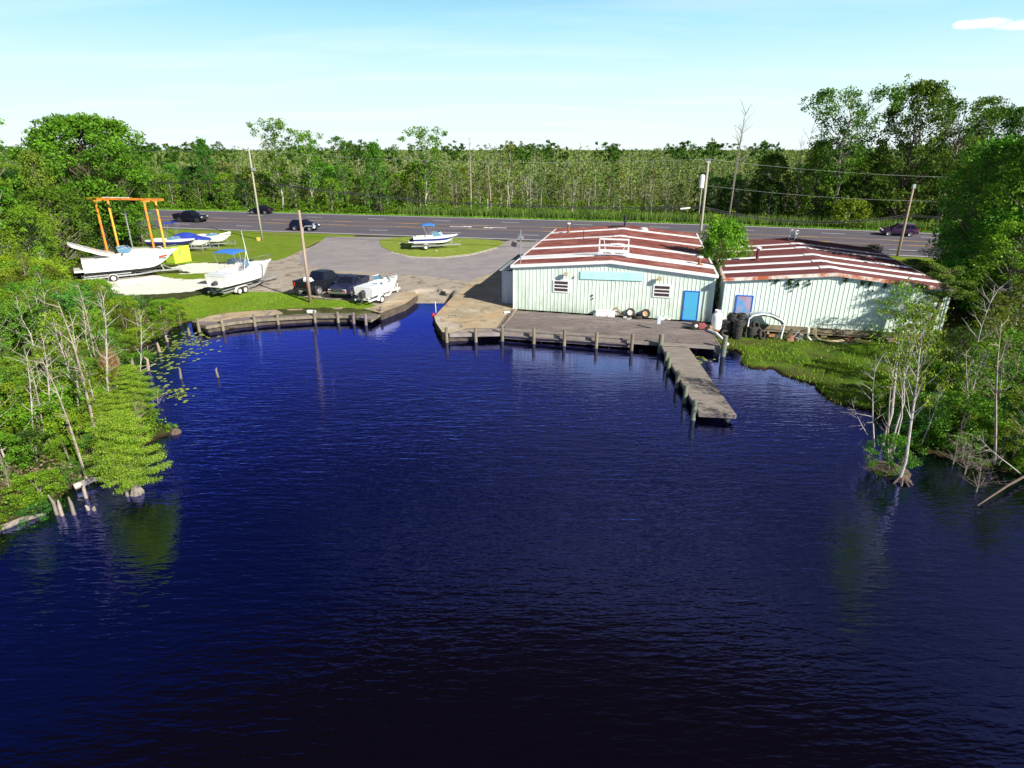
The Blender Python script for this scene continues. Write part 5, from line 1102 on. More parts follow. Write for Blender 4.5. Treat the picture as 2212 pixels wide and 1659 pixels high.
# mounted wheels leaning on the siding, flat tyre, hoop
for (X, Y), rim, lb in (((1318, 903), m_rimw, 'mounted wheel with white rim leaning on the mint siding, left of the pair'), ((1448, 918), mat('brown_rim', (.50, .36, .20), .6), 'mounted wheel with brownish hub leaning on the mint siding, right of the pair')):
    s_, z_ = B1.wall(*m4(X, Y)); x, y, z_ = B1.F(s_, 0, 0, .30); T = thing('spare_wheel', lb, 'wheel', (x, y, .92 + .39), R(-15)); T.rotation_euler = (R(74), 0, R(-15)); mb = tyre_mesh(); mb.build('tyre', m_blk, T); mb = MB(); mb.lathe([(.22, -.06), (.22, .10), (.18, .06), (.07, .03), (.05, .07), (0, .08)], n=16); mb.build('rim', rim, T)
x, y = at(*m4(1378, 915), .95); tyre(x, y, 1.02, 0, 0, 0, 1.1, 'single black tyre lying flat on the deck between the two wheels', None)
x, y = at(*m4(1290, 922), .92); o = MB().lathe([(.28, 0), (.33, .02), (.33, .06), (.28, .04)], n=18).build('hoop', m_wht); o.location = (x, y, .92); tag(o, 'flat white ring lying on the deck in front of the leaning wheels', 'ring')
x, y = at(*m4(1110, 888), .92); s_, z_ = B1.wall(*m4(1105, 880)); x, y, z_ = B1.F(s_, 0, 0, .40); CH = thing('white_chest', 'low long white chest against the mint siding', 'chest', (x, y, .9), R(-15)); mb = MB(); mb.box(0, 0, .22, 1.5, .5, .44); mb.build('chest_body', m_patch, CH, bevel=.03); mb = MB(); mb.box(0, 0, .47, 1.54, .54, .06); mb.build('lid', m_wht, CH, bevel=.02)
x, y = at(*m4(1190, 905), .92); TR = thing('rusty_frame', 'rusty folding iron frame leaning by the white chest', 'iron frame', (x, y, .92), R(-15)); mb = MB()
for s in (-.35, .35): mb.bar((-.7, s, 0), (.0, s * .3, .72), .04, .04); mb.bar((.75, s, 0), (.0, s * .3, .72), .04, .04)
mb.bar((-.5, -.3, .2), (.55, .3, .2), .03, .03); mb.bar((-.3, .2, .45), (.3, -.2, .45), .03, .03); mb.build('legs', m_rust, TR)
x, y = at(*m4(1012, 895), .92); o = MB().lathe([(0, 0), (.17, 0), (.15, .12), (.06, .2), (0, .2)], n=12).build('white_tub', m_wht); o.location = (x, y, .9); tag(o, 'small white tub on the deck left of the white chest', 'tub')
for (X, Y), lb in (((1585, 932), 'round white basin with a stick standing in it, left of the blue door'), ((1640, 930), 'oval white basin between the round basin and the square one')):
    x, y = at(*m4(X, Y), .92); o = MB().lathe([(0, 0), (.22, 0), (.29, .15), (.26, .15), (.2, .04), (0, .04)], n=16).build('basin', m_wht); o.location = (x, y, .91); o.scale = (1.1, .8, 1); tag(o, lb, 'basin')
x, y = at(*m4(1697, 925), .92); BX = thing('white_bucket', 'square white bucket nearest to the blue door', 'bucket', (x, y + .1, .91), R(-10)); MB().box(0, 0, .22, .42, .4, .44).build('bucket_body', m_wht, BX, bevel=.03); MB().box(.0, 0, .42, .46, .44, .05).build('rim', m_patch, BX)
x, y = at(*m4(1600, 915), .92); o = MB().path([(0, 0, 0), (.15, .28, 1.35)], .02, 5).build('broom_stick', m_galv); o.location = (x, y, .95); tag(o, 'thin stick leaning on the siding above the basins', 'stick')
x, y = at(*m4(1860, 905), .92); o = MB().path([(-.25, .1, .9), (.2, .1, .75), (.2, .0, 0), (-.2, .1, .85)], .014, 5).build('wire_stand', m_dark); o.location = (x, y + .1, .92); tag(o, 'thin bent wire stand in front of the blue door', 'wire stand')
# outboard motor wreck, box, gutter
x, y = at(*w1(560, 470), .92); MW = thing('engine_wreck', 'dismantled engine with red and black parts on the wharf before the gas tank', 'engine', (x, y, .9), R(-15))
MB().box(.05, 0, .30, .5, .35, .42, .3).build('engine_block', mat('faded_red', (.42, .06, .07), .6, col2=(.10, .05, .05), scale=7), MW, bevel=.04)
mb = MB(); mb.lathe([(.0, -.1), (.26, -.09), (.28, .08), (0, .1)], (-.42, -.2, .3), 14, axis='Y'); mb.lathe([(.0, -.1), (.2, -.09), (.2, .08), (0, .1)], (-.42, .25, .42), 12, axis='Y'); mb.bar((-.5, 0, .1), (-1.35, .05, .05), .12, .08); mb.build('black_parts', m_blk, MW)
MB().lathe([(0, 0), (.13, .02), (.12, .07), (0, .08)], (-.32, -.32, .35), 12, axis='Y').build('white_cap', m_wht, MW)
mb = MB()
for k in range(4): mb.path([(-.2 + .15 * k, .2, .35), (-.1 + .15 * k, .25, .75 + .08 * (k % 2)), (.1 + .1 * k, .1, .4)], .02, 5)
mb.build('hoses', m_blk, MW)
o = MB().loft([[(x_, -.24, 0), (x_, .24, 0), (x_, .26, .34), (x_, .05, .46), (x_, -.25, .36)] for x_ in (-.3, .3)], close=True).build('brown_sack', mat('brown_sack', (.42, .32, .18), .9, col2=(.28, .2, .11), scale=6), bevel=.06); o.location = (x + .85, y - .15, .9); tag(o, 'tan sack between the engine and the propane tank', 'sack')
x0_, y0_ = at(*w1(690, 480), 1.0); x1_, y1_ = at(*w1(1010, 715), .55); o = MB().path([(x0_, y0_, 1.0), ((x0_ + x1_) / 2 - .1, (y0_ + y1_) / 2 + .2, 1.02), (x1_, y1_, .55)], .10, 8).build('downspout', m_wht); tag(o, 'white drainpipe lying off the end of the wharf onto the grass', 'pipe')
x, y = at(*w1(905, 440), .95); o = MB().box(0, 0, .2, .35, .3, .42, R(-15)).build('grey_box', m_galv, bevel=.02); o.location = (x, y, .88); tag(o, 'small grey box between the gas tank and the tyre stacks', 'box')
x, y = at(*m4(1553, 1018), .95); o = MB().box(0, 0, .55, .26, .16, .62).build('pedestal_box', mat('pale_blue_box', (.45, .55, .70), .5), bevel=.02); o.location = (x + .05, y + .1, 1.1); tag(o, 'pale blue and white box fixed above the green piling at the pier', 'power pedestal')
# hoop frame (bent white canopy frame) and its hanging tarp
xa, ya = at(*w1(1300, 592), .5); xb, yb = at(*w1(1865, 617), .5); za, zb_ = tz(xa, ya), tz(xb, yb)
AW = thing('canopy_frame', 'bent white tube canopy frame standing against the second building', 'frame'); mb = MB()
mb.path([(xa, ya, za), (xa + .03, ya, za + 1.15)], .065, 8); mb.path([(xb, yb, zb_), (xb + .08, yb, zb_ + 1.0)], .065, 8); mb.path([(xb - .15, yb + .2, zb_), (xb - .0, yb + .2, zb_ + .9)], .04, 8); mb.build('leg', m_wht, AW)
arc = [(xa + .03, ya, za + 1.1), (xa + .05, ya, za + 1.4), (xa + .3, ya, za + 1.62), (xa + 1.0, ya, za + 1.74), (xa + 1.7, ya - .05, za + 1.62), (xb - .12, yb, zb_ + 1.42), (xb + .1, yb, zb_ + 1.2), (xb + .09, yb, zb_ + .95)]
MB().path(arc, .055, 8).build('arch_tube', m_wht, AW)
arc2 = [(p[0] + .1, p[1] + .8, p[2] + .03) for p in arc[1:-1]]; MB().path(arc2, .045, 8).build('arch_tube', m_galv, AW)
mb = MB(); mb.loft([[(p[0], p[1] + .1, p[2] - .03), (p[0] + .03, p[1] + .45, p[2] - .22 + .04 * math.sin(i * 2.3)), (p[0] + .1, p[1] + .8, p[2] - .03)] for i, p in enumerate(arc[1:-1])], caps=False); mb.build('torn_tarp', mat('grey_blue_tarp', (.20, .28, .34), .8), AW)
# scrap pile and skeleton of a skiff
rr = random.Random(44); m_sc = mat('scrap_orange', (.45, .16, .09), .8, col2=(.12, .08, .07), scale=5); m_scg = mat('scrap_grey', (.30, .29, .27), .8, col2=(.10, .09, .09), scale=5)
def scrap(name, label, c, n, sp, mats_, seed, hh=.5):
    x, y = c; T = thing(name, label, 'scrap', (x, y, tz(x, y))); r = random.Random(seed)
    for k in range(n):
        mb = MB(); px_, py_ = r.uniform(-sp, sp), r.uniform(-.35, .35); q = r.random()
        if q < .5: mb.bar((px_, py_, .03), (px_ + r.uniform(-.6, .6), py_ + r.uniform(-.3, .3), r.uniform(.1, hh)), r.uniform(.05, .2), r.uniform(.02, .06))
        elif q < .8: mb.box(px_, py_, r.uniform(.08, hh * .5), r.uniform(.2, .5), r.uniform(.15, .4), r.uniform(.08, .3), r.uniform(0, 3), rx=r.uniform(-.5, .5))
        else: mb.lathe([(0, 0), (.15, 0), (.18, .2), (0, .22)], (px_, py_, .05), 8)
        mb.build('scrap_piece', mats_[k % len(mats_)], T)
    return T
c_ = at(*w1(1660, 592), .6); scrap('scrap_pile', 'low pile of red and grey scrap under the white canopy frame', (c_[0], c_[1] + .3), 12, .8, [m_sc, m_scg, m_rust, m_blk], 1)
c_ = at(*w1(2070, 640), .55); scrap('scrap_pile', 'heap of dark engine scrap with orange bits between the canopy frame and the skiff', (c_[0], c_[1] + .25), 16, .8, [m_scg, m_blk, m_sc, m_galv], 2, .85)
c_ = at(*w1(960, 540), .7); scrap('scrap_pile', 'small litter of broken grey boards in front of the tyre stacks', (c_[0], c_[1]), 7, .4, [m_scg, m_rust], 3, .15)
c_ = at(*q5(1440, 880), .5); scrap('scrap_pile', 'two red orange fragments on the bank under the red-roofed building', (c_[0], c_[1]), 4, .35, [m_sc, m_sc], 5, .5)
SKF = thing('broken_seat_frame', 'white and cream curved shell with bent tube hoop lying on the marsh grass', 'wreck', (*at(*q5(1230, 880), .45), 0), 0); sx_, sy_ = SKF.location.x, SKF.location.y; SKF.location.z = tz(sx_, sy_)
mb = MB(); prof = [(-.55, .95), (-.5, .45), (-.2, .15), (.4, .02), (1.1, .02), (1.5, .12)]
mb.loft([[(x, -.25 - .05 * i, z), (x + .06, -.28 - .05 * i, z + .04), (x + .08, .12 - .05 * i, z + .04), (x, .15 - .05 * i, z)] for i, (x, z) in enumerate(prof)], close=True); mb.build('shell', mat('cream_shell', (.75, .70, .55), .5, col2=(.7, .5, .25), scale=2), SKF)
MB().path([(-.95, .0, 1.0), (-.9, 0, .3), (-.6, 0, .05), (.2, .1, .0)], .09, 6).build('white_rib', m_wht, SKF); MB().path([(-.4, .5, .8), (-.2, .55, .95), (.6, .5, 1.0), (1.4, .4, .85), (1.85, .3, .6), (1.9, .2, .1)], .025, 6).build('tube_hoop', m_galv, SKF)
mb = MB(); mb.bar((.9, -.5, .05), (2.3, -.9, .04), .04, .03); mb.bar((1.2, -.2, .05), (2.5, -.6, .04), .04, .03); mb.bar((2.3, -.9, .04), (2.5, -.6, .04), .04, .03); mb.build('ladder_frame', m_galv, SKF)
# things at the slip
x, y = at(*r3(628, 1280), .6); FM = thing('marker_float', 'red float with white stick at the concrete corner of the slip', 'marker', (x, y, .35)); MB().lathe([(0, 0), (.1, .05), (.13, .3), (.1, .5), (0, .55)], n=12).build('float', mat('red_float', (.75, .03, .05), .5), FM); MB().path([(.2, .1, .55), (.18, .1, 1.5)], .025, 6).build('stick', m_wht, FM)
x, y = at(*r5(445, 965), .9); CL = thing('white_cooler', 'small white cooler lying on the boardwalk by the tallest mooring post', 'cooler', (x, y, .88), R(-12)); MB().box(0, 0, .13, .75, .32, .26).build('cooler_body', m_wht, CL, bevel=.08)
x, y = at(*r3(1420, 1242), .95); o = MB().box(0, 0, .08, .5, .2, .12, .3).build('white_bag', m_wht, bevel=.03); o.location = (x, y, .93); tag(o, 'crumpled white bag at the corner of shed and wharf', 'bag')
x, y = at(*r3(830, 1300), .93); o = MB().path([(-.3, 0, 0), (-.3, 0, .22), (.3, .05, .22), (.3, .05, 0)], .02, 5).build('mooring_cleat', m_dark); o.location = (x, y, .93); tag(o, 'small dark iron mooring loop on the concrete by the first wharf piling', 'mooring loop')
for k, (X, Y, lb) in enumerate(((290, 498, 'pale stone lying on the grass left of the island boat'), (655, 578, 'small white stone on the grass island below the boat'))):
    x, y = at(*r3(X, Y), 1.0); r = random.Random(k); o = MB().lathe([(0, 0), (.35, .02), (.3, .18), (0, .24)], n=7).build('stone', m_isg); o.location = (x, y, 1.02); o.scale = ((1.3, .6, .7) if k == 0 else (.5, .4, .6)); tag(o, lb, 'stone')
# old posts and stumps in the water at left
posts = [((259, 800), .16, 1.1, 'leftmost weathered stub post below the bushes'), ((291, 800), .13, 1.0, 'thin dark stub post among the lily pads'), ((321, 800), .13, 1.05, 'pale topped stub post beside the lily pads'), ((345, 760), .13, .8, 'leaning brown stub post near the lawn corner'), ((362, 738), .12, .6, 'small pale stub post at the muddy inlet'), ((409, 725), .14, .75, 'stub post standing off the boardwalk end'), ((391, 818), .10, .9, 'dark broken post in open blue water below the inlet'), ((471, 815), .10, .75, 'lone broken post farthest out in the blue water')]
for k, (c, r_, h, lb) in enumerate(posts):
    r_ *= .72; h *= .85; x, y = at(*c, WL); rr = random.Random(k); o = MB().path([(0, 0, -1.2), (0, 0, 0), (rr.uniform(-.06, .06), rr.uniform(-.05, .05), h * .8), (rr.uniform(-.1, .1), 0, h)], [r_, r_, r_ * .8, r_ * .35], 8).build('post_stub', m_pole if k in (2, 3, 4) else m_pile); o.location = (x, y, WL); tag(o, lb, 'post', 'old broken posts in the left inlet')
# ---------------------------------------------------------------- vegetation
LM = dict(
    oak=leafmat('oak_leaves', (.045, .130, .008), (.145, .32, .020)), bright=leafmat('bright_leaves', (.085, .19, .010), (.24, .43, .024)),
    dark=leafmat('dark_leaves', (.014, .050, .008), (.055, .13, .014)), olive=leafmat('olive_leaves', (.065, .110, .012), (.19, .27, .024)),
    pine=leafmat('pine_needles', (.035, .080, .014), (.12, .20, .026), .2), cyp=leafmat('cypress_needles', (.16, .31, .016), (.38, .56, .05), .35, .006, .15), pineb=leafmat('sunlit_pine_needles', (.055, .11, .014), (.19, .30, .035), .2, .0, .1), oakb=leafmat('big_oak_leaves', (.055, .155, .010), (.17, .38, .022), .35, 0, .1), mid=leafmat('mid_leaves', (.030, .090, .009), (.105, .225, .018)),
    reed=leafmat('reed_blades', (.06, .15, .03), (.18, .34, .06), .3), dry=leafmat('dry_reed_blades', (.28, .18, .07), (.55, .38, .16), .3), swamp=leafmat('swamp_leaves', (.080, .125, .026), (.24, .32, .07), .3, .035, .5),
    brown=leafmat('dead_brown_twigs', (.16, .11, .08), (.34, .25, .19), .1), fern=leafmat('fern_leaves', (.04, .14, .02), (.13, .32, .05), .3))
BK = dict(grey=mat('grey_bark', (.27, .24, .20), .9, col2=(.15, .13, .11), scale=5), pale=mat('pale_bark', (.52, .49, .45), .9, col2=(.28, .25, .22), scale=4), brown=mat('brown_bark', (.15, .10, .08), .9, col2=(.09, .07, .055), scale=5), bone=mat('bleached_bark', (.42, .35, .29), .9, col2=(.25, .20, .17), scale=4))
def leafquads(rg, P, size, tint, up=.5, aspect=.62, droop=None):
    n = len(P); N = rg.normal(size=(n, 3)); N[:, 2] = N[:, 2] * .8 + up; N /= np.linalg.norm(N, axis=1)[:, None]
    A = rg.normal(size=(n, 3)); A -= N * (A * N).sum(1)[:, None]; A /= np.linalg.norm(A, axis=1)[:, None] + 1e-9; Bv = np.cross(N, A)
    s = (size * rg.uniform(.6, 1.3, n))[:, None] * .5; b = s * aspect
    V = np.stack([P - A * s, P + Bv * b, P + A * s, P - Bv * b], 1).reshape(-1, 3); return V, np.repeat(tint, 4)
def clumpcloud(rg, C, rad, n, size, flat=.8, shell=.5, up=.5, aspect=.62):
    """C centres, rad per centre, n leaves per centre"""
    k = len(C); d = rg.normal(size=(k, n, 3)); d /= np.linalg.norm(d, axis=2)[:, :, None]; u = rg.uniform(0, 1, (k, n, 1)) ** shell
    rad = np.broadcast_to(np.asarray(rad, float), (k,)); P = np.asarray(C)[:, None, :] + d * u * rad[:, None, None] * np.array([1, 1, flat])
    t = np.clip(rg.uniform(.1, .9, (k, 1)) + rg.normal(0, .18, (k, n)), 0, 1)
    return leafquads(rg, P.reshape(-1, 3), size, t.ravel(), up, aspect)
def leafobj(name, VT, m):
    V = np.concatenate([a for a, b in VT]); t = np.concatenate([b for a, b in VT]); me = quadmesh(name, V, len(V) // 4, m, t)
    o = bpy.data.objects.new(name, me); COL.objects.link(o); return o
def plant(name, crown, trunk, leafm, barkm):
    """an Empty with crown and trunk children, kept aside as the source of its copies"""
    T = bpy.data.objects.new(name, None); COL.objects.link(T)
    if crown: o = leafobj('crown', crown, leafm); o.parent = T
    if trunk and trunk.v: trunk.build('trunk', barkm, T)
    return T
def tree_src(name, seed, h, r, low, nc, rc, nl, ls, leafm, barkm, tr=.18, lean=0, shape='dome', limbs=True, flat=.75, ntr=1, jag=.25, up=.5, bare=0):
    rg = np.random.default_rng(seed); mb = MB(); C = []; top = h
    tp = []
    for q in range(ntr):
        ax = rg.uniform(-.12, .12) * h * (1 if ntr > 1 else .3); ay = rg.uniform(-.12, .12) * h * (1 if ntr > 1 else .3)
        pts = [(rg.normal(0, .012) * h * (i > 0) + (lean * h + ax) * (i / 6) ** 1.3, rg.normal(0, .012) * h * (i > 0) + ay * (i / 6), h * .93 * i / 6) for i in range(7)]
        mb.path(pts, [tr * (1 - .86 * i / 6) for i in range(7)], 7); tp.append(np.array(pts))
    ph = rg.uniform(0, 6.28, 3)
    for i in range(nc):
        f = (i + rg.uniform(0, 1)) / nc
        z = low + (h - low) * (1 - (1 - f) ** 1.4)
        if shape == 'dome': w = math.sin(math.pi * min(1, (f * .86 + .14))) ** .55
        elif shape == 'cone': w = (1 - f) ** .7 * (.5 + .5 * min(1, f * 6)) + .06
        elif shape == 'col': w = (1 - f ** 3) * .9 + .1
        elif shape == 'vase': w = .25 + .75 * f ** .8 if f < .88 else .8
        else: w = 1
        an = i * 2.39996 + rg.uniform(-.4, .4); w *= 1 + jag * math.sin(an * 2 + ph[0]) * .6 + jag * math.sin(an * 3 + z * .7 + ph[1]) * .6
        rr_ = r * w * rg.uniform(.45, 1) ** .5; t = tp[i % ntr]; bx = np.interp(z, t[:, 2], t[:, 0]); by = np.interp(z, t[:, 2], t[:, 1])
        c = np.array([bx + math.cos(an) * rr_, by + math.sin(an) * rr_, z - rc * .3]); C.append(c)
        if limbs and rr_ > .3:
            zb = max(low * .6, z - rr_ * .75 - .2 * h * rg.uniform(.2, .6)); b0 = np.array([np.interp(zb, t[:, 2], t[:, 0]), np.interp(zb, t[:, 2], t[:, 1]), zb]); md = (b0 + c) / 2 + np.array([0, 0, -.06 * rr_]) + rg.normal(0, .05 * rr_, 3); rb = max(tr * (1 - zb / h) * .42, .012)
            mb.path([b0, md, c], [rb, rb * .65, rb * .25], 5)
    C = np.array(C); C[:, 2] = np.minimum(C[:, 2], h - rc * .7); rads = rc * rg.uniform(.6, 1.25, len(C)); VT = [clumpcloud(rg, C, rads, nl, ls, flat, up=up)]
    # stray small sprays break up the outline
    C2 = C + rg.normal(0, rc * .5, C.shape) * np.array([1, 1, .6]); VT.append(clumpcloud(rg, C2, rc * .42, max(4, nl // 5), ls, flat, up=up))
    return plant(name, VT, mb, leafm, barkm)
def dead_src(name, seed, h, tr, barkm, nb=14, spread=.28, depth=2, lean=0, start=.35, fork=0):
    rg = np.random.default_rng(seed); mb = MB()
    def br(p, d, L, r, lv):
        pts = [p]; q = p.copy(); dd = d.copy(); k = 4
        for i in range(k): dd = dd + rg.normal(0, .13 if lv else .03, 3); dd[2] += .04; dd /= np.linalg.norm(dd); q = q + dd * L / k; pts.append(q.copy())
        mb.path(pts, [r * (1 - .8 * i / k) for i in range(k + 1)], 5 if lv < 2 else 4)
        if lv < depth:
            for i in range(3 if lv == 1 else nb):
                f = rg.uniform(start, 1) if lv == 0 else rg.uniform(.3, 1); j = min(int(f * k), k - 1); b = pts[j] + (pts[j + 1] - pts[j]) * (f * k - j); a = rg.uniform(0, 6.28)
                nd = dd * .5 + np.array([math.cos(a), math.sin(a), rg.uniform(-.1, .7)]) * .9; nd /= np.linalg.norm(nd); br(b, nd, L * spread * rg.uniform(.5, 1.2) * (1 if lv == 0 else 1.8) * (1.1 - f * .4), r * .32, lv + 1)
    br(np.zeros(3), np.array([lean, 0, 1.0]), h, tr, 0)
    if fork: br(np.array([lean * h * .35, 0, h * .35]), np.array([fork, .05, .9]), h * .6, tr * .6, 0)
    T = bpy.data.objects.new(name, None); COL.objects.link(T); mb.build('trunk', barkm, T); return T
def blades_src(name, seed, n, r, h, w, m, spread=.2):
    rg = np.random.default_rng(seed); a = rg.uniform(0, 6.28, n); d = rg.uniform(0, 1, n) ** .5 * r; P = np.stack([np.cos(a) * d, np.sin(a) * d, np.zeros(n)], 1); hh = h * rg.uniform(.5, 1.1, n); D = np.stack([rg.normal(0, spread, n) * hh, rg.normal(0, spread, n) * hh, hh], 1); b = rg.uniform(0, 3.14, n); W_ = np.stack([np.cos(b), np.sin(b), 0 * b], 1) * w
    V = np.stack([P - W_, P + W_, P + D * .75 + W_ * .6, P + D], 1).reshape(-1, 3); t = np.repeat(rg.uniform(0, 1, n), 4); return [(V, t)]
USED = set()
def put(src, name, x, y, h, rz, label, cat, group=None, base=1.0, z=None, sx=None, tilt=None):
    s = h / base; zz = tz(x, y) - .06 if z is None else z; sw = sx if sx else s
    if src.name not in USED: USED.add(src.name); T = src; T.location = (x, y, zz); T.rotation_euler = (0, 0, rz); T.scale = (sw, sw, s); T['label'] = label; T['category'] = cat; 
    else: T = dup(src, (x, y, zz), rz, label, None, (sw, sw, s)); T['category'] = cat
    if group: T['group'] = group
    elif 'group' in T: del T['group']
    if tilt: T.rotation_euler = (tilt[0], tilt[1], rz)
    T.name = name; USED.add(T.name) if T is src else None
    return T
class Src:
    """a lazily made plant, its first placement uses the source itself, later ones are copies"""
    def __init__(s, fn, base): s.fn = fn; s.o = None; s.base = base
    def put(s, name, x, y, h, rz, label, cat, group=None, z=None, sx=None, tilt=None):
        zz = tz(x, y) - .06 if z is None else z; k = h / s.base; sw = sx if sx else k
        if s.o is None: s.o = s.fn(name); T = s.o; T.location = (x, y, zz); T.rotation_euler = (0, 0, rz); T.scale = (sw, sw, k)
        else: T = dup(s.o, (x, y, zz), rz, None, None, (sw, sw, k)); T.name = name
        T['label'] = label; T['category'] = cat
        if group: T['group'] = group
        elif 'group' in T: del T['group']
        if tilt: T.rotation_euler = (tilt[0], tilt[1], rz)
        return T
rr = random.Random(99)
def where_far(x, y, t):
    xo = 1106 + 1289 * x / (y * .931 + 4.6)
    Z = [(330, 'at the left end'), (460, 'behind the black pickup'), (560, 'left of the tall pale pole'), (640, 'right of the tall pale pole'), (740, 'behind the black sport utility car'), (840, 'left of the drive mouth'), (950, 'behind the island boat'), (1030, 'behind the left turn arrow'), (1110, 'behind the right turn arrow'), (1210, 'left of the red roof corner'), (1300, 'over the left roof slope'), (1400, 'over the roof ridge'), (1500, 'left of the transformer pole'), (1600, 'right of the transformer pole'), (1700, 'over the second roof left end'), (1800, 'behind the wire cage'), (1900, 'left of the purple car'), (9999, 'behind the purple car')]
    return next(n for a, n in Z if xo < a) + (', roadside' if t < 15 else ', inner row' if t < 24 else ', deep inside' if t < 36 else ', farthest row')
def where_left(x, y):
    xo = 1106 + 1289 * x / (y * .931 + 4.6); yo = 322 + 1488 / (y / (CAM_H - .9) + .394)
    a = 'at the left frame edge' if xo < 60 else 'left of the cypress' if xo < 150 else 'above the cypress' if xo < 260 else 'near the lily pads'
    b = ', by the waterline' if yo > 950 else ', low on the bank' if yo > 860 else ', mid bank' if yo > 780 else ', high on the bank' if yo > 710 else ', below the cruiser'
    return a + b
def where_right(x, y):
    xo = 1106 + 1289 * x / (y * .931 + 4.6); yo = 322 + 1488 / (y / (CAM_H - .9) + .394)
    return ('behind the birch clump' if xo < 2030 else 'right of the birches' if xo < 2100 else 'far right of the birches' if xo < 2170 else 'at the right frame edge') + (', by the waterline' if yo > 940 else ', low on the bank' if yo > 860 else ', higher on the bank')
def size_w(h, a, b): return 'small' if h < a else 'tall' if h > b else 'middling'
def leafy(seed, leaf, bark='grey', h=10, r=3, low=2.5, nc=46, rc=1.0, nl=46, ls=.42, **k): return Src(lambda n: tree_src(n, seed, h, r, low, nc, rc, nl, ls, LM[leaf], BK[bark], **k), h)
# --- swamp woodland across the highway
FT = [leafy(1, 'swamp', r=1.9, low=3.2, nc=26, rc=.75, nl=34, ls=.34, tr=.11, shape='col'), leafy(2, 'oak', r=2.6, low=2.0, nc=38, rc=.95, nl=42, ls=.38, tr=.16), leafy(3, 'olive', r=2.1, low=1.2, nc=34, rc=.8, nl=36, ls=.34, tr=.12, shape='cone'),
      leafy(4, 'swamp', r=1.5, low=4.2, nc=18, rc=.6, nl=30, ls=.32, tr=.10, bark='pale', shape='col', jag=.4), leafy(5, 'dark', r=2.8, low=1.5, nc=42, rc=.95, nl=40, ls=.38, tr=.16), leafy(6, 'swamp', r=1.7, low=2.6, nc=24, rc=.6, nl=32, ls=.32, tr=.09, bark='pale', ntr=2)]
FD = [Src(lambda n: dead_src(n, 11, 9, .13, BK['bone'], 5, .16, 1), 9), Src(lambda n: dead_src(n, 12, 9, .10, BK['pale'], 12, .2, 1), 9), Src(lambda n: dead_src(n, 13, 9, .09, BK['grey'], 16, .22, 2), 9)]
lab_f = ['slender swamp tree with thin leafy column in the woodland across the highway', 'full green leafy tree in the woodland across the highway', 'olive green cone-shaped tree in the woodland across the highway', 'thin pale-trunked tree with sparse top in the woodland across the highway', 'dense dark green tree in the woodland across the highway', 'twin-stemmed pale sapling in the woodland across the highway']
lab_d = ['bleached bare snag in the woodland across the highway', 'pale dead pole tree with short twigs in the woodland across the highway', 'grey leafless twiggy tree in the woodland across the highway']
GF = 'trees of the woodland across the highway'
cnt = 0
for i in range(3000):
    if cnt >= 292: break
    t = 9.5 + 38 * rr.random() ** 1.25; D_ = 0; x = rr.uniform(-112, 116); y = float(ry0(x)) + RW + t
    if abs(x) > y * .93 + 6 or y > 168: continue
    xo = 1106 + 1289 * x / (y * .93 + 4.6)
    q = rr.random()
    if xo < 950: k = rr.choices([0, 1, 2, 3, 4, 5, 'd'], [2, 4, 2, 1, 1, 2, 1])[0]; h = rr.uniform(5.5, 10)
    elif xo < 1480: k = rr.choices([0, 1, 2, 3, 4, 5, 'd'], [4, .5, 2, 4, .1, 4, 5])[0]; h = rr.uniform(4.5, 9)
    else: k = rr.choices([0, 1, 2, 3, 4, 5, 'd'], [2, 2, 1, 1, 4, 1, 1])[0]; h = rr.uniform(6.5, 10.5)
    if t < 14: h *= .8
    if k == 'd': k = rr.randrange(3); FD[k].put('dead_tree', x, y, h * rr.uniform(.8, 1.15), rr.uniform(0, 6.28), lab_d[k].replace('in the woodland across the highway', where_far(x, y, t)), 'dead tree', GF, sx=rr.uniform(.8, 1.2))
    else: FT[k].put('swamp_tree', x, y, h, rr.uniform(0, 6.28), size_w(h, 6.5, 8.2) + ' ' + lab_f[k].replace('in the woodland across the highway', where_far(x, y, t)), 'tree', GF, sx=h / 10 * rr.uniform(.9, 1.3))
    cnt += 1
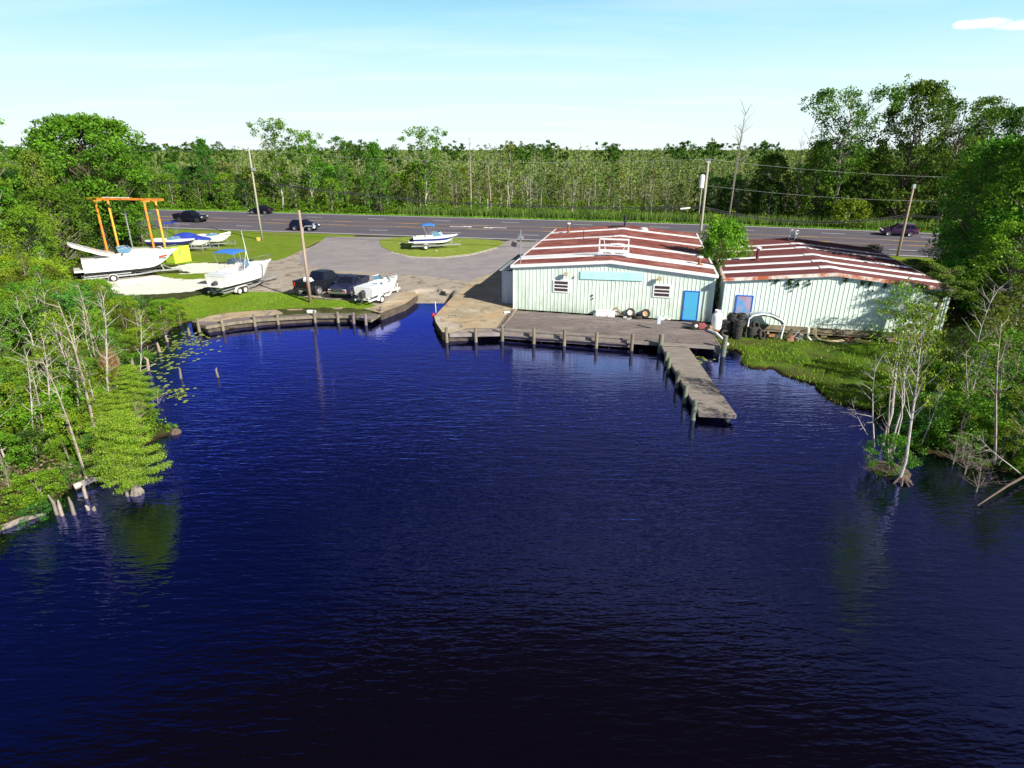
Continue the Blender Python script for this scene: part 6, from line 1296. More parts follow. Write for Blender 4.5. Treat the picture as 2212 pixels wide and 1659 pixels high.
# --- the far woodland that reads as one mass
def far_forest():
    rg = np.random.default_rng(5); VT = []; TV = []
    bands = [(150, 230, 1500, 46, .55), (230, 420, 2300, 26, .9), (420, 900, 2400, 16, 1.8), (900, 2600, 2200, 12, 4.2)]
    for y0, y1, n, nl, ls in bands:
        y = rg.uniform(y0 ** .5, y1 ** .5, n) ** 2; x = rg.uniform(-1, 1, n) * (y * .98 + 12); h = rg.uniform(5.0, 9.5, n) + (rg.uniform(0, 1, n) > .93) * 3.0
        h = np.where(y > 420, h * .75 + 3.6, h); h = h + 1.0 * np.sin(x * .013 + 1) * (y > 300) + 1.0 + (rg.uniform(0, 1, n) > .95) * (y < 420) * rg.uniform(1, 4.5, n)
        keep = y > ry0(x) + RW + 44; x, y, h = x[keep], y[keep], h[keep]; n = len(x); sc_ = ls / .55
        f = rg.uniform(.12, 1, (n, nl)); an = rg.uniform(0, 6.28, (n, nl)); w = (1.5 * sc_ ** .8) * np.sin(np.pi * (f * .8 + .12)) ** .6 * rg.uniform(.3, 1, (n, nl))
        P = np.stack([x[:, None] + np.cos(an) * w, y[:, None] + np.sin(an) * w, 1 + (h[:, None] - .3) * f], 2).reshape(-1, 3); t = np.clip(rg.uniform(.1, .9, (n, 1)) + rg.normal(0, .15, (n, nl)), 0, 1).ravel()
        VT.append(leafquads(rg, P, ls * 1.0, t, .3, .75))
        k = rg.random(n) < (.30 if y0 < 400 else .15); xx, yy, hh = x[k], y[k], h[k]; wd = .055 * (1 + y0 / 250); z0 = np.ones(len(xx)); tpz = 1 + hh * rg.uniform(.75, 1.12, len(xx)); lx = rg.normal(0, .3, len(xx))
        TV.append(np.stack([np.stack([xx - wd, yy, z0], 1), np.stack([xx + wd, yy, z0], 1), np.stack([xx + lx + wd * .4, yy, tpz], 1), np.stack([xx + lx - wd * .4, yy, tpz], 1)], 1).reshape(-1, 3))
        TV.append(np.stack([np.stack([xx, yy - wd, z0], 1), np.stack([xx, yy + wd, z0], 1), np.stack([xx + lx, yy + wd * .4, tpz], 1), np.stack([xx + lx, yy - wd * .4, tpz], 1)], 1).reshape(-1, 3))
    V = np.concatenate([a for a, b in VT] + TV); t = np.concatenate([b for a, b in VT] + [np.zeros(sum(len(a) for a in TV))]); nq = len(V) // 4; nt = sum(len(a) for a in TV) // 4
    mi = np.zeros(nq, np.int32); mi[nq - nt:] = 1
    me = quadmesh('far_woodland', V, nq, [LM['swamp'], BK['pale']], t, midx=mi); o = bpy.data.objects.new('far_woodland', me); COL.objects.link(o); tag(o, 'flat swamp woodland stretching back to the horizon', 'woodland'); o['kind'] = 'stuff'
    n = 950; y = rg.uniform(175 ** .5, 700 ** .5, n * 2) ** 2; x = rg.uniform(-1, 1, n * 2) * (y * .98); cl = np.sin(x / y * 23 + 1) + np.sin(x / y * 51) + rg.normal(0, .5, n * 2); k = np.argsort(-cl)[:n]; x, y = x[k], y[k]; h = 12.3 + rg.uniform(-3.0, 3.4, n) * (y / 300) ** .4
    sc2 = (y / 300) ** .6; C = np.repeat(np.stack([x, y, h], 1), 5, 0); C += rg.normal(0, 1, C.shape) * np.repeat(sc2, 5)[:, None] * np.array([1.5, 1.5, .9]); C[:, 2] -= np.repeat(sc2, 5) * .5
    V2, t2 = clumpcloud(rg, C, .95 * np.repeat(sc2, 5), 20, .8, .7); me = quadmesh('skyline', V2, len(V2) // 4, [LM['mid']], t2); o = bpy.data.objects.new('skyline_trees', me); COL.objects.link(o); tag(o, 'taller tree crowns breaking the skyline of the far swamp woodland', 'woodland'); o['kind'] = 'stuff'
far_forest()
# --- undergrowth, reeds and cover laid as stuff
def cover(name, label, cat, poly, n, rad, nl, ls, m, hmax, seed, flat=.6, up=.5, minx=None):
    rg = np.random.default_rng(seed); poly = np.array(poly); lo, hi = poly.min(0), poly.max(0); P = rg.uniform(lo, hi, (n * 4, 2)); P = P[inpoly(P[:, 0], P[:, 1], poly)][:n]
    P = P[~inpoly(P[:, 0], P[:, 1], basin)]; z = terr(P[:, 0], P[:, 1]); hh = hmax * (.15 + .85 * rg.uniform(0, 1, len(P)) ** 1.5) * (.6 + .6 * np.sin(P[:, 0] * .9 + 1) * np.sin(P[:, 1] * .8))
    C = np.concatenate([np.stack([P[:, 0], P[:, 1], z + np.abs(hh) * f], 1) for f in ((.3, .9) if hmax > .6 else (.5,))]); o = leafobj(name, [clumpcloud(rg, C, rad * rg.uniform(.6, 1.3, len(C)), nl, ls, flat, up=up)], m); tag(o, label, cat); o['kind'] = 'stuff'; return o
def reeds(name, label, pts, m, h, w, seed, spread=.14):
    rg = np.random.default_rng(seed); P = np.array(pts); n = len(P); z = terr(P[:, 0], P[:, 1]) - .05; hh = h * rg.uniform(.45, 1.15, n); b = rg.uniform(0, 3.14, n); W_ = np.stack([np.cos(b), np.sin(b), 0 * b], 1) * w; Q = np.column_stack([P, z]); D = np.stack([rg.normal(0, spread, n) * hh, rg.normal(0, spread, n) * hh, hh], 1)
    V = np.stack([Q - W_, Q + W_, Q + D * .7 + W_ * .7, Q + D], 1).reshape(-1, 3); t = np.repeat(np.clip(rg.uniform(0, .6, n) + .4 * (np.sin(P[:, 0] * .8) * .5 + .5), 0, 1), 4); me = quadmesh(name, V, n, m, t); o = bpy.data.objects.new(name, me); COL.objects.link(o); tag(o, label, 'reeds'); o['kind'] = 'stuff'
vb = [(x, float(ry0(x)) + RW + 9) for x in range(-120, 130, 10)]; vb2 = [(x, float(ry0(x)) + RW + 50) for x in range(120, -130, -10)]
cover('undergrowth', 'mixed bushy undergrowth below the trees across the highway', 'undergrowth', vb + vb2, 7500, .8, 15, .36, LM['olive'], 2.6, 3)
vb = [(x, float(ry0(x)) + RW + 7.5) for x in range(-120, 25, 8)]; vb2 = [(x, float(ry0(x)) + RW + 12) for x in range(24, -121, -8)]
cover('hedge_growth', 'dense leafy bushes edging the highway at left', 'bushes', vb + vb2, 2600, .8, 24, .32, LM['oak'], 3.6, 4)
rg_ = np.random.default_rng(8); xs_ = rg_.uniform(-22, 95, 16000); ts_ = RW + 5.8 + 4.2 * rg_.uniform(0, 1, 16000) ** .8; reeds('roadside_reeds', 'tall green reeds along the far edge of the highway', np.column_stack([xs_, ry0(xs_) + ts_]), LM['reed'], 2.0, .05, 9)
xs_ = rg_.uniform(-110, 95, 14000); ts_ = RW + .9 + 5.2 * rg_.uniform(0, 1, 14000); reeds('verge_grass', 'rough bright grass on the far highway verge', np.column_stack([xs_, ry0(xs_) + ts_]), LM['bright'], .38, .07, 10, .3)
# --- single trees that stand out across the highway
big_s = leafy(21, 'mid', 'grey', h=22, r=6.0, low=8, nc=60, rc=1.5, nl=120, ls=.36, tr=.34, shape='vase', flat=.7, jag=.5)
mid_s = leafy(22, 'oak', 'pale', h=16, r=3.4, low=5, nc=36, rc=1.1, nl=80, ls=.36, tr=.20, shape='vase', jag=.6)
ful_s = leafy(23, 'mid', 'brown', h=20, r=4.8, low=3, nc=110, rc=1.4, nl=110, ls=.36, tr=.30)
ful_b = leafy(24, 'oak', 'brown', h=14, r=3.4, low=2, nc=70, rc=1.05, nl=60, ls=.36, tr=.22, shape='cone', jag=.4)
pin_s = leafy(25, 'pine', 'brown', h=16, r=2.8, low=7, nc=34, rc=.9, nl=60, ls=.30, tr=.20, flat=.45, shape='dome', jag=.5)
dea_s = Src(lambda n: dead_src(n, 26, 18, .17, BK['grey'], 12, .22, 2, .0, .5, .10), 18); sna_s = Src(lambda n: dead_src(n, 27, 14, .20, BK['bone'], 3, .10, 1), 14)
def standout(src, nm, cat, px, ytop, D, label, rz=0, sx=None, h=None):
    x = (px - 1106) / 1289 * (D * .931 + 4.6); hh = (hgt(ytop, D) - 1.0) if h is None else h; return src.put(nm, x, D, hh, rz, label, cat, sx=sx)
def fy(px, t=12):
    D = 120.
    for _ in range(8): D = float(ry0((px - 1106) / 1289 * (D * .931 + 4.6))) + RW + t
    return D
for px, yt, src, nm, cat, lb, rz, sx in [
    (612, 256, mid_s, 'sparse_tree', 'tree', 'tall sparse leaning tree with ragged top rising above the woodland at left', .5, 1.0), (678, 282, mid_s, 'sparse_tree', 'tree', 'second ragged tree right of the tallest one in the left woodland', 2.2, .85),
    (748, 291, pin_s, 'pine_tree', 'tree', 'dark round-topped pine above the woodland skyline', 0, .85), (818, 305, ful_b, 'leafy_tree', 'tree', 'bright leafy tree between the dark pine and the dead-topped tree', 1, .7), (460, 298, ful_b, 'leafy_tree', 'tree', 'pointed leafy tree on the skyline left of the tall pole', 2.5, .7),
    (925, 274, mid_s, 'sparse_tree', 'tree', 'tree with dead grey top above the middle of the woodland', 4.0, 1.0), (1017, 296, sna_s, 'dead_tree', 'dead tree', 'tall bare snag with hooked tip above the woodland middle', 0, 1.0), (1098, 308, FT[3], 'swamp_tree', 'tree', 'thin pale-trunked tree standing tall behind the turn arrows', 0, 1.3),
    (1062, 355, sna_s, 'dead_tree', 'dead tree', 'short pale snag at the roadside behind the turn arrows', 2, .8), (1572, 244, dea_s, 'dead_tree', 'dead tree', 'tall forked dead tree right of the transformer pole', .4, 1.0), (1712, 282, dea_s, 'dead_tree', 'dead tree', 'broken dead stub with two prongs right of the forked dead tree', 2.2, .7),
    (1790, 184, big_s, 'tall_tree', 'tree', 'tall open tree with curving bare limbs on the right skyline', 2.0, 1.0), (1925, 172, ful_s, 'leafy_tree', 'tree', 'tallest dense dark tree on the right skyline', 0, 1.0), (2020, 205, big_s, 'tall_tree', 'tree', 'leaning sparse dark tree right of the tallest dense tree', 3.6, .85), (1745, 300, ful_b, 'leafy_tree', 'tree', 'round leafy tree under the open limbed tree at right', 2, 1.1), (1850, 330, ful_s, 'leafy_tree', 'tree', 'dark low leafy tree between the two tallest trees at right', 3, .75), (1650, 330, ful_s, 'leafy_tree', 'tree', 'dark leafy tree right of the forked dead tree', 4, .6)]:
    standout(src, nm, cat, px, yt, fy(px, 10 + rr.uniform(0, 5)), lb, rz, sx)
shr_b = leafy(31, 'bright', 'grey', h=3, r=1.6, low=.3, nc=36, rc=.55, nl=60, ls=.20, tr=.05, ntr=3, limbs=False)
x, y = at(1822, 470, 1.6); shr_b.put('round_shrub', (1822 - 1106) / 1289 * (fy(1822, 8) * .931 + 4.6), fy(1822, 8), 5.0, 0, 'bright yellow green round shrub at the far verge behind the right highway end', 'shrub', sx=1.7)

# --- woods at left
oakN = [leafy(41, 'oakb', h=17, r=5.6, low=3, nc=170, rc=1.25, nl=150, ls=.34, tr=.35, jag=.3, bark='brown')]
standout(oakN[0], 'oak_tree', 'tree', 226, 243, 79, 'big full round-topped green oak behind the orange gantry', 0, 1.08)
LT = [leafy(42, 'oak', h=10, r=3.0, low=1.2, nc=80, rc=.85, nl=85, ls=.22, tr=.17), leafy(43, 'bright', h=10, r=2.6, low=1.5, nc=70, rc=.8, nl=80, ls=.22, tr=.15, bark='pale'), leafy(44, 'dark', h=10, r=2.8, low=1.0, nc=70, rc=.8, nl=80, ls=.22, tr=.16), leafy(45, 'olive', h=10, r=2.2, low=1.4, nc=60, rc=.7, nl=80, ls=.20, tr=.12, shape='cone')]
wl = [(-47.5, 57), (-49.5, 66), (-51, 71), (-54, 79), (-57, 88), (-60, 97), (-95, 107), (-95, 50), (-60, 34), (-44, 44)]
lwn = ['full mid green tree in the left woods', 'light green pale-trunked tree in the left woods', 'dark green tree in the left woods', 'olive cone-shaped tree in the left woods']
pts = []
for i in range(6000):
    if len(pts) >= 78: break
    x, y = rr.uniform(-95, -44), rr.uniform(34, 106)
    if not bool(inpoly(np.array([x]), np.array([y]), wl)[0]) or any(math.hypot(x - a, y - b) < 3.4 for a, b in pts): continue
    xo = 1106 + 1289 * x / (y * .93 + 4.6)
    if xo < -70: continue
    pts.append((x, y)); k = rr.choices([0, 1, 2, 3], [4, 3, 2, 2])[0]
    h = rr.uniform(7.5, 10.5) if y > 62 else rr.uniform(6, 9); h = min(h, 6.5) if x > -52 and y < 66 else h
    LT[k].put('woodland_tree', x, y, h, rr.uniform(0, 6.28), size_w(h, 7.5, 9) + ' ' + lwn[k].replace('in the left woods', ('at the left frame edge' if xo < 60 else 'left of the big oak' if xo < 150 else 'below the big oak' if xo < 260 else 'right of the gantry') + (', towards the highway' if y > 82 else ', behind the gantry' if y > 70 else ', beside the cruiser' if y > 58 else ', towards the water')), 'tree', 'trees of the left woods', sx=h / 10 * rr.uniform(1, 1.35))
standout(dea_s, 'dead_tree', 'dead tree', 30, 236, 60, 'tall vine-hung dead trunk at the left edge of the photo', 1.2, .8)
mid_n = leafy(46, 'bright', 'pale', h=15, r=3.0, low=6, nc=34, rc=.6, nl=40, ls=.20, tr=.20, shape='vase', jag=.6)
standout(mid_n, 'sparse_tree', 'tree', 25, 238, 58, 'sparse light leafed tree with spreading top at the left edge', 0, 1.0)
standout(LT[3], 'woodland_tree', 'tree', 132, 322, 70, 'dark olive conical tree left of the big oak', 0, 1.0)
# trees hemming the gantry and the left boats
for px, yt, D, k, lb in [(205, 400, 80, 0, 'leafy tree filling the gantry frame from behind'), (270, 395, 82, 2, 'dark tree behind the right gantry legs'), (310, 420, 84, 0, 'low spreading tree where the woods meet the highway'), (150, 430, 72, 1, 'light green tree left of the gantry legs'), (238, 470, 77, 2, 'dark bushy tree between the gantry legs'), (100, 440, 62, 1, 'bright broad tree behind the cruiser arch'), (285, 480, 84, 0, 'small leafy tree beside the right gantry legs')]:
    standout(LT[k], 'woodland_tree', 'tree', px, yt, D, lb, px, None)
# shrubs over the bank: medium sized, seen close
SH_ = [leafy(51, 'bright', h=3, r=1.5, low=.15, nc=50, rc=.45, nl=95, ls=.115, tr=.04, ntr=3, limbs=False), leafy(52, 'bright', h=3, r=1.4, low=.15, nc=50, rc=.40, nl=95, ls=.105, tr=.04, ntr=3, limbs=False), leafy(53, 'olive', h=3, r=1.2, low=.2, nc=40, rc=.40, nl=60, ls=.12, tr=.04, ntr=3, shape='cone', limbs=False), leafy(54, 'fern', h=3, r=1.5, low=.1, nc=40, rc=.45, nl=60, ls=.12, tr=.03, ntr=2, limbs=False), leafy(55, 'dark', h=3, r=1.3, low=.15, nc=42, rc=.42, nl=60, ls=.13, tr=.04, ntr=2, limbs=False)]
TW = [Src(lambda n: dead_src(n, 61, 6, .055, BK['pale'], 16, .22, 2), 6), Src(lambda n: dead_src(n, 62, 2.2, .03, BK['bone'], 26, .45, 2, 0, .05), 2.2), Src(lambda n: dead_src(n, 63, 6, .06, BK['bone'], 10, .18, 1), 6)]
bank = [(-16, 14), (-16, 20.5), (-16, 22.6), (-15.5, 25), (-17.5, 28), (-21, 32), (-24, 36), (-25.5, 40), (-26.5, 44.5), (-26.8, 48.2), (-31, 50.5), (-36, 53), (-40.5, 54.5), (-45, 56.5), (-49, 58), (-60, 45), (-40, 25), (-30, 14)]
shn = ['light green shrub on the left bank', 'mid green shrub on the left bank', 'olive pointed shrub on the left bank', 'ferny green shrub on the left bank', 'dark green shrub on the left bank']
pts = []; nsh = 0
for i in range(12000):
    if nsh >= 190: break
    x, y = rr.uniform(-60, -18), rr.uniform(14, 58)
    if not bool(inpoly(np.array([x]), np.array([y]), bank)[0]) or any(math.hypot(x - a, y - b) < 1.25 for a, b in pts): continue
    xo = 1106 + 1289 * x / (y * .93 + 4.6)
    if xo < -60: continue
    pts.append((x, y)); nsh += 1
    edge_d = float(segdist(np.array([x]), np.array([y]), natseg)[0]); h = min(rr.uniform(1.3, 3.4), .8 + edge_d * .45); h = h * (1.25 if y > 36 else .9); h = min(h, 3.6)
    if xo > 225: h = min(h, 12.4 - y / 4.4)
    elif xo > 110: h = min(h, 12.4 - y / 4.96)
    h = max(h, .5)
    if rr.random() < .12: TW[1].put('dry_brush', x, y, rr.uniform(1.0, 1.8), rr.uniform(0, 6), 'tangle of bare brown twigs ' + where_left(x, y), 'brush', 'dry brush on the left bank'); continue
    k = rr.choices([0, 1, 2, 3, 4], [4, 3, 2, 2, 1])[0]; SH_[k].put('bank_shrub', x, y, h, rr.uniform(0, 6.28), size_w(h, 1.5, 2.4) + ' ' + shn[k].replace('on the left bank', where_left(x, y)), 'shrub', 'shrubs on the left bank', sx=max(h / 3, .5) * rr.uniform(.95, 1.3))
SPN = [leafy(56, 'bright', 'pale', h=7, r=1.3, low=2.0, nc=36, rc=.42, nl=36, ls=.13, tr=.06, shape='col', jag=.5), leafy(57, 'olive', 'bone', h=7, r=1.1, low=1.5, nc=40, rc=.38, nl=36, ls=.13, tr=.06, shape='cone', jag=.5)]
pts = []; n_ = 0
for i in range(4000):
    if n_ >= 34: break
    x, y = rr.uniform(-58, -19), rr.uniform(20, 57)
    if not bool(inpoly(np.array([x]), np.array([y]), bank)[0]) or any(math.hypot(x - a, y - b) < 2.2 for a, b in pts): continue
    xo = 1106 + 1289 * x / (y * .93 + 4.6); ed = float(segdist(np.array([x]), np.array([y]), natseg)[0])
    if xo < -40 or xo > 240 or ed < 1.4: continue
    pts.append((x, y)); n_ += 1; k = rr.randrange(2); h = rr.uniform(4, 6.2) if y < 48 else rr.uniform(3.5, 4.8)
    if xo > 110: h = min(h, 12.4 - y / 4.96)
    if h < 1.5: continue
    SPN[k].put('thin_sapling', x, y, h, rr.uniform(0, 6), size_w(h, 4.3, 5.2) + ' ' + ['thin pale-stemmed sapling', 'narrow olive sapling'][k] + ' ' + where_left(x, y), 'sapling', 'saplings on the left bank')
def leaning(src, nm, cat, b, t, label, h0=.5, Dt=0, sx=None):
    """plant with its base at survey point b whose tip falls on survey point t"""
    x, y = at(*b, h0); z = tz(x, y); D = y + Dt; h = CAM_H - D / (1488. / (t[1] - 322.) - .394); xt = (t[0] - 1106) / 1289 * (D * .931 + (CAM_H - h) * .366)
    v = Vector((xt - x, Dt, h - z)); L = v.length; T = src.put(nm, x, y, L, 0, label, cat, z=z - .05, sx=sx); q = v.to_track_quat('Z', 'X'); T.rotation_euler = q.to_euler(); return T
for b, t, k, lb in [((185, 1028), (128, 760), 2, 'tall white bare trunk rooted beside the driftwood at the left bank'), ((212, 960), (168, 640), 2, 'long straight pale trunk behind the bright cypress'), ((176, 930), (140, 700), 0, 'pale trunk with side twigs left of the straight one'), ((300, 886), (292, 690), 0, 'branching bleached tree at the water behind the lily pads'), ((118, 950), (78, 740), 0, 'leaning brown grey trunk in the middle of the left bank'), ((20, 945), (-20, 700), 2, 'grey trunk at the very left edge of the bank'), ((150, 905), (128, 790), 2, 'short white stem between the pale trunks')]:
    leaning(TW[k], 'bare_tree', 'dead tree', b, t, lb)
for i in range(14):
    px, py = rr.uniform(5, 250), rr.uniform(760, 1010); tx = px - rr.uniform(10, 45)
    if px > 60 + (1010 - py) * 1.1 and py > 900: continue
    xw, yw = at(px, py, .7)
    if bool(inpoly(np.array([xw]), np.array([yw]), basin)[0]): continue
    leaning(TW[rr.choice([0, 2, 0])], 'bare_tree', 'dead tree', (px, py), (tx, py - rr.uniform(110, 230)), rr.choice(['thin grey bare stem ', 'slim pale dead stem ']) + where_left(xw, yw))['group'] = 'bare stems on the left bank'
cover('bank_growth', 'low vines and weeds covering the left bank', 'ground cover', bank, 3600, .38, 22, .12, LM['bright'], .8, 14)
cover('bank_litter', 'brown dead stems among the weeds of the left bank', 'ground cover', bank, 1500, .4, 16, .16, LM['brown'], .9, 15, 1.0)
cover('woods_floor', 'leafy growth under the left woods', 'ground cover', wl, 3800, .8, 22, .26, LM['oak'], 2.4, 16)
rx = np.concatenate([rg_.uniform(-33, -27.5, 900), rg_.uniform(-24.5, -24.0, 500)]); ryy = np.concatenate([rg_.uniform(27, 33, 900), rg_.uniform(33.2, 34.4, 500)]); reeds('green_reeds', 'patch of green reeds on the left bank', np.column_stack([rx, ryy])[:900], LM['fern'], 1.7, .025, 17, .25); reeds('dry_reeds', 'tuft of golden dry reeds on the left bank', np.column_stack([rx, ryy])[900:], LM['dry'], 1.9, .018, 18, .07)
# bald cypresses, layered flat sprays
def cyp_fn(seed, h=4.2, r=2.3):
    def f(n):
        rg = np.random.default_rng(seed); mb = MB(); mb.path([(0, 0, -.5), (0, 0, 0), (.02, 0, .5), (0, 0, h * .95)], [.5, .36, .16, .03], 10); C = []; R_ = []
        for k in range(8): a = k * .785 + .2; mb.path([(math.cos(a) * .15, math.sin(a) * .15, .45), (math.cos(a) * .32, math.sin(a) * .32, .08), (math.cos(a) * .42, math.sin(a) * .42, -.3)], [.07, .08, .04], 5)
        for i in range(70):
            f_ = i / 69; z = .7 + (h - .75) * f_; a = i * 2.4; L = r * (1 - max(0, f_ - .12)) ** .55 * (.86 if f_ < .08 else 1) * rg.uniform(.45, 1.0) + .15; e = np.array([math.cos(a) * L, math.sin(a) * L, z + .1 * L]); mb.path([(0, 0, z - .1), tuple(e * np.array([.5, .5, 1]) + np.array([0, 0, .04])), tuple(e)], [.022, .012, .006], 4)
            for s in np.linspace(.25, 1.0, 7): C.append([math.cos(a) * L * s + rg.normal(0, .06), math.sin(a) * L * s + rg.normal(0, .06), z + .1 * L * s]); R_.append(.36 * (1.2 - .35 * s) + .07)
        return plant(n, [clumpcloud(rg, np.array(C), np.array(R_), 95, .068, .34, up=.8)], mb, LM['cyp'], BK['grey'])
    return f
CY = Src(cyp_fn(71), 4.2)
x, y = at(297, 1066, WL); CY.put('bald_cypress', x, y, 3.5, 0, 'bright yellow green bald cypress standing in the water at the left bank', 'tree', z=WL - .05, sx=.68)
x, y = at(305, 905, WL); CY.put('bald_cypress', x, y, 2.9, 2, 'smaller yellow green cypress behind the bright one', 'tree', z=WL, sx=.5)
x, y = at(245, 955, WL); CY.put('bald_cypress', x, y, 2.2, 4, 'small yellow green cypress left of the bright one at the bank', 'tree', sx=.62)
# driftwood, stakes, stumps by the left bank
def log(name, label, p, q, r, m, h=.4, cat='log'):
    a, b = at(*p, h), at(*q, h); mid = ((a[0] + b[0]) / 2 + .1, (a[1] + b[1]) / 2 + .05, h + .08); o = MB().path([(*a, h), mid, (*b, h - .05)], [r, r * .85, r * .4], 8).build(name, m); tag(o, label, cat); return o
log('driftwood_log', 'bleached white driftwood log at the foot of the left bank', (160, 1052), (222, 1030), .14, BK['pale'], .5); log('grey_log', 'long grey fallen log along the waterline at bottom left', (-10, 1146), (98, 1108), .13, BK['grey'], .35); log('broken_branch', 'thin broken branches poking from the driftwood', (175, 1040), (262, 1042), .05, BK['bone'], .5, 'branch')
for k, (c, h, lb) in enumerate([((123, 1112), .9, 'grey stake at the broken frame in the water'), ((134, 1114), .7, 'thin leaning stake beside the grey stake'), ((160, 1112), .8, 'outer stake of the broken frame in the water'), ((186, 1076), .75, 'brown snag standing alone off the left bank'), ((275, 1072), .4, 'small stub left of the cypress foot'), ((190, 1102), .22, 'tiny stub knee off the left bank'), ((203, 1103), .2, 'tiny stub next to the knee off the left bank')]):
    x, y = at(*c, WL); o = MB().path([(0, 0, -.6), (.02, 0, h * .6), (rr.uniform(-.12, .12), 0, h)], [.07, .06, .025], 6).build('stake', BK['bone' if k % 2 else 'grey']); o.location = (x, y, WL); tag(o, lb, 'stake')
x, y = at(380, 935, WL); o = MB().lathe([(.34, -.3), (.26, .08), (.14, .2), (0, .26)], n=7).build('mossy_stump', BK['brown']); o.location = (x, y, WL); tag(o, 'small mossy stump just right of the cypress in the water', 'stump')

# --- right side
BSH = leafy(81, 'bright', 'grey', h=5, r=1.7, low=.6, nc=80, rc=.62, nl=130, ls=.16, tr=.07, jag=.3)
BSH.put('bushy_tree', 18.7, 53.5, 6.9, 0, 'bright olive green bushy tree squeezed between the two metal buildings', 'tree', sx=1.08)
SPN[0].put('leafy_shoot', 17.9, 54.0, 7.4, 0, 'light green leafy sapling rising beside the transformer pole', 'sapling', sx=.9)
SH_[2].put('bushy_shrub', 16.9, 48.5, 4.4, 0, 'olive shrub filling the gap at the front corners of the buildings', 'shrub', sx=.6, z=1.6)
x, y = at(1897, 548, 2.5); SH_[2].put('bushy_shrub', 37.0, 61.5, 3.6, 1, 'small olive bush behind the back corner of the red-roofed building', 'shrub', sx=1.0)
rw = [(35.5, 44), (38, 52), (41, 57), (46, 61), (60, 56), (95, 42), (110, 40), (100, 12), (42, 12), (33, 22), (35, 36)]
RT = [leafy(82, 'bright', h=14, r=3.9, low=1.5, nc=130, rc=1.0, nl=95, ls=.24, tr=.26), leafy(83, 'oak', h=14, r=3.6, low=1.5, nc=120, rc=1.0, nl=90, ls=.24, tr=.26), leafy(84, 'bright', 'grey', h=14, r=3.4, low=1.2, nc=120, rc=.9, nl=90, ls=.22, tr=.2, shape='cone', jag=.4)]
lr = ['mid green tree of the right woods', 'dark green tree of the right woods', 'bright green tree of the right woods']; pts = []; n_ = 0
for i in range(8000):
    if n_ >= 62: break
    x, y = rr.uniform(33, 105), rr.uniform(24, 82)
    if not bool(inpoly(np.array([x]), np.array([y]), rw)[0]) or any(math.hypot(x - a, y - b) < 3.6 for a, b in pts): continue
    xo = 1106 + 1289 * x / (y * .93 + 4.6)
    if xo > 2330 or xo < (2075 if y > 44 else 2040): continue
    pts.append((x, y)); n_ += 1; h = (rr.uniform(12, 15.5) if xo > 2090 else rr.uniform(9, 12)) if y > 46 else rr.uniform(6, 10)
    k = rr.choices([0, 1, 2], [3, 4, 2] if y > 46 else [3, 1, 4])[0]; RT[k].put('woodland_tree', x, y, h, rr.uniform(0, 6), size_w(h, 9, 13) + ' ' + lr[k].replace('of the right woods', ('nearest the red-roofed building' if xo < 2130 else 'in the middle of the right woods' if xo < 2200 else 'at the right frame edge') + (', towards the highway' if y > 57 else ', behind the pine' if y > 46 else ', towards the water')), 'tree', 'trees of the right woods', sx=h / 14 * rr.uniform(1, 1.25))
standout(ful_s, 'woodland_tree', 'tree', 2095, 228, 108, 'tall dark tree with forked ragged top at the edge of the right woods', 1); standout(ful_s, 'woodland_tree', 'tree', 2050, 290, 104, 'dark tree at the highway end of the right woods', 2); standout(big_s, 'tall_tree', 'tree', 2195, 222, 100, 'sparse tall tree top at the right edge of the photo', 1.2, .8); standout(RT[2], 'woodland_tree', 'tree', 2180, 300, 48, 'bright leafy tree nearest the right edge of the photo', 0)
for px, yt, D, k, lb in [(1965, 556, 57, 1, 'low dark bush behind the second building beside the brown pole'), (2050, 490, 58, 1, 'dark bushy tree right of the brown pole'), (2085, 440, 54, 0, 'mid height tree behind the roof corner of the red-roofed building'), (2140, 430, 46, 1, 'dark tree behind the pine at right')]: standout(RT[k], 'woodland_tree', 'tree', px, yt, D, lb, px, .45 if px < 2000 else .8)
cover('woods_floor', 'shaded leafy growth under the right woods', 'ground cover', rw, 3400, .75, 22, .24, LM['dark'], 2.2, 26)
# pine by the second building
def pine_fn(n):
    rg = np.random.default_rng(91); mb = MB(); mb.path([(0, 0, -.2), (.05, 0, 2), (.25, 0, 4.2), (.35, 0, 7.0)], [.19, .16, .12, .03], 8); C = []
    for k in range(40):
        z = rg.uniform(4.3, 7.1); a = rg.uniform(0, 6.28); L = rg.uniform(.3, 2.2) * (1 - .55 * (z - 4.3) / 2.8); e = np.array([.3 + math.cos(a) * L, math.sin(a) * L, z + .25 * L * .5]); mb.path([(.3, 0, z - .3), tuple(e)], [.04, .012], 4)
        for s in (.55, .8, 1): C.append([.3 + (e[0] - .3) * s, e[1] * s, z - .2 + (e[2] - z + .2) * s])
    for (a, z, L) in ((3.3, 3.0, 4.3), (3.0, 3.7, 3.6), (3.5, 2.0, 3.2), (3.2, 1.4, 4.6), (2.7, 2.6, 2.2)):
        pts_ = [(.1, 0, z - .2)] + [(.1 + math.cos(a) * L * s + rg.normal(0, .08), math.sin(a) * L * s, z + .35 * L * .3 * s + rg.normal(0, .06)) for s in (.3, .6, .85, 1)]; mb.path(pts_, [.06, .05, .035, .02, .01], 5)
        for s in np.linspace(.45, 1.0, 9): C.append([.1 + math.cos(a) * L * s + rg.normal(0, .16), math.sin(a) * L * s + rg.normal(0, .3), z + .1 * L * s + rg.normal(.08, .12)])
    return plant(n, [clumpcloud(rg, np.array(C), .36, 95, .12, .5, up=.3, aspect=.35)], mb, LM['pineb'], BK['brown'])
x, y = 28.5, 39.3; Src(pine_fn, 7.0).put('pine_tree', x, y, 5.7, 0, 'dark pine with long low limbs at the right corner of the second building', 'tree', sx=1.0)
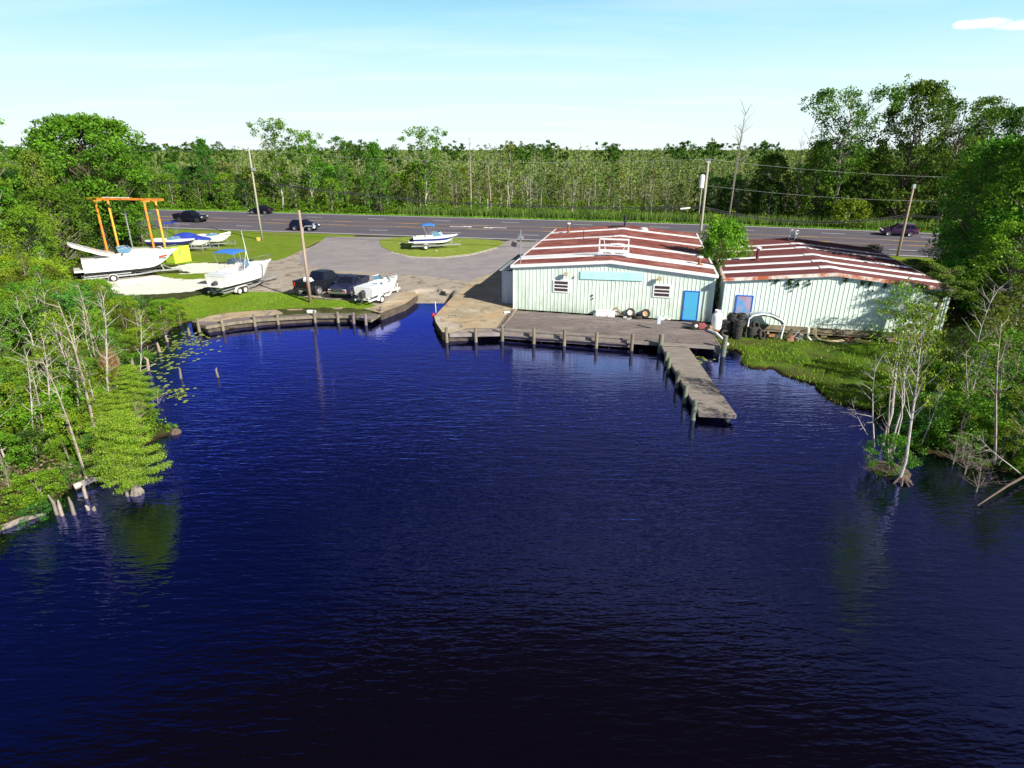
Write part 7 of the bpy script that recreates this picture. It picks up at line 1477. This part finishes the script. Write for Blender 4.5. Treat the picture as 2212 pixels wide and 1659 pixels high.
# birches on the little islet at right
BI = [Src(lambda n: tree_src(n, 101, 7, 1.0, 4.2, 26, .42, 42, .10, LM['bright'], BK['pale'], tr=.085, shape='col', jag=.5), 7), Src(lambda n: tree_src(n, 102, 7, .9, 4.8, 18, .38, 36, .10, LM['bright'], BK['pale'], tr=.06, shape='col', jag=.5), 7)]
for b, t, k, lb in [((1946, 1038), (2012, 640), 0, 'thickest white birch trunk leaning right on the islet'), ((1912, 958), (1960, 600), 0, 'white birch leaning right at the left of the islet clump'), ((1918, 975), (1995, 650), 1, 'slim white birch in the middle of the islet clump'), ((1926, 990), (1985, 690), 1, 'second slim birch close to the thick trunk')]:
    leaning(BI[k], 'birch_tree', 'tree', b, t, lb, .45, Dt=1.0, sx=1.0)
for b, t, k, lb in [((1898, 930), (1835, 862), 0, 'bare grey branching sapling reaching left over the water'), ((1905, 955), (1880, 770), 0, 'bare twiggy sapling at the left of the birch clump'), ((1990, 960), (2040, 840), 0, 'bare pale sapling bending right behind the birches'), ((1935, 985), (1930, 800), 2, 'thin bare stem between the birches'), ((2075, 905), (2130, 620), 0, 'tall leaning grey tree with bare crown at the right bank'), ((2150, 1000), (2170, 700), 2, 'thin pale stem at the right bank'), ((2100, 940), (2090, 760), 2, 'slender pale stem behind the islet'), ((2210, 1020), (2110, 940), 0, 'white curved dead branch tree at the right waterline')]:
    leaning(TW[k], 'bare_tree', 'dead tree', b, t, lb)
x, y = at(1925, 1025, .3); SH_[1].put('islet_shrub', x - .1, y + .2, 1.9, 0, 'round green shrub at the foot of the birches on the islet', 'shrub', z=.2, sx=.62)
for (dx, dy, s, lb) in ((-.9, .2, 1.2, 'fan of bare grey twigs left of the islet shrub'), (.6, .4, 1.0, 'bare twigs right of the islet shrub')): TW[1].put('dry_brush', x + dx, y + dy, s, dx, lb, 'brush', z=.2)
o = MB().lathe([(1.25, -.4), (1.0, .02), (.6, .12), (0, .16)], n=14).build('root_mound', BK['brown']); o.location = (x + .1, y + .4, WL - .05); tag(o, 'muddy root mound under the birches on the islet', 'mound')
mb = MB(); bx_, by_ = at(1946, 1040, WL)
for k in range(9): a = k * .7; mb.path([(0, 0, .3), (math.cos(a) * .35, math.sin(a) * .35, .05), (math.cos(a) * .7, math.sin(a) * .7, -.25)], [.06, .05, .02], 5)
o = mb.build('root_flare', BK['brown']); o.location = (bx_, by_, WL); tag(o, 'pale exposed roots at the foot of the thickest birch', 'roots')
rbk = P2([(1880, 850), (1950, 950), (2000, 985), (2050, 992), (2100, 1010), (2212, 1036), (2400, 1040), (2400, 720), (2060, 760), (1990, 830)], .5); pts = []; n_ = 0
srn = ['light green shrub on the right bank', 'mid green shrub on the right bank', 'olive pointed shrub on the right bank', 'ferny shrub on the right bank', 'dark shrub on the right bank']
for i in range(5000):
    if n_ >= 60: break
    x, y = rr.uniform(16, 42), rr.uniform(18, 42)
    if not bool(inpoly(np.array([x]), np.array([y]), rbk)[0]) or bool(inpoly(np.array([x]), np.array([y]), basin)[0]) or any(math.hypot(x - a, y - b) < 1.2 for a, b in pts): continue
    xo = 1106 + 1289 * x / (y * .93 + 4.8)
    if xo > 2290 or xo < 1925: continue
    pts.append((x, y)); n_ += 1; h = rr.uniform(1.2, 2.6) * (.7 if xo < 2020 else 1.1)
    if rr.random() < .2: TW[1].put('dry_brush', x, y, rr.uniform(1.0, 1.9), rr.uniform(0, 6), 'tangle of bare twigs ' + where_right(x, y), 'brush', 'dry brush on the right bank'); continue
    k = rr.choices([0, 1, 2, 3, 4], [3, 3, 2, 2, 2])[0]; SH_[k].put('bank_shrub', x, y, h, rr.uniform(0, 6), size_w(h, 1.5, 2.2) + ' ' + srn[k].replace('on the right bank', where_right(x, y)), 'shrub', 'shrubs on the right bank', sx=h / 3 * 1.15)
for px, D, h in ((2075, 27, 4.6), (2105, 30, 5.5), (2140, 27, 5.2), (2175, 30, 6.2), (2205, 26, 5.4), (2050, 31, 4.2), (2160, 34, 6.5), (2200, 37, 7.5), (2110, 36, 5.0), (2235, 32, 6.4), (2190, 23.5, 4.4)):
    k = rr.randrange(2); SPN[k].put('thin_sapling', (px - 1106) / 1289 * (D * .931 + 4.6), D, h, px, size_w(h, 4.8, 6) + ' ' + ['light leaved sapling', 'narrow olive sapling'][k] + ' ' + where_right((px - 1106) / 1289 * (D * .931 + 4.6), D), 'sapling', 'saplings on the right bank', sx=h / 7 * 1.25)
cover('bank_growth', 'low weeds covering the right bank', 'ground cover', rbk, 2200, .36, 22, .12, LM['oak'], .7, 34)
for (px, py, h, lb) in ((2085, 1022, 2.0, 'brown overhanging dead brush at the right waterline'), (2110, 1060, 1.6, 'grey dead brush hanging into the water at right'), (2060, 1000, 1.5, 'small dead brush where the right bank meets the water')):
    x, y = at(px, py, .35); TW[1].put('dry_brush', x, y, h, px, lb, 'brush', z=.25, sx=.9)
log('fallen_log', 'bare fallen trunk slanting into the water at the right edge', (2225, 1022), (2112, 1090), .055, BK['brown'], .5)
# marsh grass tufts on the right bank lawn
rg_ = np.random.default_rng(12); P = rg_.uniform([14, 26], [33, 43.5], (26000, 2)); P = P[inpoly(P[:, 0], P[:, 1], grassR) & ~inpoly(P[:, 0], P[:, 1], basin)]
P = P[(np.sin(P[:, 0] * .9 + 2) * np.sin(P[:, 1] * 1.1) + rg_.uniform(-.6, .9, len(P))) > 0]; reeds('marsh_grass', 'short marsh grass between the second building and the water', P[:11000], LM['bright'], .22, .03, 40, .35)
P = rg_.uniform([-40, 43], [-10, 60], (40000, 2)); P = P[inpoly(P[:, 0], P[:, 1], grassA)][:9000]; reeds('lawn_grass', 'short yellow green grass of the lawn above the boardwalk', P, LM['bright'], .13, .03, 41, .4)
# lily pads
def pads(name, label, cs, n, seed):
    rg = np.random.default_rng(seed); mb = MB()
    for k in range(n):
        (px, py, rx_, ry_) = cs[k % len(cs)]; x, y = at(px + rg.normal(0, rx_), py + rg.normal(0, ry_), WL)
        if inpoly(np.array([x]), np.array([y]), basin)[0]:
            r = rg.uniform(.06, .15); a0 = rg.uniform(0, 6); mb.add([(x + r * math.cos(a0 + i * .95), y + r * math.sin(a0 + i * .95), WL + .012) for i in range(7)], [tuple(range(7))])
    o = mb.build(name, mat('lily_pad_green', (.22, .33, .06), .4, col2=(.35, .42, .10), scale=3)); tag(o, label, 'lily pads'); o['kind'] = 'stuff'
pads('lily_pads', 'floating green lily pads among the old posts in the left inlet', [(375, 760, 25, 14), (345, 790, 22, 18), (430, 735, 24, 12), (400, 750, 30, 15), (385, 850, 16, 9)], 270, 1); pads('lily_pads', 'few floating leaves beside the pier at the marsh corner', [(1510, 775, 14, 5)], 26, 2)
# vine trailing from the eave of the second building
rg = np.random.default_rng(77); C = []
for X, Y, n, d in ((870, 425, 3, 25), (930, 430, 5, 30), (1020, 430, 14, 90), (1070, 430, 8, 60), (1155, 440, 5, 40), (1415, 430, 5, 30), (1540, 440, 6, 40), (1600, 450, 10, 70), (1700, 470, 5, 30)):
    for k in range(n):
        a, z = B2.wall(*q5(X + rg.normal(0, 8), Y + rg.uniform(0, d))); C.append(B2.F(a, 0, z, .1))
V = leafobj('trailing_vine', [clumpcloud(rg, np.array(C), .13, 12, .12, .9)], LM['dark']); tag(V, 'thin green vine trailing over the mint siding under the striped roof eave', 'vine')
